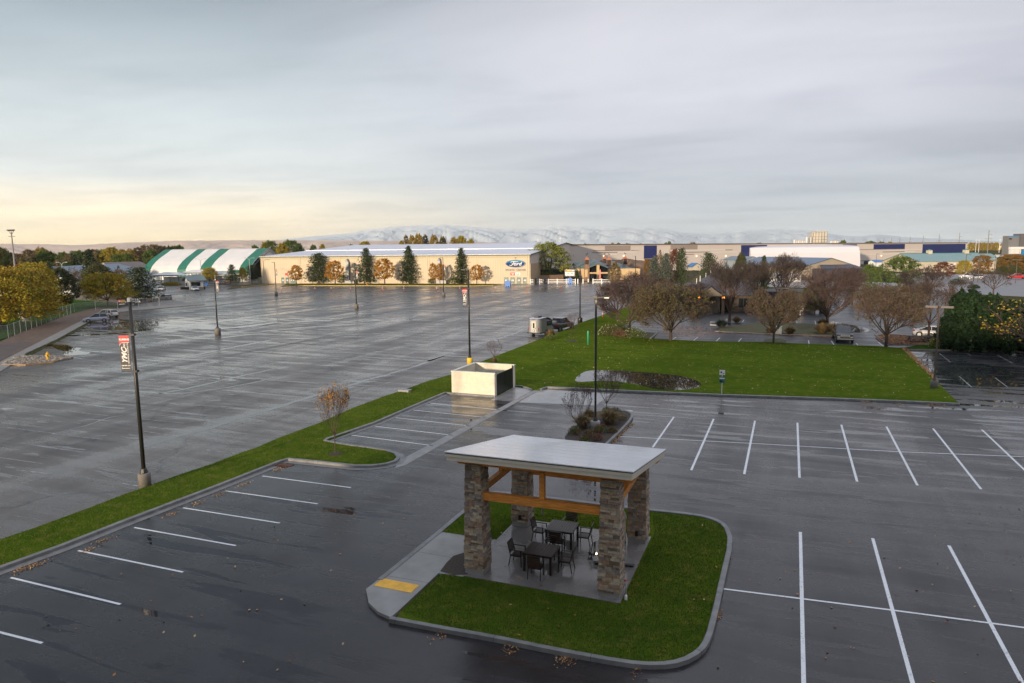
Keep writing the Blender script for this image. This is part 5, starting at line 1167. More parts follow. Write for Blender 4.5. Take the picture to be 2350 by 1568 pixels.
b.add([(.298, .302, 0), (.298, 165, 0), (.298, 165, 10.2), (.298, dR, 14.7), (.298, .302, EV)], [(4,3,2,1,0)]); b.build('gable_wall', TANG, t)
b = MB(); b.box(LH+.001, LH+.25, .1, 22, 0, 7.0); 
for i in range(8): b.box(LH+.25, LH+.30, 1+i*2.6, 1.2+i*2.6, 0, 7.0)
b.build('side_wall', mat('tan_side_wall', (.50, .37, .23), .6, .05, 3), t)
b = MB()
for (ya, za, yb, zb) in ((-.5, EV-.1, dR, 14.8), (dR, 14.8, 146, 12.3), (146, 11.8, 166, 10.3)):
    b.add([(-.4, ya, za), (LH+.4, ya, za), (LH+.4, yb, zb), (-.4, yb, zb), (-.4, ya, za-.12), (LH+.4, ya, za-.12), (LH+.4, yb, zb-.12), (-.4, yb, zb-.12)], [(0,1,2,3),(7,6,5,4),(0,4,5,1),(1,5,6,2),(2,6,7,3),(3,7,4,0)])
b.box(-.3, LH+.3, 34, 35, 12.1, 12.36)
roof_o = b.build('roof', WROOF, t)
b = MB(); b.beam((-.4, -.55, EV-.32), (LH+.42, -.55, EV-.32), .10, .30)
b.beam((LH+.44, -.5, EV-.3), (LH+.44, dR, 14.6), .10, .34); b.beam((LH+.44, dR, 14.6), (LH+.44, 146, 12.05), .10, .34); b.beam((LH+.44, 146, 11.55), (LH+.44, 166, 10.1), .10, .34); b.build('eave_trim', DKGREEN, t)
b = MB(); b.box(.4, LH-.4, -.04, -.002, 9.0, EV-.2); b.build('light_band', BANDM, t)
for s in (LH-88.8, LH-72.4, LH-54.9, LH-37.4, LH-19.2, LH-.6, .3):
    for q in (-.35, .35): b = MB(); b.box(s+q-.09, s+q+.09, -.14, -.045, 0, EV-.3); b.build('downpipe', mat('pale_downpipe', (.62, .52, .36), .5, .05, 3), t)
for x0, x1 in ((LH-69.6, LH-68.3), (LH-33.7, LH-32.6)):
    b = MB(); b.box(x0, x1, -1.0, -.05, 1.2, 8.1); b.tube([(x0+.6, -.52, 7.9), (x0+.6, -.4, 8.5), (x0+.6, 0, 8.65)], .55, 8)
    for i in range(6): b.box(x0-.03, x1+.03, -1.03, -.05, 1.3+i*1.3, 1.42+i*1.3)
    du = b.build('air_duct', GREYMETAL, t)
    b = MB(); b.box(x0-.3, x1+2.4, -1.9, -.1, 0, 1.3); b.build('duct_box', mat('pale_unit', (.42, .40, .36), .5, .1, 3), du)
def ddoor(par, x0, x1, h, y=-.06):
    b = MB(); b.box(x0, x1, y, -.003, 0, h); b.build('door_frame', mat('pale_downpipe', (.62, .52, .36), .5, .05, 3), par)
    for k in range(2):
        a = x0+.08+k*(x1-x0-.16)/2; c = a+(x1-x0-.16)/2-.05; b = MB(); b.box(a, c, y-.04, y-.001, .03, h-.1); d_ = b.build('door', DOORG, par)
        b = MB(); b.box(a+(.1 if k else .5), a+(.35 if k else .75), y-.06, y-.041, .9, 1.45); b.build('notice', WHITE, d_)
for x0, x1 in ((LH-9.45, LH-7.55), (LH-7.1, LH-5.2), (LH-4.85, LH-2.95), (LH-2.6, LH-.75), (LH-96.9, LH-95.5), (LH-95.1, LH-93.5), (LH-93.1, LH-90.6)): ddoor(t, x0, x1, 2.35)
# oval sign
sx, sz = LH-5.1, 7.03
def oval(b, rx, rz, y0, y1, m=0, n=40):
    vs = [(sx+rx*math.cos(2*PI*i/n), y, sz+rz*math.sin(2*PI*i/n)) for y in (y0, y1) for i in range(n)]
    b.add(vs, [tuple(range(n)), ]+[(i, n+i, n+(i+1) % n, (i+1) % n) for i in range(n)], m)
SIGNB = NT('oval_sign_blue'); _o = SIGNB.coord('Object'); _s = SIGNB.n('ShaderNodeSeparateXYZ'); SIGNB.l(_o, _s.inputs[0])
_f = SIGNB.math('MULTIPLY', SIGNB.math('SUBTRACT', _s.outputs[2], 5.7), .38); SIGNB.set('Base Color', SIGNB.ramp(_f, [(.1, (.012, .02, .10)), (.5, (.012, .05, .19)), (.85, (.05, .28, .42))])); SIGNB.set('Roughness', .7); SIGNB.set('Specular IOR Level', .1); SIGNB = SIGNB.mat
b = MB(); oval(b, 3.62, 1.40, -.30, -.02); oval(b, 3.50, 1.30, -.31, -.02, 1); oval(b, 3.34, 1.17, -.32, -.02, 0); oval(b, 3.27, 1.12, -.33, -.02, 2)
sg = b.build('oval_sign', [mat('sign_silver', (.50, .54, .58), .6, 0, 1, 0, spec=.2), mat('sign_navy', (.02, .03, .12), .7, 0, spec=.1), SIGNB], t)
text('lettering', 'ord', 1.75, WHITE, sg, FRONT(sx+.68, -.36, sz-.12), .035, .32, 1.12)
b = MB()                                               # the big looping capital, a ribbon of varying width
def ribbon(b, pts, y=-.37):
    P = [(sx+p[0], sz+p[1], p[2]) for p in pts]
    for i in range(len(P)-1):
        a = Vector((P[i][0], P[i][1])); c = Vector((P[i+1][0], P[i+1][1])); tt = (c-a).normalized(); nn = Vector((-tt.y, tt.x)); e = tt*.02
        q = [a-e+nn*P[i][2], a-e-nn*P[i][2], c+e-nn*P[i+1][2], c+e+nn*P[i+1][2]]
        b.add([(v.x, y, v.y) for v in q], [(0, 1, 2, 3)])
def cr(pts, n=6):
    out = []
    for i in range(len(pts)-1):
        p0 = pts[max(i-1, 0)]; p1 = pts[i]; p2 = pts[i+1]; p3 = pts[min(i+2, len(pts)-1)]
        for k in range(n):
            u = k/n; out.append(tuple(.5*((2*p1[j])+(-p0[j]+p2[j])*u+(2*p0[j]-5*p1[j]+4*p2[j]-p3[j])*u*u+(-p0[j]+3*p1[j]-3*p2[j]+p3[j])*u**3) for j in range(3)))
    return out+[pts[-1]]
ribbon(b, cr([(-1.35, .12, .05), (-1.55, .40, .09), (-1.25, .68, .10), (-.6, .72, .11), (.3, .60, .10), (1.05, .76, .04)]))
ribbon(b, cr([(-.35, .68, .08), (-.62, .30, .14), (-.95, -.22, .16), (-1.40, -.62, .13), (-1.95, -.58, .09), (-2.0, -.30, .04)]))
ribbon(b, cr([(-1.15, .02, .04), (-.7, .08, .08), (-.15, .16, .05)]))
b.build('lettering', WHITE, sg)
text('lettering', 'SPORTS  CENTER', .98, mat('sign_grey', (.22, .24, .27), .5, 0), t, FRONT(sx, -.10, 4.78), .018, 0, .98, .05)
b = MB(); b.box(LH-6.95, LH-5.22, -.10, -.045, 2.92, 3.88); b.box(LH-5.22, LH-3.40, -.10, -.045, 2.92, 3.88, 1); b.box(LH-6.65, LH-5.5, -.12, -.10, 3.36, 3.55, 1)
b.add([(LH-6.4, -.115, 3.34), (LH-6.08, -.115, 3.10), (LH-5.75, -.115, 3.34)], [(0, 1, 2)], 1)
ss = b.build('entry_sign', [mat('sign_red', (.60, .02, .03), .5, 0), WHITE], t); text('lettering', 'S-2', .85, BLACK, ss, FRONT(LH-4.3, -.11, 3.40), .03, 0, .9, .01)
b = MB(); b.box(LH-95.1, LH-94.0, -.10, -.045, 3.0, 3.9); b.build('entry_sign', mat('sign_red', (.60, .02, .03), .5, 0), t)
b = MB(); b.box(LH-5.3, LH-4.9, -.5, -.05, 8.85, 9.1); b.build('wall_lamp', BLACK, t)
for x in (8, 26, 46, 66, 84, 99): b = MB(); b.tube([(x, 18+x*.1, 10.9), (x, 18+x*.1, 12.3)], .12, 6); b.build('vent_pipe', mat('pale_pipe', (.55, .55, .57), .5, .05), roof_o)
b = MB(); b.tube([(LH-12, dR-4, 14), (LH-12, dR-4, 16.6)], .25, 6); b.tube([(LH-2, dR-2, 14.3), (LH-2, dR-2, 17.5)], .07, 5); b.box(LH-2.6, LH-1.4, dR-2.1, dR-1.9, 16.6, 16.8); b.build('roof_mast', mat('pale_pipe', (.55, .55, .57), .5, .05), roof_o)
for x in (62, 84, 100, 110, 150):
    b = MB(); b.box(LH+.001, LH+.06, x, x+1.1, 6.2, 8.0); b.build('window', GLASS, t)
# striped fabric hall
SA = (-267.6, 231.0); SF = Fac(SA, (SA[0]+.9902*50, SA[1]+.1395*50)); t = SF.thing('striped_hall', 'curved fabric riding hall striped in broad green and white bands', 'building')
prof = [(0, 0), (.1, 2.5), (.4, 4.6), (1.7, 6.2), (4.2, 8.1), (6.8, 9.6), (11.9, 12.0), (14.2, 13.15), (15.6, 13.5)]
prof = prof+[(31.2-y, z) for y, z in prof[-2::-1]]
cuts = [(0, 3.9, 1), (3.9, 17.6, 0), (17.6, 22.1, 1), (22.1, 29.2, 0), (29.2, 34.5, 1), (34.5, 48.7, 0), (48.7, 54.2, 1)]
GRF = mat('green_fabric', (.022, .155, .105), .5, .12, .3); WHF = mat('white_fabric', (.66, .655, .64), .55, .05, .25)
for x0, x1, c in cuts:
    b = MB()
    for i in range(len(prof)-1): b.quad((x0, *prof[i]), (x1, *prof[i]), (x1, *prof[i+1]), (x0, *prof[i+1]))
    b.build('roof_band', GRF if c else WHF, t, True)
b = MB(); b.add([(.3, *p) for p in prof], [tuple(range(len(prof)))]); b.build('end_wall', WHF, t)
b = MB()
for i in range(len(prof)-1):
    b.beam((54.1, *prof[i]), (54.1, *prof[i+1]), .2, .25); q0 = (54.1, prof[i][0]*.93+1.3, prof[i][1]*.9); q1 = (54.1, prof[i+1][0]*.93+1.3, prof[i+1][1]*.9)
    b.beam(q0, q1, .15, .18); b.beam((54.1, *prof[i]), q1, .1, .1)
b.build('truss', GREYMETAL, t)
b = MB(); b.add([(53.9, *p) for p in prof if p[0] > 6], [tuple(range(len([1 for p in prof if p[0] > 6])))]); b.build('end_wall', WHF, t)
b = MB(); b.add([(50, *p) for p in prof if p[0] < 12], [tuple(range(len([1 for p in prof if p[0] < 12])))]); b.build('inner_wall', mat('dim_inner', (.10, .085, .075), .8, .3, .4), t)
# canopies before the striped hall
def canopy(label, px0, px1, pyb, ht, dep, mroof, rows=4, group=None, hip=True):
    A = G(px0, pyb); B = G(px1, pyb); f = Fac(A, B); t = f.thing('canopy', label, 'canopy', group); L = f.L
    b = MB(); z = ht
    b.add([(-.3, -.3, z), (L+.3, -.3, z), (L+.3, dep+.3, z), (-.3, dep+.3, z), (L*.25, dep/2, z+1.1), (L*.75, dep/2, z+1.1)], [(0,1,5,4),(1,2,5),(2,3,4,5),(3,0,4),(3,2,1,0)], 0)
    b.build('roof', mroof, t); b = MB(); b.box(-.35, L+.35, -.4, -.3, z-.35, z+.05); b.build('fascia', DKGREEN, t)
    n = max(2, int(L/3)); 
    for i in range(n+1):
        for y in (0, dep): b = MB(); b.box(i*L/n-.07, i*L/n+.07, y-.07, y+.07, 0, z); b.build('post', mat('green_post', (.05, .10, .08), .5, .1), t)
    b = MB(); b.box(0, L, dep-.1, dep, .2, z-.8); b.build('back_panel', WHITE, t); return t
canopy('white hipped canopy roof left of the ticket booth', 352, 411, 654, 3.6, 6, WHF); canopy('white canopy roof directly behind the ticket booth', 418, 470, 651, 4.2, 6, WHF)
canopy('white canopy with green fascia behind the small yellow-green tree', 474, 520, 650, 3.6, 6, WHF); canopy('green-edged canopy beside the sign-board pine', 524, 556, 649.5, 3.9, 5, GRF)
# ticket booth
f = Fac(G(426, 663.5), G(442, 664.5)); t = f.thing('ticket_booth', 'small white gabled ticket booth with a grey-green roof in the yard', 'booth'); L = 3.0
b = MB(); b.box(0, L, 0, 4.6, 0, 2.9); b.add([(0, 0, 2.9), (L, 0, 2.9), (L/2, 0, 4.5)], [(0, 1, 2)]); b.add([(0, 4.6, 2.9), (L, 4.6, 2.9), (L/2, 4.6, 4.5)], [(2, 1, 0)]); b.build('wall', WHITE, t)
b = MB(); gable(b, 0, L, 0, 4.6, 2.95, 4.6, 0, 'y', None, .9, .12); b.build('roof', ribbed('slate_green_roof', (.13, .19, .19), .5, .4, 1), t)
b = MB(); b.box(.3, 1.4, -.05, -.01, 1.0, 2.0); b.build('window', GLASS, t); b = MB(); b.box(L+.01, L+.05, .5, 3.6, .9, 2.3); b.build('window', GLASS, t)
b = MB(); b.box(1.7, 2.6, -.06, -.01, 0, 2.1); b.build('door', mat('pale_door', (.55, .56, .55), .5), t)
# stables at the left
def barn(name, label, px0, d0, px1, d1, dep, ze, zr, mw, mr, cat='building', wins=0, mwin=None, along='x'):
    f = Fac(gat(px0, d0), gat(px1, d1)); t = f.thing(name, label, cat); L = f.L
    b = MB(); b.box(0, L, 0, dep, 0, ze)
    if along == 'x':
        b.add([(0, 0, ze), (0, dep, ze), (0, dep/2, zr-.1)], [(0, 2, 1)]); b.add([(L, 0, ze), (L, dep, ze), (L, dep/2, zr-.1)], [(0, 1, 2)])
    else:
        b.add([(0, 0, ze), (L, 0, ze), (L/2, 0, zr-.1)], [(0, 1, 2)]); b.add([(0, dep, ze), (L, dep, ze), (L/2, dep, zr-.1)], [(2, 1, 0)])
    b.build('wall', mw, t); b = MB(); gable(b, 0, L, 0, dep, ze+.05, zr, 0, along, None, .5, .2); b.build('roof', mr, t)
    for i in range(wins):
        x = (i+.5)*L/wins; b = MB(); b.box(x-L/wins*.28, x+L/wins*.28, -.06, -.01, ze*.35, ze*.8); b.build('window', mwin or GLASS, t)
    return t, f
STR = ribbed('blue_grey_roof', (.20, .24, .29), .8, .45, 0); BRR = mat('brown_roof', (.21, .16, .135), .6, .15, .5); CREAMW = mat('cream_wall', (.56, .50, .39), .6, .06, .6)
barn('stable_block', 'long blue-grey roofed stable seen between the bare trees at the left', 168, 205, 352, 262, 24, 4.5, 8.2, WHITE, STR)
barn('stable_block', 'cream stable block behind the tall dark fir', 152, 285, 203, 292, 10, 5.0, 6.4, CREAMW, WHF)
barn('stable_block', 'brown-roofed grandstand with white fascias left of the striped hall', 272, 300, 352, 320, 14, 5.2, 8.2, CREAMW, BRR, wins=9)
barn('stable_block', 'low white-edged stable roof behind the thin bare tree', 212, 300, 275, 310, 12, 4.6, 6.2, CREAMW, WHF, wins=6)
# warehouse: white, taupe and navy concrete panels
A = gat(1296, 335); B = gat(2216, 500); f = Fac(A, B); t = f.thing('warehouse', 'vast tilt-up concrete warehouse in beige, taupe and navy panels across the background', 'building'); L = f.L; HW = 13.9
def wtop(s): return HW-.75*s/L
b = MB(); b.add([(0, 0, 0), (L, 0, 0), (L, 0, wtop(L)), (0, 0, wtop(0)), (0, 150, 0), (L, 150, 0), (L, 150, wtop(L)), (0, 150, wtop(0))], [(0,1,2,3),(5,4,7,6),(4,0,3,7),(1,5,6,2),(3,2,6,7)]); WB = mat('warehouse_beige', (.66, .585, .52), .7, .04, .05); b.build('wall', WB, t)
b = MB(); b.beam((0, -.15, wtop(0)-.1), (L, -.15, wtop(L)-.1), .4, .55); b.build('parapet_cap', mat('cap_brown', (.15, .12, .10), .6, .05), t)
TAU = mat('warehouse_taupe', (.34, .28, .245), .7, .05, .05); NAVY = mat('warehouse_navy', (.018, .028, .13), .6, .05, .05); STRW = mat('warehouse_white_stripe', (.72, .68, .63), .6, .02); STRD = mat('warehouse_dark_stripe', (.16, .13, .12), .6, .05)
def rr(name, m, rects, pr):
    for (x0, y0, x1, y1) in rects: b = MB(); f.rect(b, x0, y0, x1, y1, pr); b.build(name, m, t)
zs_ = lambda x, y: (1085.2+.16297*x, 549+.16297*y); zr_ = lambda x, y: (1404.3+.16297*x, 549+.16297*y); zt_ = lambda x, y: (1966+.16298*x, 510.7+.16298*y); zf_ = lambda x, y: (1710.7+.10865*x, 510.7+.10865*y)
R4 = lambda fn, a, b_, c, d: (*fn(a, b_), *fn(c, d))
rr('panel', TAU, [R4(zs_, 1855, 94, 2215, 158), R4(zr_, 820, 84, 1200, 148)], .06)
rr('panel', NAVY, [R4(zr_, 446, 90, 627, 275), R4(zr_, 1812, 84, 2175, 275), R4(zt_, 233, 306, 672, 374), R4(zt_, 920, 304, 1523, 445), R4(zf_, 2050, 465, 2350, 490)], .06)
rr('stripe', STRW, [R4(zs_, 1748, 215, 2033, 226), R4(zs_, 2033, 182, 2312, 194), R4(zs_, 2215, 152, 2350, 163), R4(zr_, 258, 152, 443, 164), R4(zr_, 1008, 148, 1590, 160), R4(zr_, 940, 179, 1008, 190), R4(zr_, 1378, 178, 1760, 189), R4(zr_, 258, 289, 443, 301), R4(zt_, 40, 442, 668, 453), R4(zt_, 672, 374, 918, 386), R4(zt_, 670, 407, 815, 419)], .09)
rr('stripe', STRD, [R4(zs_, 1690, 156, 2210, 164), R4(zs_, 1672, 185, 2033, 193), R4(zr_, 1590, 148, 1693, 156), R4(zr_, 1008, 180, 1378, 188), R4(zr_, 990, 211, 1150, 219), R4(zt_, 40, 376, 672, 382), R4(zt_, 357, 410, 668, 418), R4(zt_, 40, 530, 480, 537), R4(zr_, 0, 291, 255, 300)], .09)
rr('dock_opening', BLACK, [R4(zr_, 285, 304, 415, 320), R4(zt_, 95, 542, 187, 605), R4(zr_, 1620, 305, 1760, 360), R4(zr_, 455, 280, 620, 330)], .12)
for q in (zr_(1185, 240), zr_(1598, 238), zs_(1700, 312), zt_(338, 470), zs_(1838, 240), zs_(2120, 238)):
    s_, z_ = f.uv(*q); b = MB(); b.box(s_-.3, s_+.3, -.35, -.1, z_-.2, z_+.2); b.build('wall_light', emit('wall_light', '#ffd8a0', 2.5), t)
# white membrane hall
f = Fac(gat(1723, 392), gat(1973, 399)); t = f.thing('membrane_hall', 'long windowless white membrane hall in front of the warehouse', 'building'); L = f.L
b = MB(); pr = [(0, 0), (.2, 3.5), (.8, 8), (2.2, 11.2), (5, 11.9), (14, 12.25), (28, 11.6), (32, 10), (34, 0)]
for i in range(len(pr)-1): b.quad((0, *pr[i]), (L, *pr[i]), (L, *pr[i+1]), (0, *pr[i+1]))
b.add([(0, *p) for p in pr], [tuple(range(len(pr)))]); b.add([(L, *p) for p in pr], [tuple(range(len(pr)-1, -1, -1))]); b.build('roof', mat('bright_membrane', (.68, .675, .71), .5, .02, .1), t)
# blue-roofed building with a pale gable
BLR = ribbed('blue_metal_roof', (.07, .125, .22), 1.0, .35, 1, dark=.85)
f = Fac(gat(1841, 250), gat(1962, 254)); t = f.thing('gabled_building', 'broad building with a beige gable and steel-blue roof before the white membrane hall', 'building'); L = f.L
b = MB(); b.box(0, L, 0, 48, 0, 4.7); b.add([(0, 0, 4.7), (L, 0, 4.7), (L*.52, 0, 7.6)], [(0, 1, 2)]); b.build('wall', mat('beige_gable', (.34, .29, .215), .6, .05, 1), t)
b = MB(); gable(b, 0, L, 0, 48, 4.75, 7.75, 0, 'y', L*.52, .4, .2); b.build('roof', BLR, t)
b = MB(); b.add([(L*.15, -6, 4.1), (L*.98, -6, 4.1), (L*.85, -.4, 5.3), (L*.28, -.4, 5.3)], [(0, 1, 2, 3)]); b.box(L*.17, L*.96, -5.9, -.1, 0, 4.0); b.build('front_wing', mat('dark_blue_wing', (.035, .05, .085), .5, .1, 1), t)
f = Fac(gat(1782, 236), gat(1838, 238)); t = f.thing('market_stall_row', 'row of white tents under the blue roof behind the tall bare tree', 'tent'); L = f.L
for i in range(3): b = MB(); x = i*L/3; b.box(x+.1, x+L/3-.1, 0, 4, 0, 2.2); b.add([(x, -.2, 2.2), (x+L/3, -.2, 2.2), (x+L/3, 4.2, 2.2), (x, 4.2, 2.2), (x+L/6, 2, 3.4)], [(0,1,4),(1,2,4),(2,3,4),(3,0,4)]); b.build('tent', WHF, t)
barn('pale_hall', 'pale blue gabled hall beside the white membrane hall', 1706, 345, 1746, 347, 20, 5.5, 7.2, mat('pale_blue_wall', (.30, .36, .41), .6, .05, 1), mat('pale_blue_roof', (.16, .21, .26), .5, .05, 1), along='y')
barn('kiosk', 'small tan kiosk with a bright blue roof near the open green pine', 1588, 330, 1608, 331, 5, 2.9, 4.6, CREAMW, mat('bright_blue_roof', (.04, .17, .42), .4, .05, 1), 'kiosk', along='y')
barn('kiosk', 'tiny blue-roofed kiosk with a white tank beside the warehouse dock', 2006, 395, 2022, 396, 5, 2.6, 3.8, WHITE, mat('bright_blue_roof', (.04, .17, .42), .4, .05, 1), 'kiosk')
# teal-roofed store
TEAL = ribbed('teal_standing_seam', (.19, .33, .335), 1.6, .4, 0, dark=.35)
f = Fac(gat(2106, 304), gat(2283, 308)); t = f.thing('store', 'tan store with a ribbed teal roof and two roof cupolas at the right', 'building'); L = f.L
b = MB(); b.box(0, L, 0, 24, 0, 4.8); b.add([(0, 0, 4.8), (0, 24, 4.8), (0, 12, 8.0)], [(0, 2, 1)]); b.add([(L, 0, 4.8), (L, 24, 4.8), (L, 12, 8.0)], [(0, 1, 2)]); b.build('wall', CREAMW, t)
b = MB(); gable(b, 0, L, 0, 24, 4.95, 8.15, 0, 'x', None, .6, .2); ro = b.build('roof', TEAL, t); b = MB(); b.box(-.6, L+.6, 11.8, 12.2, 8.1, 8.3); b.build('ridge_cap', mat('teal_dark', (.05, .16, .14), .5), ro)
for px in (2131.5, 2215.5):
    s_ = f.uv(px, 580, 12)[0]; b = MB(); b.box(s_-.85, s_+.85, 11, 13, 7.9, 9.5); c_ = b.build('cupola', CREAMW, ro); b = MB(); b.lathe([(1.5, 9.5), (.1, 10.1)], (s_, 12, 0), 4); b.build('cupola_roof', mat('teal_dark', (.05, .16, .14), .5), ro)
for i in range(3): b = MB(); b.box(-.05, -.01, 4+i*5.5, 6.4+i*5.5, 1, 5); b.build('window', GLASS, t)
s0, _z = f.uv(2268, 604); text('lettering', 'Store', 1.9, mat('store_letters', (.12, .03, .03), .5, 0), t, FRONT(s0-.4, -.05, 3.6), .06, 0, 1, .03)
s0, _z = f.uv(2185, 606); b = MB(); b.box(s0-1.5, s0+.6, -.1, -.01, 3.0, 4.0); b.box(s0-1.4, s0+.5, -.12, -.1, 3.15, 3.3, 1); b.box(s0-1.4, s0+.5, -.12, -.1, 3.6, 3.8, 1); b.box(s0+.65, s0+1.5, -.1, -.01, 3.0, 4.0); b.build('wall_sign', [WHITE, mat('sign_maroon', (.35, .05, .05), .5)], t)
barn('store_annex', 'small teal-roofed annex behind the right end of the store', 2262, 340, 2284, 341, 8, 5.6, 7.4, CREAMW, TEAL)
# big grey building at the right edge
f = Fac(gat(2311, 700), gat(2420, 704)); t = f.thing('office_block', 'tall grey building with a blue parapet and white fins at the right edge', 'building'); L = f.L; GRY = mat('grey_cladding', (.19, .19, .19), .6, .05, .1); GRD = mat('dark_grey_cladding', (.125, .12, .125), .6, .05, .1)
s1 = f.uv(2337, 560)[0]; b = MB(); b.box(0, s1, 0, 8, 0, 19.8); b.build('wall', GRY, t); b = MB(); b.box(s1+.01, L, -2, 8, 0, 21.8); b.build('tower_wall', GRD, t)
b = MB(); f.rect(b, 2315, 541.5, 2336.5, 543.6, .15); b.build('blue_parapet', mat('parapet_blue', (.02, .22, .5), .5), t); b = MB(); f.rect(b, 2314.8, 547, 2321, 550, .15); b.build('wall_panel', BLACK, t)
b = MB(); f.rect(b, 2313.6, 567, 2347, 572, 2.6); b.build('canopy_band', WHITE, t)
for i in range(8): b = MB(); f.rect(b, 2314+i*3.1, 572, 2315.5+i*3.1, 583, 2.6); b.build('fin', WHITE, t)
b = MB(); f.rect(b, 2339.5, 574.5, 2352, 585, 3.2); b.build('blue_entrance', mat('parapet_blue', (.02, .22, .5), .5), t)
# factory on the skyline
FC = mat('factory_cream', (.60, .55, .46), .7, .1, .03); FG = mat('factory_frame', (.12, .12, .12), .7, .1)
f = Fac(gat(1863.5, 1500), gat(1898.5, 1500)); t = f.thing('factory', 'cream factory tower block standing above the warehouse skyline', 'factory'); L = f.L
b = MB(); f.rect(b, 1863.9, 543, 1884, 570, 0, 20); f.rect(b, 1872, 530.5, 1898.5, 570, -2, 25); f.rect(b, 1864.5, 534, 1873, 543, -4, 18); b.build('block', FC, t)
b = MB()
for px in (1864.5, 1871, 1878, 1884.5, 1891, 1897.5): f.rect(b, px-.25, 534 if px < 1870 else 531.5, px+.25, 559, .5)
for py in (532.5, 543.5, 550, 556): f.rect(b, 1872 if py < 540 else 1864, py-.2, 1898, py+.25, .6)
b.build('frame', FG, t)
sl = [(1818.8, 1824, 550)]+[(1824.8+i*4.3, 1828.5+i*4.3, 552) for i in range(5)]+[(1846.7, 1852, 543.2), (1856.3, 1860.8, 544.3)]+[(1903+i*5, 1907.6+i*5, 552.6) for i in range(4)]
sord = 'first second third fourth fifth sixth seventh eighth ninth tenth eleventh twelfth'.split()
for i, (x0, x1, y0) in enumerate(sl):
    p = gat((x0+x1)/2, 1500); h_ = hgt(p, y0); r_ = (x1-x0)/2*mpp(p)
    tt = thing('silo', 'white silo by the factory on the skyline, %s from the left' % sord[i], 'silo', p, 0, 'silos beside the factory'); b = MB(); b.lathe([(r_, 0), (r_, h_*.96), (r_*.3, h_)], n=14); b.build('drum', FC if i % 2 else mat('silo_white', (.68, .66, .64), .6, .05), tt, True); b = MB(); b.lathe([(r_*.3, h_), (.3, h_+.8)], n=8); b.build('hatch', FG, tt)
# restaurant
SHN = NT('shingle_roof'); _o = SHN.coord('Object'); _b = SHN.n('ShaderNodeTexBrick'); _b.inputs['Scale'].default_value = 1.0; _b.inputs['Brick Width'].default_value = .9; _b.inputs['Row Height'].default_value = .32; _b.inputs['Mortar Size'].default_value = .03
_mp = SHN.n('ShaderNodeMapping'); SHN.l(_o, _mp.inputs[0]); SHN.l(_mp.outputs[0], _b.inputs['Vector']); _b.inputs['Color1'].default_value = (.085, .078, .095, 1); _b.inputs['Color2'].default_value = (.062, .058, .072, 1); _b.inputs['Mortar'].default_value = (.03, .028, .034, 1); SHN.l(_b.outputs[0], SHN.b.inputs['Base Color']); SHN.set('Roughness', .6); SHN = SHN.mat
f = Fac(gat(1583, 131), gat(1765, 128)); t = f.thing('restaurant', 'low restaurant with a dark shingle hip roof, lit porch gable and stone walls', 'building'); L = f.L
b = MB(); b.box(.8, L-.8, .8, 24, 0, 3.3); b.build('wall', mat('brown_stone_wall', (.07, .052, .04), .8, .4, 1.5), t)
b = MB(); pk = (L*.40, 12.5, 7.6); pk2 = (L*.55, 12.5, 7.5); b.add([(0, 0, 3.2), (L, 0, 3.2), (L, 25, 3.2), (0, 25, 3.2), pk, pk2], [(0, 1, 5, 4), (1, 2, 5), (2, 3, 4, 5), (3, 0, 4), (3, 2, 1, 0)]); rf = b.build('roof', SHN, t)
for i, (u, v) in enumerate(((.12, 14.5), (.17, 14.8), (.25, 15.2), (.32, 15.5))): b = MB(); b.tube([(L*u, v, 3.8+i*.6), (L*u, v, 5.7+i*.55)], .07, 6); b.build('vent_pipe', WHITE, rf)
s0 = f.uv(1598, 672, -3)[0]; s1 = f.uv(1665, 672, -3)[0]; sm = (s0+s1)/2
b = MB(); b.add([(s0, -3, 3.2), (s1, -3, 3.2), (sm, -3, 5.1), (s0, 5, 3.2), (s1, 5, 3.2), (sm, 6, 5.1)], [(0, 2, 5, 3), (1, 4, 5, 2)]); b.build('porch_roof', SHN, t)
b = MB(); b.add([(s0+.3, -2.9, 3.2), (s1-.3, -2.9, 3.2), (sm, -2.9, 4.9)], [(0, 1, 2)]); b.build('porch_gable', mat('porch_beige', (.13, .11, .085), .7, .05), t)
for x in (s0+.4, s1-.4): b = MB(); b.box(x-.25, x+.25, -2.8, -2.3, 0, 3.1); b.build('porch_post', mat('shade_dark_post', (.045, .032, .024), .8, .2, 3), t); b = MB(); b.box(x-.22, x+.22, -3.1, -2.95, 2.85, 3.15); b.build('porch_lamp', emit('porch_lamp', '#ff9a30', 1.4), t)  # post colour darkened to carry the shade under the porch gable
b = MB(); b.box(s0+.8, s1-.8, -1.2, -1.0, 0, 3.0); b.build('porch_shade_infill', mat('shade_dark_infill', (.02, .017, .015), .5, .2, 2), t)  # added near-black wall standing in for the shade below the gable
for i in range(6): b = MB(); x = L*.62+i*1.05*L/16; b.box(x, x+.8, .7, .78, .9, 2.6); b.build('window', GLASS, t)
b = MB(); b.box(L*.98, L*.98+9, 5, 14, 0, 3.6); b.build('service_wing', mat('dark_roofing', (.06, .055, .06), .7, .1), t)
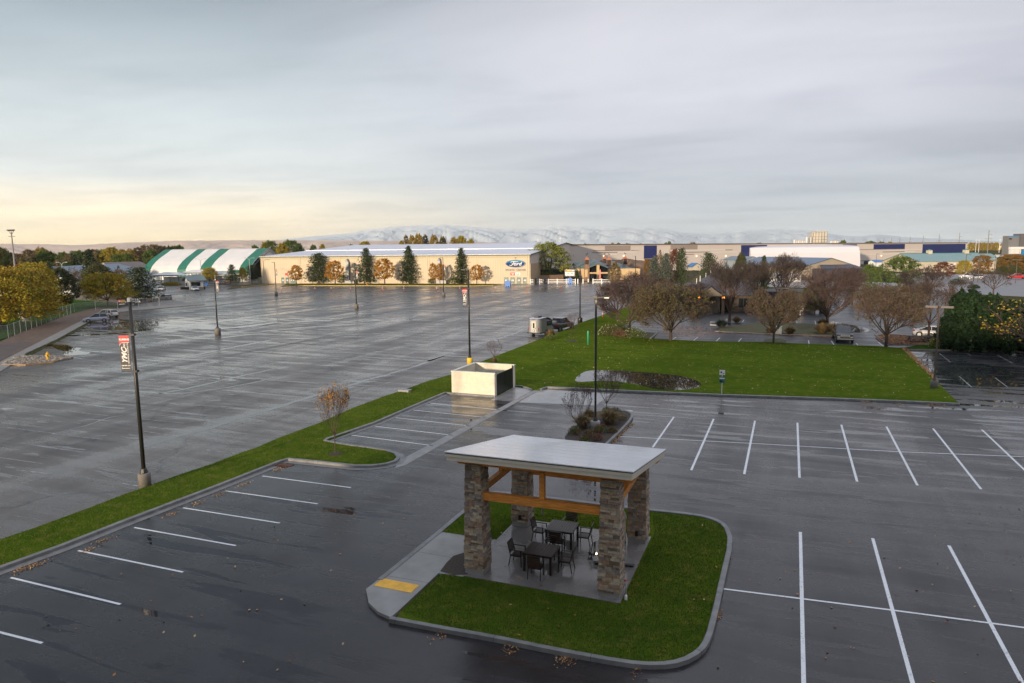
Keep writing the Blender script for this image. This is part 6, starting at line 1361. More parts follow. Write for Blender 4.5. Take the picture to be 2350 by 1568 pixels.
# gatehouse with stone tower and copper cupolas
zg = lambda x, y: (1340.5+.05976*x, 574.5+.05976*y)
f = Fac(gat(1324, 262), gat(1420, 262)); t = f.thing('gatehouse', 'entrance building with a stone tower, tan columns, dark glass and copper-capped cupolas', 'building'); L = f.L
TANP = mat('tan_plaster', (.60, .42, .22), .6, .05, 1); STN = mat('gate_stone', (.24, .155, .10), .8, .45, 1.6); COPPER = mat('copper_roof', (.42, .165, .085), .45, .1, 2); GTR = mat('grey_green_roof', (.09, .135, .14), .5, .1, .5)
def vane(par, x, y, z, s, flip=1):
    b = MB(); b.tube([(x, y, z), (x, y, z+.9*s)], .05, 5); zz = z+1.0*s
    hp = [(-.9, .35), (-.7, .75), (-.2, .8), (.25, .85), (.45, 1.25), (.75, 1.35), (.95, 1.1), (.7, 1.05), (.6, .55), (.75, .05), (.6, .05), (.4, .45), (-.2, .42), (-.55, 0), (-.68, 0), (-.6, .45), (-.95, .1)]
    vs = [(x+flip*p[0]*s, y+q, zz+p[1]*s) for q in (-.05, .05) for p in hp]; n = len(hp)
    b.add(vs, [tuple(range(n)), tuple(range(2*n-1, n-1, -1))]+[(i, (i+1) % n, n+(i+1) % n, n+i) for i in range(n)]); b.build('horse_weather_vane', BLACK, par)
def cup(x0, x1, yr, ye, yb, depth, vflip, hs=.95):
    a, z1_ = f.uv(*zg(x0, ye), depth); c, _ = f.uv(*zg(x1, ye), depth); zt1 = f.uv(*zg((x0+x1)/2, yr), depth)[1]; zb = f.uv(*zg((x0+x1)/2, yb), depth)[1]; w_ = (c-a)/2; xc = (a+c)/2
    b = MB(); b.box(xc-w_*.8, xc+w_*.8, depth-w_*.8, depth+w_*.8, zb-.6, z1_); cu = b.build('cupola', mat('cupola_dark', (.05, .028, .022), .7, .3, 3), t)
    for sx_ in (-1, 1): b = MB(); b.box(xc+sx_*w_*.8-.14, xc+sx_*w_*.8+.14, depth-w_*.86, depth-w_*.7, zb-.6, z1_); b.build('corner_post', mat('cupola_post', (.16, .12, .10), .6), cu)
    b = MB(); b.add([(xc-w_, depth-w_, z1_), (xc+w_, depth-w_, z1_), (xc+w_, depth+w_, z1_), (xc-w_, depth+w_, z1_), (xc, depth, zt1)], [(0,1,4),(1,2,4),(2,3,4),(3,0,4),(3,2,1,0)]); b.build('cupola_roof', COPPER, cu)
    vane(cu, xc, depth, zt1, hs*.55, vflip)
def grect(name, m, x0, y0, x1, y1, pr=.1, bk=.5, depth=0.0): b = MB(); f.rect(b, *zg(x0, y0), *zg(x1, y1), pr, bk, 0, depth); return b.build(name, m, t)
grect('tower', STN, -10, 550, 185, 1195, .6, 2.6); grect('arch_panel', TANP, 10, 740, 118, 1030, .7, -.59)
grect('wall', TANP, -270, 700, -12, 1060, .0, 4); grect('stone_plinth', STN, -270, 1061, -12, 1180, .15, 4)
b = MB(); a0, za = f.uv(*zg(-290, 620)); a1, zb = f.uv(*zg(-10, 480)); b.add([(a0, -.5, za), (a1, -.5, zb), (a1, 5, zb+.3), (a0, 5, za+.3), (a0, -.5, za-.3), (a1, -.5, zb-.3)], [(0,1,2,3),(4,5,1,0)]); b.add([(a0, -.1, za-.3), (a1, -.1, zb-.3), (a1, -.1, 4.5), (a0, -.1, 4.5)], [(0, 3, 2, 1)]); b.build('wing_roof', GTR, t)
grect('glazing', GLASS, 190, 600, 468, 845, .0, .3, .6); grect('glazing', GLASS, 572, 600, 900, 845, .0, .3, .6); grect('entrance_glass', mat('entry_glass', (.03, .035, .03), .1, .3, 1), 190, 902, 900, 1190, .0, .3, .6)
grect('lintel', TANP, 186, 846, 900, 901, .25, .5); grect('column', TANP, 470, 560, 570, 1100, .7, .6); grect('stone_foot', STN, 466, 1101, 574, 1190, .8, .7); grect('column', TANP, 175, 640, 192, 1190, .3, .5)
b = MB(); p0 = f.uv(*zg(180, 625)); p1 = f.uv(*zg(520, 490)); p2 = f.uv(*zg(900, 640)); dp = 30
b.add([(p0[0], -1, p0[1]), (p1[0], -1, p1[1]), (p1[0], dp, p1[1]+1.2), (p0[0], dp, p0[1]+.6), (p2[0], -1, p2[1]), (p2[0]+6, dp, p2[1])], [(0, 1, 2, 3), (1, 4, 5, 2)]); b.add([(p0[0], -.98, p0[1]-.5), (p1[0], -.98, p1[1]-.5), (p1[0], -.98, p1[1]-.02), (p0[0], -.98, p0[1]-.02), (p2[0], -.98, p2[1]-.5), (p2[0], -.98, p2[1]-.02)], [(0, 1, 2, 3), (1, 4, 5, 2)])
b.build('roof', GTR, t)
b = MB(); q0 = f.uv(*zg(560, 470), 30); q1 = f.uv(*zg(1150, 425), 30); q2 = f.uv(*zg(2000, 760), 10); q3 = f.uv(*zg(850, 640), 2)
b.add([(q0[0], 30, q0[1]), (q1[0], 30, q1[1]), (q2[0], 10, q2[1]), (q3[0], 2, q3[1])], [(0, 3, 2, 1)]); b.build('side_roof', GTR, t)
b = MB(); b.box(q3[0], q2[0], 2.2, 9, 0, 4.2); b.build('side_wall', TANP, t)
cup(-5, 195, 232, 370, 550, 1.0, 1); cup(680, 865, 200, 330, 450, 26, 1, .8); cup(832, 1045, 230, 375, 545, 8, -1, .9); cup(1468, 1655, 195, 330, 490, 22, -1, .85)
# small sheds and fences between hall and gatehouse
barn('shed', 'small green-roofed shed behind the big cottonwood', 1322, 300, 1350, 301, 5, 4.8, 5.8, CREAMW, GRF, 'shed')
f = Fac(gat(1237, 252), gat(1292, 258)); t = f.thing('screen_fence', 'brown board fence behind the cottonwood, right of the long hall', 'fence'); L = f.L
b = MB(); b.box(0, L, 0, .15, 0, 2.5); b.build('boards', mat('brown_boards', (.27, .165, .10), .7, .1, 1, wscale=(6, 1, 1)), t)
for i in range(6): b = MB(); b.box(i*L/5-.08, i*L/5+.08, -.06, -.001, 0, 2.6); b.build('post', mat('brown_boards', (.27, .165, .10), .7, .1, 1), t)
f = Fac(gat(1235, 262), gat(1325, 266)); t = f.thing('windscreen_fence', 'tall dark green mesh fence behind the brown board fence', 'fence'); L = f.L
b = MB(); b.box(0, L, 0, .1, 0, 4.4); b.build('mesh', mat('green_mesh', (.03, .06, .045), .8, .2, .6), t); b = MB(); b.box(0, L, -.05, -.001, 4.3, 4.5); b.build('rail', GREYMETAL, t)
for i, (px, py, w_, h_, lb, c_) in enumerate(((1345, 655, 0, 0, '', ''),)): pass
# soil mounds
for (px, d, w_, h_, lb) in ((1385, 320, 10, 6.6, 'brown soil mound behind the left cupolas'), (1440, 318, 22, 6.9, 'long brown soil mound right of the cupolas, before the warehouse'), (1590, 255, 17, 3.6, 'grassy soil bank behind the blue spruces, near the small kiosk')):
    p = gat(px, d); rng = random.Random(px); t = thing('soil_mound', lb, 'mound', p); b = MB(); vs = []; fs = []; n = 24; m = 8
    for j in range(m+1):
        for i in range(n):
            a = 2*PI*i/n; r = w_*(j/m)*(1+.08*math.sin(3*a+px)); z = h_*(1-(j/m)**1.6)*(1+rng.uniform(-.07, .07)); vs.append((r*math.cos(a), r*.6*math.sin(a), z-.1))
    for j in range(m):
        for i in range(n): fs.append((j*n+i, j*n+(i+1) % n, (j+1)*n+(i+1) % n, (j+1)*n+i))
    b.add(vs, fs); b.build('soil', mat('soil_brown', (.17, .105, .065), .9, .4, .5, bump=.2) if d > 300 else DRY, t, True)
# hotel the picture is taken from: it shades the near ground
t = thing('hotel_building', 'cream hotel whose upper-floor window the view is taken from, outside the photo', 'building', (2, -3, 0))
b = MB(); b.box(-32, 34, -24, 0, 0, 13.6); b.build('wall', CREAMW, t); b = MB(); b.box(-32.6, 34.6, -24.6, .6, 13.6, 14.2); b.build('parapet', mat('taupe_trim', (.2, .17, .14), .6), t)
for fl_ in range(3):
    for i in range(12): b = MB(); x = -30.5+i*5.4; b.box(x, x+1.8, .0, .05, 1.2+fl_*4, 3.2+fl_*4); b.build('window', GLASS, t)
# mountains: real terrain far away
def range_(name, label, prof, dist, dep, colr, seed, snow):
    rng = random.Random(seed); P = []
    xs = [prof[0][0]+(prof[-1][0]-prof[0][0])*i/220 for i in range(221)]
    ph = [(rng.uniform(0, 6.28), rng.uniform(.02, .09), rng.uniform(.3, 1)) for _ in range(9)]
    b = MB(); vs = []; fs = []; m = 16; nx = len(xs)
    for j in range(m+1):
        u = j/m
        for i, x in enumerate(xs):
            for k in range(len(prof)-1):
                if prof[k][0] <= x <= prof[k+1][0]: q = (x-prof[k][0])/(prof[k+1][0]-prof[k][0]); y = prof[k][1]*(1-q)+prof[k+1][1]*q
            y += sum(math.sin(x*w_*3+p_)*a_ for p_, w_, a_ in ph)*.22
            d = dist+dep*u; g = gat(x, d); zt_p = at(x, y, d).z; z = zt_p*(u**.75)*(1 if u > .95 else .93)
            if 0 < j < m: z += zt_p*.16*math.sin(x*.11*(1+.3*math.sin(x*.02))+j*1.1+seed)*math.sin(u*PI)+rng.uniform(-1, 1)*zt_p*.05
            vs.append((g.x, g.y, max(z, -5)))
    for j in range(m):
        for i in range(nx-1): fs.append((j*nx+i, j*nx+i+1, (j+1)*nx+i+1, (j+1)*nx+i))
    b.add(vs, fs); o = b.build(name, colr, None, True); tag(o, None, None, None, 'structure'); return o
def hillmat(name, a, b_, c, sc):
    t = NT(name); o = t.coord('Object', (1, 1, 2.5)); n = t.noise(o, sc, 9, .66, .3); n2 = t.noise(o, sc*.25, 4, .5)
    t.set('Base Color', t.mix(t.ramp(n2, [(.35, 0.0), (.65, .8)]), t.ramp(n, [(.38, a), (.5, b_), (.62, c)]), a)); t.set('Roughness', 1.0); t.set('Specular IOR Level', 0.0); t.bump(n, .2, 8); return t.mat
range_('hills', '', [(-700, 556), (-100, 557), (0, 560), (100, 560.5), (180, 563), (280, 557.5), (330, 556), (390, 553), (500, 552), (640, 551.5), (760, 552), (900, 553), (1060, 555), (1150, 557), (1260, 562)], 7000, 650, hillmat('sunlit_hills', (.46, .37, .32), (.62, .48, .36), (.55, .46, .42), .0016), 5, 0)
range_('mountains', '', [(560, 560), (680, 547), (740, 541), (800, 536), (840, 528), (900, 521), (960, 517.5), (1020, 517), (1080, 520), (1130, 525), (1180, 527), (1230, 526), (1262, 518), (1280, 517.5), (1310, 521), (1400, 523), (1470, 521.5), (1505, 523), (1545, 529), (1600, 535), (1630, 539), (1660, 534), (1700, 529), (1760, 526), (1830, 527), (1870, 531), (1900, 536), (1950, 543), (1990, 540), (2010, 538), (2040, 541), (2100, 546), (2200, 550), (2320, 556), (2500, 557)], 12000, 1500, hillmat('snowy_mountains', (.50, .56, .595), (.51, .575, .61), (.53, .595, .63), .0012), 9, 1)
# ================================================================== VEHICLES
TYRE = mat('tyre_rubber', (.012, .012, .012), .8, .1, 6); RIM = mat('alloy_rim', (.42, .42, .43), .3, .1, 6, .8); TAIL = mat('tail_lamp_red', (.35, .01, .01), .2, 0, 1); HEADL = mat('headlamp_glass', (.55, .56, .55), .1, 0, 1); TRIMB = mat('black_trim', (.015, .015, .016), .5, .1, 4)
CARGL = mat('car_glass', (.018, .022, .026), .05, 0, 1, spec=.8); PLATE = mat('plate_white', (.6, .6, .58), .5, 0)
def paint(name, col, metal=.35):
    t = _mc.get(name)
    if t: return t
    q = NT(name); q.set('Base Color', col); q.set('Roughness', .3); q.set('Metallic', metal); q.b.inputs['Coat Weight'].default_value = .6; q.b.inputs['Coat Roughness'].default_value = .05; _mc[name] = q.mat; return q.mat
def vehicle(name, label, cat, p, rz, col, L=4.2, W=1.75, low=.22, belt=(), roof=(), wr=.32, wb=None, box=None, glass_to=None, group=None, bed=None, rim=None):
    """belt = (x, z) line of bonnet, waist and boot; roof = the four x,z corners of the glasshouse; x runs forward, 0 in the middle"""
    t = thing(name, label, cat, p, rz, group); hw = W/2
    xs = [q[0] for q in belt]
    def bz(x):
        for i in range(len(belt)-1):
            if belt[i][0] <= x <= belt[i+1][0]: u = (x-belt[i][0])/(belt[i+1][0]-belt[i][0]); return belt[i][1]*(1-u)+belt[i+1][1]*u
        return belt[-1][1]
    st = sorted(set([xs[0], xs[-1]]+[xs[0]+(xs[-1]-xs[0])*i/16 for i in range(17)]+xs)); b = MB(); vs = []; fs = []
    for x in st:
        e = min(1, (x-xs[0])/.35, (xs[-1]-x)/.45); e = math.sqrt(max(0, e)); w_ = hw*(.80+.20*e); z = bz(x); lo = low+(.10*(1-e))
        ring = [(w_*.90, lo), (w_, lo+.18), (w_*1.0, (lo+z)/2+.05), (w_*.97, z-.10), (w_*.88, z-.02), (w_*.5, z+.015), (0, z+.025)]
        for y, q in ring: vs.append((x, y, q))
        for y, q in ring[-2::-1]: vs.append((x, -y, q))
    n = 13
    for i in range(len(st)-1):
        for k in range(n-1): fs.append((i*n+k, i*n+k+1, (i+1)*n+k+1, (i+1)*n+k))
        fs.append((i*n+n-1, i*n, (i+1)*n, (i+1)*n+n-1))
    fs.append(tuple(range(n-1, -1, -1))); fs.append(tuple((len(st)-1)*n+k for k in range(n))); b.add(vs, fs)
    body = b.build('body', col, t, True)
    (xa, za), (xb, zb), (xc, zc), (xd, zd) = roof        # rear base, rear top, front top, front base
    tw = hw*.76; bw = hw*.93
    g = MB(); g.add([(xa, -bw, za), (xa, bw, za), (xb, tw, zb), (xb, -tw, zb), (xd, -bw, zd), (xd, bw, zd), (xc, tw, zc), (xc, -tw, zc)],
                    [(0, 3, 2, 1), (4, 5, 6, 7), (1, 2, 6, 5), (0, 4, 7, 3), (2, 3, 7, 6)]); g.build('windows', CARGL, t)
    b = MB(); b.add([(xb-.02, -tw-.01, zb-.02), (xb-.02, tw+.01, zb-.02), (xc+.02, tw+.01, zc-.02), (xc+.02, -tw-.01, zc-.02), (xb+.05, -tw+.06, zb+.035), (xb+.05, tw-.06, zb+.035), (xc-.05, tw-.06, zc+.035), (xc-.05, -tw+.06, zc+.035)],
              [(4,5,6,7),(0,4,7,3),(1,2,6,5),(0,1,5,4),(3,7,6,2)])
    for s in (-1, 1):
        b.beam((xa, s*bw, za), (xb, s*tw, zb), .07, .05); b.beam((xd, s*bw, zd), (xc, s*tw, zc), .06, .05); m = (xb+xc)/2+.1; b.beam((m, s*(bw+.005), (za+zd)/2), (m, s*(tw+.005), zc), .07, .03); b.beam((xb, s*tw, zb), (xc, s*tw, zc), .06, .05)
        if glass_to is not None: b.beam((glass_to, s*(bw+.005), za), (glass_to+.15, s*(tw+.005), zb), .12, .03)
    b.build('roof', col, t, False)
    wb = wb or (xs[0]+.75, xs[-1]-.8)
    for x in wb:
        for s in (-1, 1):
            b = MB(); M = Matrix.Translation((x, s*(hw-.10), wr)) @ Matrix.Rotation(PI/2, 4, 'X')
            def disc(bb, r, y0, y1, m=0, nn=18):
                vs = [M @ Vector((r*math.cos(2*PI*i/nn), r*math.sin(2*PI*i/nn), -s*y)) for y in (y0, y1) for i in range(nn)]
                bb.add(vs, [tuple(range(nn)), tuple(range(2*nn-1, nn-1, -1))]+[(i, (i+1) % nn, nn+(i+1) % nn, nn+i) for i in range(nn)], m)
            disc(b, wr, -.1, .115); w_ = b.build('wheel', TYRE, t)
            b = MB(); disc(b, wr*.62, .11, .122); 
            for i in range(5):
                a = 2*PI*i/5; c = M @ Vector((wr*.36*math.cos(a), wr*.36*math.sin(a), -s*.124)); b.ell(c, wr*.10, .01, wr*.10, 6, 3, 1)
            b.build('rim', [rim or RIM, TRIMB], w_)
            b = MB(); disc(b, wr*1.18, .02, .102); b.build('wheel_arch', TRIMB, t)
    zb_ = bz(xs[0]+.1); zf = bz(xs[-1]-.1)
    for s in (-1, 1):
        b = MB(); b.box(xs[0]-.02, xs[0]+.22, s*hw*.80-.13, s*hw*.80+.13, zb_*.62+.12, zb_-.06); b.build('tail_light', TAIL, t)
        b = MB(); b.box(xs[-1]-.22, xs[-1]+.02, s*hw*.74-.17, s*hw*.74+.17, zf*.62+.10, zf*.62+.26); b.build('headlight', HEADL, t)
        b = MB(); b.box(xd-.35, xd-.18, s*(bw+.02)-.08*(s < 0)*2, s*(bw+.02)+.08*(s > 0)*2, zd-.02, zd+.13); b.build('mirror', col, t)
    b = MB(); b.box(xs[-1]-.08, xs[-1]+.015, -hw*.45, hw*.45, zf*.45, zf*.62+.18); b.build('grille', TRIMB, t)
    b = MB(); b.box(xs[0]-.03, xs[0]+.02, -.26, .26, zb_*.55, zb_*.55+.13); b.build('number_plate', PLATE, t)
    b = MB(); b.box(xs[0]-.04, xs[0]+.1, -hw*.85, hw*.85, low+.02, low+.2); b.box(xs[-1]-.1, xs[-1]+.03, -hw*.85, hw*.85, low+.02, low+.2); b.build('bumper', TRIMB if not box else col, t)
    return t
def px_of(p): 
    q = Vector(p)-EYE; d = q.dot(FW); return IW/2+FPX*q.dot(RT)/d, IH/2-FPX*q.dot(UP)/d
SILV = paint('paint_silver_blue', (.36, .39, .46)); WHT = paint('paint_white', (.72, .72, .72), 0.0); DKG = paint('paint_dark_grey', (.035, .037, .042)); CHAR = paint('paint_charcoal', (.05, .052, .057)); LBL = paint('paint_pale_blue', (.42, .50, .52), .1); REDP = paint('paint_red', (.45, .012, .015), .0); NVY = paint('paint_slate', (.06, .075, .095))
def place2(rear, front, L):
    """a car standing between two ground points: returns centre and heading (x axis towards front)"""
    a = G(*rear); c = G(*front); d = c-a; return (a+c)/2, math.atan2(d.y, d.x)
Z1 = lambda x, y: (.2499*x, 497.9+.2499*y)
HATCH = dict(L=4.0, W=1.7, low=.2, belt=((-2.0, .95), (-1.9, .98), (-1.2, .97), (.75, .96), (1.2, .90), (1.75, .72), (2.0, .60)), roof=((-1.92, .95), (-1.5, 1.50), (.05, 1.52), (1.05, .93)), wr=.31)
WAGON = dict(L=4.7, W=1.75, low=.24, belt=((-2.35, .92), (-2.2, .98), (-1.0, .96), (.8, .95), (1.2, .92), (2.0, .80), (2.35, .62)), roof=((-2.2, .96), (-1.85, 1.46), (.1, 1.50), (.95, .94)), wr=.33, glass_to=-1.3)
SEDAN = dict(L=4.8, W=1.85, low=.2, belt=((-2.4, .90), (-2.3, 1.02), (-1.7, 1.00), (.7, .92), (1.2, .90), (2.1, .74), (2.4, .58)), roof=((-1.75, .99), (-.85, 1.42), (.05, 1.43), (1.05, .90)), wr=.34)
SUV = dict(L=4.9, W=1.95, low=.28, belt=((-2.45, 1.05), (-2.35, 1.15), (-1.2, 1.12), (.8, 1.10), (1.15, 1.08), (2.1, .95), (2.45, .75)), roof=((-2.35, 1.12), (-2.1, 1.72), (.1, 1.76), (.95, 1.09)), wr=.38, glass_to=-1.35)
PICK = dict(L=5.8, W=2.0, low=.42, belt=((-2.9, 1.22), (-2.85, 1.27), (-1.2, 1.27), (1.0, 1.22), (1.5, 1.20), (2.6, 1.12), (2.9, .92)), roof=((-1.15, 1.25), (-.98, 1.86), (.45, 1.90), (1.25, 1.20)), wr=.42)
# silver hatchback and white wagon at the left
c, a = place2(Z1(955, 966), Z1(775, 975), 4); vehicle('parked_car', 'silver-blue hatchback parked nose to the kerb, nearest of the two cars at the left', 'car', c+Vector((-.6, .9, 0)), a, SILV, **HATCH)
c, a = place2(Z1(1028, 930), Z1(880, 925), 4); vehicle('parked_car', 'white and tan estate car parked behind the silver-blue hatchback', 'car', c+Vector((-.4, .9, 0)), a, paint('paint_pearl', (.62, .60, .52), .0), **WAGON)
# dark SUV behind the left fence, car at the booth, others
p = G(*Z1(1520, 765)); vehicle('parked_suv', 'dark slate car standing behind the chain-link gates at the left', 'car', p, 2.75, NVY, **WAGON)
p = G(*Z1(1790, 678)); vehicle('parked_car', 'pale blue saloon standing beside the white ticket booth', 'car', p, -.62, LBL, **SEDAN)
p = G(*Z1(1480, 678)); vehicle('parked_car', 'white car half hidden by the big dark pine at the fence', 'car', p, -.9, WHT, **SEDAN)
p = G(*Z1(2240, 583)); vehicle('parked_pickup', 'black pickup parked behind the pines left of the long hall', 'pickup', p, .05, paint('paint_black', (.015, .015, .017)), **PICK)
def cargo(t, m): pass
# dark pickup towing the silver trailer
zv = lambda x, y: (1187.3+.05976*x, 714.9+.05976*y)
pr_ = G(*zv(690, 985)); pf_ = G(*zv(1600, 765)); hd = (pf_-pr_); hd.z = 0; hd.normalize(); ang = math.atan2(hd.y, hd.x)
tc_ = G(*zv(640, 960))+hd*1.9
t = thing('travel_trailer', 'rounded silver travel trailer with a cream rear door hitched to the dark pickup', 'trailer', tc_, ang)
ALU = mat('brushed_aluminium', (.40, .41, .42), .28, .06, 2, .75); b = MB(); TW, TL = 1.08, 2.15
plan = [(-TL, -.62), (-TL, .62), (-TL*.93, .88), (-TL*.78, 1.04), (-.8, TW), (TL*.75, TW), (TL, .80), (TL, -.80), (TL*.75, -TW), (-.8, -TW), (-TL*.78, -1.04), (-TL*.93, -.88)]
def rz2(x): return 2.52-.14*max(0, (-x-1.2))**1.5-.85*max(0, x-.1)**1.6*.34
n = len(plan); vs = []
for k, zf_ in enumerate((0, .55, 1.0)):
    for x, y in plan: vs.append((x*(1-.02*k), y*(1-.02*k), .55+(rz2(x)-.55)*zf_))
b.add(vs, [(k*n+i, k*n+(i+1) % n, (k+1)*n+(i+1) % n, (k+1)*n+i) for k in range(2) for i in range(n)]); b.build('body', ALU, t, False)
b = MB(); N = 14; gx = [-TL+.02+i*(2*TL-.04)/N for i in range(N+1)]
def hwid(x):
    pts = [(-TL*.98, .61), (-TL*.91, .86), (-TL*.76, 1.0), (-.8, TW*.96), (TL*.73, TW*.96), (TL*.98, .78)]
    for i in range(len(pts)-1):
        if pts[i][0] <= x <= pts[i+1][0]: u = (x-pts[i][0])/(pts[i+1][0]-pts[i][0]); return pts[i][1]*(1-u)+pts[i+1][1]*u
    return .6 if x < 0 else .78
for i in range(N):
    x0, x1 = gx[i], gx[i+1]; h0, h1 = hwid(x0), hwid(x1)
    b.add([(x0, -h0, rz2(x0)), (x0, 0, rz2(x0)+.06), (x0, h0, rz2(x0)), (x1, -h1, rz2(x1)), (x1, 0, rz2(x1)+.06), (x1, h1, rz2(x1))], [(0, 3, 4, 1), (1, 4, 5, 2)])
b.build('roof', mat('trailer_roof', (.50, .52, .58), .3, .05), t, True)
b = MB()
for i in range(N):
    for s in (-1, 1): b.beam((gx[i], s*hwid(gx[i])*1.01, rz2(gx[i])), (gx[i+1], s*hwid(gx[i+1])*1.01, rz2(gx[i+1])), .04, .05)
b.beam((-TL, -.62, rz2(-TL)), (-TL, .62, rz2(-TL)), .04, .05); b.build('roof_trim', TRIMB, t)
b = MB(); b.box(-TL-.03, -TL+.0, -.42, .30, .62, 2.15); dr = b.build('door', mat('trailer_door', (.56, .54, .47), .4, .03), t)
b = MB(); b.box(-TL-.05, -TL-.031, -.20, .04, 1.20, 1.90); b.build('window', CARGL, dr); b = MB(); b.box(-TL-.05, -TL-.031, -.26, .10, .72, .98); b.box(-TL-.06, -TL-.051, -.2, .04, .77, .93, 1); b.build('number_plate', [TRIMB, PLATE], dr); b = MB(); b.box(-TL-.05, -TL-.031, -.36, -.29, 1.1, 1.25); b.build('handle', TRIMB, dr)
for s in (-1, 1):
    b = MB(); b.box(-TL*.985, -TL*.95, s*.76-.04, s*.76+.04, .85, 1.25); b.build('tail_light', TAIL, t)
    b = MB(); b.box(-.1, 1.5, s*1.085-.012, s*1.085+.012, 1.35, 2.0); b.build('window', CARGL, t)
    b = MB(); M = Matrix.Translation((-.25, s*1.02, .37)) @ Matrix.Rotation(PI/2, 4, 'X'); q = [M @ Vector((.37*math.cos(2*PI*i/18), .37*math.sin(2*PI*i/18), y)) for y in (-.12, .12) for i in range(18)]; b.add(q, [tuple(range(18)), tuple(range(35, 17, -1))]+[(i, (i+1) % 18, 18+(i+1) % 18, 18+i) for i in range(18)]); w_ = b.build('wheel', TYRE, t)
    b = MB(); b.tube([(-.25, s*1.02, .37), (-.25, s*1.155, .37)], .21, 12); b.build('rim', RIM, w_)
    b = MB(); b.tube([(-.25+.48*math.cos(a_), s*1.1, .40+.48*math.sin(a_)) for a_ in [PI*i/8 for i in range(9)]], .04, 5); b.build('mudguard', TRIMB, t)
b = MB(); b.box(-TL*1.0, TL, -1.05, 1.05, .42, .56); b.beam((TL, 0, .5), (TL+1.1, 0, .5), .1, .1); b.build('chassis', TRIMB, t)
b = MB(); b.box(-1.35, -.35, -.36, .36, 2.50, 2.78); b.build('air_conditioner', mat('ac_dark', (.06, .055, .055), .5, .2, 5), t); b = MB(); b.box(.15, .65, -.3, .3, 2.42, 2.58); b.build('roof_vent', mat('ac_dark', (.06, .055, .055), .5, .2, 5), t)
tk = vehicle('tow_pickup', 'dark charcoal crew-cab pickup towing the rounded silver trailer', 'pickup', tc_+hd*6.4, ang, CHAR, **PICK)
b = MB(); b.box(-2.7, -1.25, -.78, .78, 1.20, 1.305); b.build('bed_cover', TRIMB, tk)
b = MB(); b.box(-2.4, -1.6, -.2, .45, 1.30, 1.55); b.build('cargo_bag', mat('cream_bag', (.5, .46, .34), .6), tk); b = MB(); b.box(-1.19, -1.1, -.25, .25, 1.80, 1.88); b.build('brake_light', TAIL, tk)
# dark pickup with a canopy, facing the camera
cr_ = G(1937, 788); hd2 = Vector((-.02-cr_.x*0+.0, -1, 0)); a2 = math.atan2(-1, .035)
PK2 = dict(PICK); PK2['roof'] = ((-2.75, 1.25), (-2.6, 1.88), (.45, 1.92), (1.25, 1.20)); PK2['glass_to'] = -1.2
tk = vehicle('parked_pickup', 'dark pickup with a bed canopy and chrome grille facing the lawn', 'pickup', cr_+Vector((-.05, 2.7, 0)), a2, DKG, **PK2)
b = MB(); b.box(2.86, 2.95, -.52, .52, .80, 1.04); b.build('chrome_grille', mat('satin_chrome', (.62, .62, .62), .4, 0, 1, .3), tk); b = MB(); b.box(2.94, 2.97, -.46, .46, .83, .87); b.box(2.94, 2.97, -.46, .46, .90, .94); b.box(2.94, 2.97, -.46, .46, .97, 1.01); b.build('grille_bars', TRIMB, tk); b = MB(); b.box(2.86, 3.0, -.93, .93, .50, .62); b.build('chrome_bumper', mat('satin_chrome', (.62, .62, .62), .4, 0, 1, .3), tk)
b = MB(); b.box(3.02, 3.04, .35, .75, .5, .62); b.build('number_plate', PLATE, tk)
# white sedan at the right
za_ = lambda x, y: ((2950+.21277*x)/1.56662, (1150+.21277*y)/1.56662)
a_ = G(*za_(1700, 292)); c_ = G(*za_(2110, 312)); dd = (c_-a_); an = math.atan2(dd.y, dd.x); mid = (a_+c_)/2+Vector((-math.sin(an), math.cos(an), 0))*.9
vehicle('parked_car', 'sleek white saloon parked behind the brown twin-head lamp post', 'car', mid, an, WHT, **SEDAN)
# right-hand store car park
p = G(*Z4_ if False else (2234.5, 640+.5)); vehicle('parked_suv', 'white estate SUV parked under the bare trees before the store', 'SUV', G(2236, 641), PI-.1, WHT, **SUV)
vehicle('parked_suv', 'silver-white SUV partly hidden behind the white estate SUV', 'SUV', G(2217, 638), PI-.1, paint('paint_silver_white', (.55, .56, .58), .2), **SUV)
vehicle('parked_pickup', 'red crew-cab pickup parked at the right edge under the orange trees', 'pickup', G(2332, 640.5), PI+.02, REDP, **PICK)
vehicle('panel_van', 'white van on the far road right of the store roof', 'van', gat(2286, 640), PI, WHT, L=5.5, W=2.0, low=.3, belt=((-2.8, 1.9), (-2.7, 2.0), (.8, 2.0), (1.3, 1.5), (2.2, 1.3), (2.8, .8)), roof=((-2.6, 1.9), (-2.5, 2.5), (.9, 2.5), (1.6, 1.5)), wr=.38)
vehicle('parked_car', 'white car on the far road just right of the white van', 'car', gat(2303, 650), PI, WHT, **SEDAN)

# ================================================================== STREET FURNITURE AND SMALL THINGS
# chain-link fences
def mesh_mat():
    t = NT('chain_link_mesh'); t.set('Base Color', (.30, .31, .31)); t.set('Metallic', .6); t.set('Roughness', .45); o = t.coord('Object')
    wv = []
    for rz in (PI/4, -PI/4):
        mp = t.n('ShaderNodeMapping'); t.l(t.tc.outputs['UV'], mp.inputs[0])
    sp = t.n('ShaderNodeSeparateXYZ'); t.l(t.tc.outputs['Object'], sp.inputs[0])
    a = t.math('ABSOLUTE', t.math('SUBTRACT', t.math('FRACT', t.math('MULTIPLY', t.math('ADD', sp.outputs[0], sp.outputs[2]), 9.0)), .5)); c = t.math('ABSOLUTE', t.math('SUBTRACT', t.math('FRACT', t.math('MULTIPLY', t.math('SUBTRACT', sp.outputs[0], sp.outputs[2]), 9.0)), .5))
    t.set('Alpha', t.math('MAXIMUM', t.math('LESS_THAN', a, .075), t.math('LESS_THAN', c, .075))); return t.mat
LINK = mesh_mat()
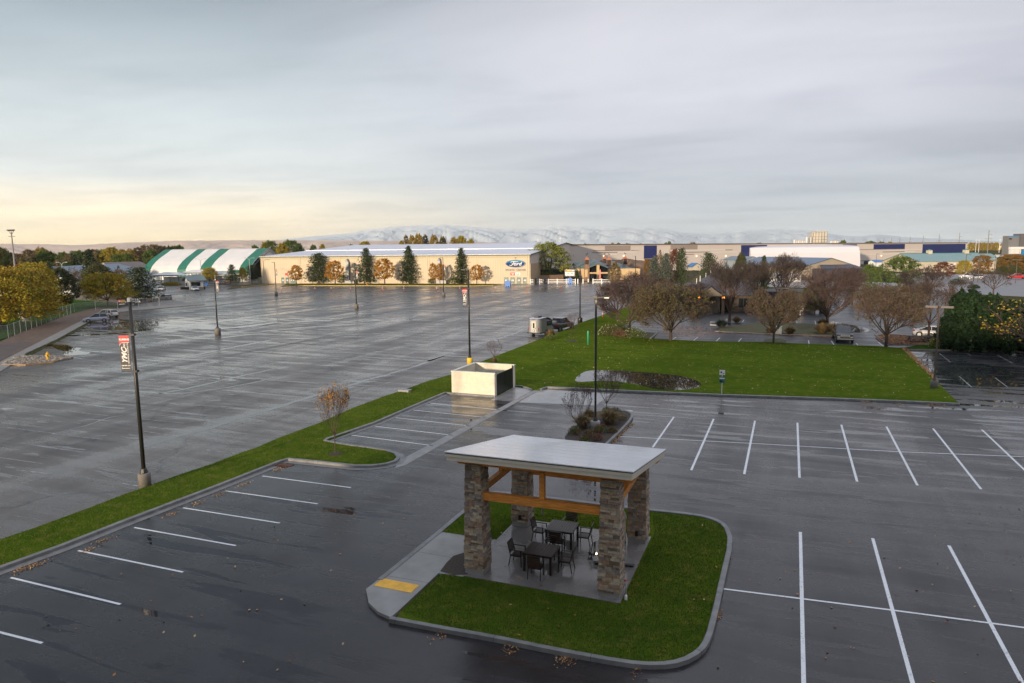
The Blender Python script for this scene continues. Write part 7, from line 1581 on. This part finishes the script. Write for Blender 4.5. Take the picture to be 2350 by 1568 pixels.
def linkfence(name, label, pts, h, step=3.0, cat='fence', mm=None, pm=None):
    P = [G(*p) for p in pts]; t = thing(name, label, cat, P[0])
    for i in range(len(P)-1):
        a = P[i]-P[0]; c = P[i+1]-P[0]; d = c-a; L = d.length; rz = math.atan2(d.y, d.x); b = MB(); b.add([(0, 0, .05), (L, 0, .05), (L, 0, h), (0, 0, h)], [(0, 1, 2, 3)]); b.build('mesh', mm or LINK, t, False, a, rz)
        b = MB(); b.tube([a+Vector((0, 0, h)), c+Vector((0, 0, h))], .03, 5); b.build('top_rail', pm or GREYMETAL, t)
        n = max(1, int(L/step))
        for k in range(n+(i == len(P)-2)): q = a.lerp(c, k/n); b = MB(); b.tube([q, q+Vector((0, 0, h+.08))], .042, 5); b.build('post', pm or GREYMETAL, t)
    return t
linkfence('chain_link_fence', 'chain-link fence along the park above the dirt strip, left foreground', [(-60, 786), (20, 777), (96, 747), (171, 718)], 1.95)
linkfence('chain_link_fence', 'chain-link fence across the grass below the yellow locust, ending at the black sign', [(171, 718), (220, 714), (271, 711), (318, 706)], 1.95, 3.5)
linkfence('chain_link_fence', 'dark-posted fence line in front of the dark slate car', [(366, 702), (400, 700), (430, 698.5), (460, 697)], 2.0, 2.6)
linkfence('chain_link_fence', 'low fence on the leafy slope behind the yellow locust', [(175, 690), (240, 693), (300, 690), (345, 688)], 1.3, 3.5)
linkfence('chain_link_fence', 'distant fence running from the ticket booth to the sign-board pine', [(465, 662), (500, 660), (540, 655), (590, 652)], 1.6, 4)
for i, (x0, y0, x1, y1, lb) in enumerate(((321, 704.5, 338, 704, 'grey mesh gate immediately right of the black entry sign'), (351, 702.5, 366, 702, 'second grey mesh gate right of the entry sign'))):
    a = G(x0, y0); c = G(x1, y1); d = c-a; t = thing('fence_gate', lb, 'gate', a, math.atan2(d.y, d.x)); L = d.length; b = MB()
    for q in (0, L): b.box(q-.05, q+.05, -.04, .04, 0, 2.0)
    b.box(.05, L-.05, -.03, .03, .1, .18); b.box(.05, L-.05, -.03, .03, 1.85, 1.93); b.box(.05, L-.05, -.03, .03, .95, 1.01); b.build('frame', GREYMETAL, t); b = MB(); b.add([(0, 0, .1), (L, 0, .1), (L, 0, 1.9), (0, 0, 1.9)], [(0, 1, 2, 3)]); b.build('mesh', LINK, t)
# black sign boards
def board(label, pa, pb, h, z0, lines, mirror=False):
    a = G(*pa); c = G(*pb); d = c-a; t = thing('sign_board', label, 'sign', a, math.atan2(d.y, d.x)); L = d.length
    b = MB(); b.box(0, L, -.05, .05, z0, z0+h); b.build('panel', BLACK, t)
    for q in (.1, L/2, L-.1): b = MB(); b.tube([(q, .1, 0), (q, .1, z0+h)], .05, 5); b.build('post', GREYMETAL, t)
    lx = L*.21 if not mirror else L*.72
    b = MB(); b.box(lx-L*.16, lx-L*.03, -.07, -.051, z0+h*.50, z0+h*.85); b.box(lx-L*.03, lx+L*.16, -.07, -.051, z0+h*.52, z0+h*.80, 1); b.box(lx-L*.13, lx-L*.06, -.08, -.071, z0+h*.60, z0+h*.76, 2); b.box(lx-L*.01, lx+L*.14, -.08, -.071, z0+h*.62, z0+h*.70, 3); b.box(lx-L*.12, lx+L*.14, -.08, -.051, z0+h*.26, z0+h*.33, 2); b.build('logo', [RED, YELLOW, WHITE, BLACK], t)
    tx = L*.74 if not mirror else L*.26
    for i, s_ in enumerate(lines): text('lettering', s_, h*.27, WHITE, t, FRONT(tx, -.06, z0+h*(.78-.28*i)), .012, 0, .95)
    b = MB(); b.box(tx-L*.03, tx+L*.03, -.07, -.051, z0+h*.10, z0+h*.30); b.build('emblem', mat('emblem_teal', (.10, .30, .36), .5), t)
board('wide black ENTRY 3 sign board on the fence below the big dark pine', (269.5, 708), (318.6, 705.5), 1.85, .35, ('ENTRY 3 &', 'RODEO CLUB'))
board('black sign board with a red and yellow logo beside the sign-board pine', (500.6, 658.5), (530.6, 656.2), 1.9, .5, ('GATE 2 & PARKING', 'NORTH YARD'), True)
t = thing('blue_sign', 'small blue sign board between the ticket booth and the lamp post with banner', 'sign', G(473.5, 660)); b = MB(); b.box(-.75, .75, -.04, .04, .6, 1.6); b.build('panel', BLUEP, t); b = MB(); b.tube([(0, .06, 0), (0, .06, 1.5)], .05, 5); b.build('post', GREYMETAL, t)
# floodlight mast
p = gat(41, 205); hm = hgt(p, 529.5); t = thing('floodlight_mast', 'tall lattice floodlight mast with a crown of lamps at the far left', 'floodlight', p)
b = MB(); b.tube([(0, 0, 0), (0, 0, hm*.6), (0, 0, hm-.3)], [.30, .22, .15], 8); b.build('mast', mat('mast_grey', (.28, .26, .25), .6, .1), t)
for k, (zz, w_) in enumerate(((hm-.1, 1.35), (hm-1.7, 1.5))):
    b = MB(); b.beam((-w_, 0, zz), (w_, 0, zz), .1, .12)
    if k == 0: b.beam((0, 0, hm-1.3), (-w_*.8, 0, zz), .08, .08); b.beam((0, 0, hm-1.3), (w_*.8, 0, zz), .08, .08)
    b.build('crossbar', mat('mast_dark', (.06, .05, .05), .6), t)
for i in range(6): b = MB(); x = -1.3+i*.52; b.box(x-.16, x+.16, -.3, .1, hm-.05, hm+.28); b.build('floodlight', mat('mast_dark', (.06, .05, .05), .6), t)
# double-armed road lamps
def cobra(label, px, dist, top, span=1, m=None):
    p = gat(px, dist); h_ = hgt(p, top); t = thing('road_lamp', label, 'lamp', p, 0, 'curved-arm road lamps'); m = m or mat('lamp_grey', (.42, .43, .42), .5, .05, 3)
    b = MB(); b.tube([(0, 0, 0), (0, 0, h_-.8)], [.13, .09], 6); b.build('pole', m, t)
    for s in (-1, 1): b = MB(); b.tube([(0, 0, h_-.9), (s*.5, 0, h_-.25), (s*1.3, 0, h_), (s*1.9*span, 0, h_-.05)], .06, 5); b.build('arm', m, t); b = MB(); b.ell((s*2.1*span, 0, h_-.06), .55, .2, .12, 8, 4); b.build('lamp_head', m, t)
cobra('curved twin-arm road lamp in front of the white stripe of the fabric hall', 464, 235, 594); cobra('curved twin-arm road lamp near the right end of the fabric hall', 575, 262, 592); cobra('curved twin-arm road lamp above the stable roofs at the left', 148, 215, 602)
def thinlamp(label, px, dist, top, heads=1, grp='thin lamp posts before the store'):
    p = gat(px, dist); h_ = hgt(p, top); t = thing('thin_lamp', label, 'lamp', p, 0, grp); b = MB(); b.tube([(0, 0, 0), (0, 0, h_)], [.11, .08], 6); b.build('pole', mat('pole_brown', (.10, .08, .07), .6), t)
    b = MB(); b.box(.05, 1.3, -.2, .2, h_-.22, h_-.05)
    if heads == 2: b.box(-1.3, -.05, -.2, .2, h_-.22, h_-.05)
    b.build('lamp_head', mat('pole_brown', (.10, .08, .07), .6), t)
thinlamp('thin lamp post in front of the yellow-green tree at the store', 2212, 215, 584); thinlamp('thin lamp post in front of the copper-orange tree', 2243, 222, 584); thinlamp('thin lamp post at the right end of the store wall', 2279, 225, 585.5); thinlamp('twin-head lamp post before the large orange tree at the right', 2329, 215, 595.5, 2); thinlamp('slim pole before the warehouse, left of the full green tree', 2008.5, 330, 582.5)
thinlamp('small lamp with white globe in front of the pale blue hall', 1717, 180, 607); thinlamp('white-headed twin lamp in the restaurant car park behind the rusty round tree', 1789, 122, 660, 2, 'restaurant car park lamps')
# utility poles on the skyline
for i, (px, top, d) in enumerate(((2263, 528.3, 420), (2197, 534.7, 500), (2151, 538, 565), (2114.6, 541, 640), (2085, 543, 700), (2062, 545.2, 770), (2042.6, 545.8, 820), (2025.5, 546.2, 880), (2012, 547.5, 960))):
    p = gat(px, d); h_ = hgt(p, top); t = thing('utility_pole', 'utility pole on the skyline, %s from the right' % sord[i], 'utility pole', p, 0, 'utility poles on the skyline'); wd = mat('pole_grey_wood', (.22, .20, .18), .8, .1, 1)
    b = MB(); b.tube([(0, 0, 0), (0, 0, h_)], [.28, .17], 6); b.build('pole', wd, t)
    for zz, x0, x1 in ((h_-2.8, -.1, 2.0), (h_-5.2, -1.9, 1.9)): b = MB(); b.box(x0, x1, -.1, .1, zz-.1, zz+.08); b.build('crossarm', wd, t)
for i, (px, top, d) in enumerate(((2298, 549, 900), (2291.5, 549, 930), (2237.5, 550, 950), (2244.5, 550, 980))):
    p = gat(px, d); h_ = hgt(p, top); t = thing('mast', 'pale distant mast above the far town, %s from the right' % ('second', 'third', 'fifth', 'fourth')[i], 'mast', p, 0, 'masts above the far town'); b = MB(); b.tube([(0, 0, 0), (0, 0, h_)], [.3, .2], 5); b.build('pole', WHITE, t); b = MB(); b.box(-.8, .8, -.2, .2, h_-1, h_-.4); b.build('antenna', WHITE, t)
# far town: small houses and golden trees at the right horizon
rng = random.Random(77); hn = 'first second third fourth fifth sixth seventh eighth ninth tenth eleventh twelfth'.split()
for i in range(12):
    px = 2222+i*7.6; d = rng.uniform(1300, 1700); p = gat(px, d); t = thing('far_house', 'tiny sunlit house on the right-hand horizon, %s from the left' % hn[i], 'house', p, rng.uniform(-.3, .3), 'sunlit houses on the right-hand horizon'); w_ = rng.uniform(5, 9); h_ = rng.uniform(5, 9)
    b = MB(); b.box(-w_/2, w_/2, 0, 8, 0, h_); b.build('wall', mat('sunlit_house', (.74, .62, .42), .6, .1, .1), t); b = MB(); gable(b, -w_/2, w_/2, 0, 8, h_, h_+2.2, 0, 'x', None, .4); b.build('roof', mat('far_roof', (.35, .26, .18), .7, .1, .1), t)
for i in range(9):
    px = 2226+i*9.7+(8 if i > 6 else 0); put_tree('far_tree', 'bggold' if i % 3 else 'bgyellow', 'golden tree among the tiny houses on the right-hand horizon, %s from the left' % hn[i], (px, 1150), 557.3-(2.5 if i > 6 else 0), 13, far=True, group='golden trees on the right-hand horizon')
# delineators
def delin(label, p, h=1.05, white=True):
    t = thing('delineator', label, 'traffic post', p, 0, 'red and white traffic posts'); b = MB(); b.lathe([(.24, 0), (.24, .05), (.08, .07)], n=10); b.build('base', TRIMB, t); b = MB(); b.lathe([(.06, .05), (.055, h), (.02, h+.03)], n=8); b.build('tube', mat('post_red', (.55, .05, .03), .4, .05), t)
    if white:
        b = MB(); b.lathe([(.064, h*.55), (.064, h*.72)], n=8); b.lathe([(.064, h*.8), (.064, h*.95)], n=8); b.build('sleeve', WHITE, t)
dn = 'first second third fourth fifth sixth seventh eighth ninth tenth'.split()
for i, (x, y) in enumerate(((233, 683), (412, 683), (542, 683), (690, 683), (867, 683), (1161, 682), (1357, 682), (1657, 682), (1872, 682), (2196, 682))): delin('red and white traffic post in the row before the long hall, %s from the left' % dn[i], G(*z2(x_ := (x, y))) if False else G(*z2((x, y))), 1.35)
delin('red traffic post below the green hall doors', G(*z3((137, 681))), 1.7, False); delin('red traffic post nearest the gatehouse', G(*z3((445, 683))), 1.7, False); delin('red traffic post between the ticket booth and the hall', G(*Z1(2040, 681)), 1.2); delin('red traffic post left of the white ticket booth', G(*Z1(1652, 680)), .9, False)
delin('red and white marker post at the lawn edge before the mauve leafless tree', G(*z3((831, 926))), 1.1)
# hydrants
def hydrant(label, p, s=1.0, m=None):
    t = thing('fire_hydrant', label, 'hydrant', p, .4, None, s); m = m or mat('hydrant_yellow', (.62, .36, .02), .5, .15, 6); b = MB(); b.lathe([(.17, 0), (.17, .05), (.11, .07), (.11, .50), (.14, .52), (.14, .56), (.12, .62), (.06, .70), (.03, .74)], n=14); b.build('body', m, t, True)
    b = MB(); b.tube([(-.20, 0, .42), (.20, 0, .42)], .055, 8); b.tube([(0, 0, .40), (0, -.2, .40)], .07, 8); b.build('outlet', m, t)
    b = MB(); b.tube([(0, 0, .72), (0, 0, .80)], .03, 6); b.build('cap_nut', m, t)
hydrant('yellow fire hydrant on the river rock bed at the left', G(*((.19014*580), 676.6+.19014*798))+Vector((0, 0, .1)), 1.25)
hydrant('orange fire hydrant in the strip before the long hall', G(*z2((1020, 630)))+Vector((0, 0, .1)), 1.6, mat('hydrant_orange', (.5, .22, .05), .5))
# cabinets, boxes, stakes
t = thing('utility_cabinet', 'pair of grey utility cabinets on the park grass behind the chain-link fence', 'cabinet', G(56, 738)); b = MB(); b.box(-.1, .8, -.3, .3, 0, 2.1); b.build('cabinet', mat('cabinet_grey', (.42, .43, .42), .5, .05), t); b = MB(); b.box(-1.35, -.3, -.2, .2, .7, 1.9); b.build('meter_box', mat('cabinet_grey', (.42, .43, .42), .5, .05), t); b = MB(); b.box(-.9, -.75, -.05, .05, 0, .7); b.build('leg', GREYMETAL, t)
t = thing('utility_box', 'pale green utility box in the island between the straw clumps', 'utility box', G(1785.5, 768)); b = MB(); b.box(-.42, .42, -.35, .35, 0, 1.1); b.build('box', mat('box_pale', (.33, .36, .34), .5, .05), t); b = MB(); b.box(-.46, .46, -.39, .39, 1.1, 1.17); b.build('lid', mat('box_pale', (.33, .36, .34), .5, .05), t)
t = thing('litter_box', 'small white box on the leaf-strewn asphalt beside the grey-blue clump', 'box', G(1636.5, 747)); b = MB(); b.box(-.5, .5, -.3, .3, 0, .55); b.build('box', WHITE, t); b = MB(); b.box(-.45, .45, -.32, -.301, .2, .45); b.build('opening', BLACK, t)
t = thing('notice_board', 'pale notice board on a white post behind the island', 'sign', G(1835.5, 724)); b = MB(); b.box(-.06, .06, 0, .06, 0, 1.4); b.build('post', WHITE, t); b = MB(); b.box(-.5, .5, -.05, 0, .75, 1.75); b.build('panel', mat('notice_cream', (.5, .47, .36), .5, .1), t)
t = thing('marker_stake', 'green plastic marker pipe standing in the lawn', 'marker', G(1348.8, 793)+Vector((0, 0, .08))); b = MB(); b.lathe([(.10, 0), (.10, 1.72), (.07, 1.78)], n=10); b.build('pipe', mat('pipe_green', (.03, .36, .20), .45, .05), t, True); b = MB(); b.lathe([(.12, 1.5), (.12, 1.56)], n=10); b.build('collar', mat('pipe_green', (.03, .36, .20), .45, .05), t)
t = thing('parking_sign', 'white and green accessible parking signs on one pole at the lawn kerb', 'sign', G(1655.3, 908)+Vector((0, 0, .12))); b = MB(); b.box(-.035, .035, .0, .05, 0, 2.0); b.build('post', mat('sign_pole_pale', (.6, .6, .58), .5), t)
b = MB(); b.box(-.22, .22, -.03, 0, 1.62, 2.02); b.box(-.14, -.02, -.035, -.031, 1.76, 1.9, 1); b.box(.04, .16, -.035, -.031, 1.70, 1.76, 1); b.build('upper_sign', [WHITE, BLACK], t); GT = mat('sign_green', (.03, .16, .14), .5)
b = MB(); b.box(-.22, .22, -.03, 0, .95, 1.48); b.box(-.20, .20, -.035, -.031, 1.28, 1.38, 1); b.box(-.16, .04, -.035, -.031, 1.02, 1.16, 2); b.build('lower_sign', [GT, WHITE, BLACK], t)
t = thing('picnic_bench', 'black bench-like rack beside the white saloon', 'bench', G(2108, 786)+Vector((0, 0, .09)), .05); b = MB(); b.box(-1.5, 1.5, -.4, .4, .65, .72); b.build('top', TRIMB, t)
for s in (-1, 1): b = MB(); b.box(-1.5, 1.5, s*.75-.13, s*.75+.13, .38, .43); b.build('seat', TRIMB, t); b = MB(); b.beam((s*1.1, -.8, 0), (s*1.1, .3, .66), .08, .08); b.beam((s*1.1, .8, 0), (s*1.1, -.3, .66), .08, .08); b.build('leg', TRIMB, t)
b = MB(); b.lathe([(.34, 0), (.34, .012)], n=20); o_ = b.build('manhole_cover', mat('manhole_pale', (.42, .41, .42), .3, .1), None); o_.location = G(1442, 943.6)+Vector((0, 0, .006)); tag(o_, 'small pale manhole cover on the asphalt beyond the planter island', 'manhole cover')
# white rail fences, barriers, bins, marquee
def railf(label, x0, x1, y0, y1):
    a = G(*zs_(x0, y0)); c = G(*zs_(x1, y1)); d = c-a; L = d.length; t = thing('rail_fence', label, 'fence', a, math.atan2(d.y, d.x)); n = max(2, int(round(L/3.2)))
    for i in range(n+1): b = MB(); b.box(i*L/n-.14, i*L/n+.14, -.1, .1, 0, 1.75); b.build('post', WHITE, t)
    for zz in (.35, .85, 1.4): b = MB(); b.box(0, L, -.05, .05, zz-.09, zz+.09); b.build('rail', WHITE, t)
railf('white rail fence between the hall corner and the marquee sign', 808, 1440, 629, 631); railf('white rail fence right of the gatehouse doors, behind the mauve tree', 1688, 1930, 628, 630)
def barrier(label, x0, x1, y):
    a = G(*zs_(x0, y)); c = G(*zs_(x1, y)); L = (c-a).length; t = thing('water_barrier', label, 'barrier', a, 0, 'blue water-filled barriers'); b = MB(); pr = [(0, 0), (L, 0), (L, 1.4), (0, 1.4)]
    b.box(0, L, -.28, .28, .25, 1.5); b.box(0, L*.22, -.3, .3, 0, .25); b.box(L*.39, L*.61, -.3, .3, 0, .25); b.box(L*.78, L, -.3, .3, 0, .25); b.box(.08, L-.08, -.16, .16, 1.5, 1.95); b.build('shell', BLUEP, t); b = MB(); b.lathe([(.12, 1.95), (.12, 2.02)], (L/2, 0, 0), 8); b.build('cap', TRIMB, t)
barrier('blue water-filled barrier standing before the green hall doors', 454, 530, 671); barrier('blue water-filled barrier under the marquee sign', 1325, 1401, 630)
for i, x in enumerate((872, 1000)): t = thing('wheelie_bin', 'black bin against the white rail fence, %s' % ('nearer the hall corner' if i == 0 else 'nearer the cottonwood trunk'), 'bin', G(*zs_(x, 633)), 0, 'black bins at the rail fence'); b = MB(); b.lathe([(.52, 0), (.6, 1.8), (.62, 1.85)], n=10); b.build('body', TRIMB, t); b = MB(); b.lathe([(.65, 1.85), (.5, 2.0)], n=10); b.build('lid', TRIMB, t)
p = G(*zs_(1365, 622)); t = thing('marquee_sign', 'black marquee board with a yellow header and white letter panel by the rail fence', 'sign', p); b = MB(); b.box(-.25, .25, -.2, .2, 0, 2.6); b.build('post', TRIMB, t); b = MB(); b.box(-1.9, 1.9, -.25, .25, 2.4, 4.9); b.build('cabinet', BLACK, t)
b = MB(); b.box(-1.5, .4, -.28, -.251, 4.2, 4.7); b.box(-1.6, -1.0, -.29, -.281, 4.3, 4.6, 1); b.box(.55, 1.5, -.28, -.251, 4.35, 4.6, 2); b.box(-1.6, 1.6, -.28, -.251, 2.7, 3.95, 2); b.build('face', [YELLOW, RED, WHITE], t); text('lettering', 'WELCOME', .5, BLACK, t, FRONT(0, -.30, 3.5), .02); 
for i, x in enumerate((1475, 1549, 1622)): t = thing('bollard', 'white bollard before the gatehouse, %s' % ('leftmost', 'middle one', 'rightmost with a black foot')[i], 'bollard', G(*zs_(x, 632)), 0, 'white bollards before the gatehouse'); b = MB(); b.lathe([(.22, .6 if i == 2 else 0), (.22, 1.6), (.1, 1.75)], n=10); b.build('post', WHITE, t); b = MB(); b.lathe([(.25, 0), (.25, .6 if i == 2 else .1)], n=10); b.build('foot', TRIMB, t)
p = G(*zs_(1777, 612)); t = thing('feather_flag', 'tall red feather flag beside the gatehouse column', 'flag', p); b = MB(); b.tube([(0, 0, 0), (0, 0, 4.2), (.25, 0, 4.75)], .03, 5); b.build('pole', TRIMB, t); b = MB(); b.add([(0, 0, .9), (.45, 0, 1.1), (.55, 0, 3.8), (.35, 0, 4.7), (0, 0, 4.2)], [(0, 1, 2, 3, 4)]); b.build('flag', RED, t)
t = thing('dumpster', 'dark green dumpster at the left corner of the long hall', 'dumpster', G(601.5, 649.5)); b = MB(); b.box(-1.2, 1.2, -.9, .9, .1, 2.0); b.build('container', mat('dumpster_green', (.03, .05, .045), .6, .2, 4), t); b = MB(); b.box(-1.25, 1.25, -.95, .95, 2.0, 2.1); b.build('lid', TRIMB, t)
# flower box and dark hedge at the ticket booth
for i, (x, lb) in enumerate(((424, 'black planter trough left of the ticket booth'), (461, 'black planter trough right of the ticket booth'))): t = thing('planter_trough', lb, 'planter', G(x, 664)); b = MB(); b.box(-1.6, 1.6, -.3, .3, 0, .7); b.build('trough', TRIMB, t); b = MB(); b.box(-1.5, 1.5, -.22, .22, .7, .75); b.build('soil', SOIL, t)

# ================================================================== LOOSE STUFF: grass blades, fallen leaves
def inside(p, poly):
    c = False; n = len(poly); j = n-1
    for i in range(n):
        xi, yi = poly[i]; xj, yj = poly[j]
        if (yi > p[1]) != (yj > p[1]) and p[0] < (xj-xi)*(p[1]-yi)/(yj-yi)+xi: c = not c
        j = i
    return c
def blades(name, poly, n, z, h, seed, box=None):
    rng = random.Random(seed); xs = [p[0] for p in poly]; ys = [p[1] for p in poly]; bb = box or (min(xs), max(xs), min(ys), max(ys)); b = MB(); k = 0; tries = 0
    while k < n and tries < n*8:
        tries += 1; x = rng.uniform(bb[0], bb[1]); y = rng.uniform(bb[2], bb[3])
        if not inside((x, y), poly): continue
        k += 1; a = rng.uniform(0, PI); w_ = rng.uniform(.006, .014); hh = h*rng.uniform(.5, 1.2); lx = rng.uniform(-.03, .03); ly = rng.uniform(-.03, .03); mi = 0 if rng.random() < .55 else (1 if rng.random() < .75 else 2)
        b.add([(x-math.cos(a)*w_, y-math.sin(a)*w_, z), (x+math.cos(a)*w_, y+math.sin(a)*w_, z), (x+lx, y+ly, z+hh)], [(0, 1, 2)], mi)
    o = b.build(name, [lm('blade_green', (.062, .105, .012), (.085, .135, .016), sc=.2), lm('blade_dark', (.035, .075, .010), (.05, .10, .012), sc=.2), lm('blade_olive', (.12, .13, .03), (.16, .15, .04), sc=.2)]); tag(o, None, None, None, 'stuff')
IPOLY = [G2(p) for p in gr_in+[(918, 1409), (1012, 1322), (1062, 1330)]]
IPOLY = [p for p in IPOLY]
slab_hole = SLAB
blades('grass_blades', [G2(p) for p in [(918, 1409), (1012, 1322), (1062, 1330), (1423, 1390), (1500, 1236), (1497, 1179), (1598, 1190), (1637, 1201), (1660, 1215), (1670, 1240), (1668, 1270), (1655, 1325), (1636, 1413), (1620, 1472), (1601, 1500), (1560, 1522), (1506, 1530), (1433, 1524), (1280, 1496), (1131, 1465), (1010, 1444)]], 42000, .10, .055, 1)
blades('grass_blades', [G2(p) for p in [(1012, 1229), (1068, 1179), (1114, 1145), (1130, 1138), (1165, 1141), (1437, 1174), (1494, 1181), (1492, 1232), (1190, 1195), (1150, 1250), (1068, 1237)]], 12000, .10, .055, 2)
blades('grass_blades', LAWN, 52000, .10, .07, 3, (-45, -8, 8, 60))
def scatter(name, poly, n, z, s, seed, mats, box=None):
    rng = random.Random(seed); xs = [p[0] for p in poly]; ys = [p[1] for p in poly]; bb = box or (min(xs), max(xs), min(ys), max(ys)); b = MB(); k = 0; tries = 0
    while k < n and tries < n*10:
        tries += 1; x = rng.uniform(bb[0], bb[1]); y = rng.uniform(bb[2], bb[3])
        if not inside((x, y), poly): continue
        k += 1; nn = (Vector((0, 0, 1))+rdir(rng)*.5).normalized(); leaf(b, (x, y, z+s*.2), s*rng.uniform(.6, 1.3), rng, rng.randrange(len(mats)), 1.2, nn)
    o = b.build(name, mats); tag(o, None, None, None, 'stuff')
FL = [lm('fallen_tan', (.42, .30, .15), (.52, .38, .2)), lm('fallen_orange', (.40, .17, .05), (.48, .22, .07)), lm('fallen_brown', (.18, .09, .045), (.24, .12, .06))]
LW = [G2(p) for p in [(1300, 770), (1400, 740), (1520, 788), (1749, 790), (2012, 800), (2090, 820), (2190, 925), (1655, 905), (1260, 888), (1180, 860)]]
scatter('fallen_leaves', LW, 900, .13, .12, 11, [FL[0], FL[0], lm('fallen_pale', (.30, .26, .10), (.38, .3, .14))])
scatter('fallen_leaves', IPOLY, 60, .15, .09, 12, FL)
scatter('fallen_leaves', [G2(p) for p in [(1500, 765), (1560, 745), (1640, 755), (1660, 765), (1640, 772), (1540, 775)]], 1300, .03, .13, 13, [FL[1], FL[2], FL[2]])
scatter('fallen_leaves', [G2(p) for p in [(1640, 764), (1860, 773), (1945, 777), (1940, 774), (1760, 767), (1650, 761)]], 900, .03, .17, 14, [FL[1], FL[2]])
scatter('fallen_leaves', [G2(p) for p in [(2010, 772), (2030, 770), (2130, 772), (2120, 792), (2030, 792)]], 2200, .10, .16, 15, [FL[2], FL[2], FL[1]])
scatter('fallen_leaves', [G2(p) for p in [(2066, 800), (2082, 802), (2110, 830), (2148, 872), (2142, 874), (2098, 832)]], 1500, .12, .12, 16, [FL[1], FL[1], FL[0]])
scatter('fallen_leaves', [G2(p) for p in [(1660, 1350), (1900, 1250), (2349, 1150), (2700, 1500), (2000, 1700), (1500, 1600), (1640, 1480)]], 90, .012, .09, 17, FL)
scatter('fallen_leaves', [G2(p) for p in [(0, 1400), (900, 1080), (1060, 1100), (860, 1330), (900, 1440), (700, 1560), (0, 1600)]], 60, .012, .09, 18, FL)
def heap(pts, n, s, seed, sp=.12, mm=None):
    rng = random.Random(seed); b = MB(); mm = mm or [FL[1], FL[0], FL[2]]
    for q in pts:
        c_ = G2(q)
        for k in range(n): leaf(b, (c_[0]+rng.gauss(0, sp), c_[1]+rng.gauss(0, sp*2.2), .02+abs(rng.gauss(0, .01))), s*rng.uniform(.6, 1.2), rng, rng.randrange(len(mm)), 1.2, (Vector((0, 0, 1))+rdir(rng)*.5).normalized())
    o = b.build('leaf_drift', mm); tag(o, None, None, None, 'stuff')
heap([(1640, 1413), (1639, 1404)], 260, .055, 21, .09); heap([(1663, 1290), (1667, 1278)], 140, .055, 22, .07); heap([(50, 1308), (65, 1302), (85, 1298), (240, 1240), (395, 1180), (205, 1262), (452, 1156), (502, 1136), (560, 1112), (640, 1078)], 70, .06, 23, .12)
heap([(1428, 990), (1435, 985), (1422, 1000), (1445, 975), (1410, 1012)], 90, .08, 24, .12); heap([(1170, 1480), (1180, 1483), (1290, 1508), (1300, 1511), (1315, 1513), (1010, 1458), (1460, 1536)], 50, .05, 25, .12)
heap([(2150, 927), (2060, 923), (2130, 926), (1990, 920)], 120, .1, 26, .3)
b = MB(); rng = random.Random(31); cm = []
for q in rb: pass
RBP = [G2(p) for p in rb]; k = 0
while k < 900:
    x = rng.uniform(min(p[0] for p in RBP), max(p[0] for p in RBP)); y = rng.uniform(min(p[1] for p in RBP), max(p[1] for p in RBP))
    if inside((x, y), RBP): s_ = rng.uniform(.06, .17); b.ell((x, y, .13), s_, s_*.8, s_*.6, 5, 3, rng.randrange(3), .15, rng); k += 1
o_ = b.build('river_rocks', [mat('rock_tan', (.26, .21, .16), .7, .3, 3), mat('rock_grey', (.18, .17, .16), .7, .3, 3), mat('rock_pale', (.36, .32, .27), .7, .3, 3)]); tag(o_, None, None, None, 'stuff')

# pale autumn air that fades the far hills
b = MB(); b.box(-19500, 19500, -3500, 24500, -6, 900); hz = b.build('haze', bpy.data.materials.new('haze_air')); hm_ = hz.data.materials[0]; hm_.use_nodes = True; ht = hm_.node_tree; ht.nodes.clear()
pv = ht.nodes.new('ShaderNodeVolumePrincipled'); pv.inputs['Color'].default_value = (1, 1, 1, 1); pv.inputs['Density'].default_value = 3.1e-5; pv.inputs['Anisotropy'].default_value = .2; ho = ht.nodes.new('ShaderNodeOutputMaterial'); ht.links.new(pv.outputs[0], ho.inputs['Volume']); tag(hz, None, None, None, 'stuff')
bpy.context.view_layer.update()
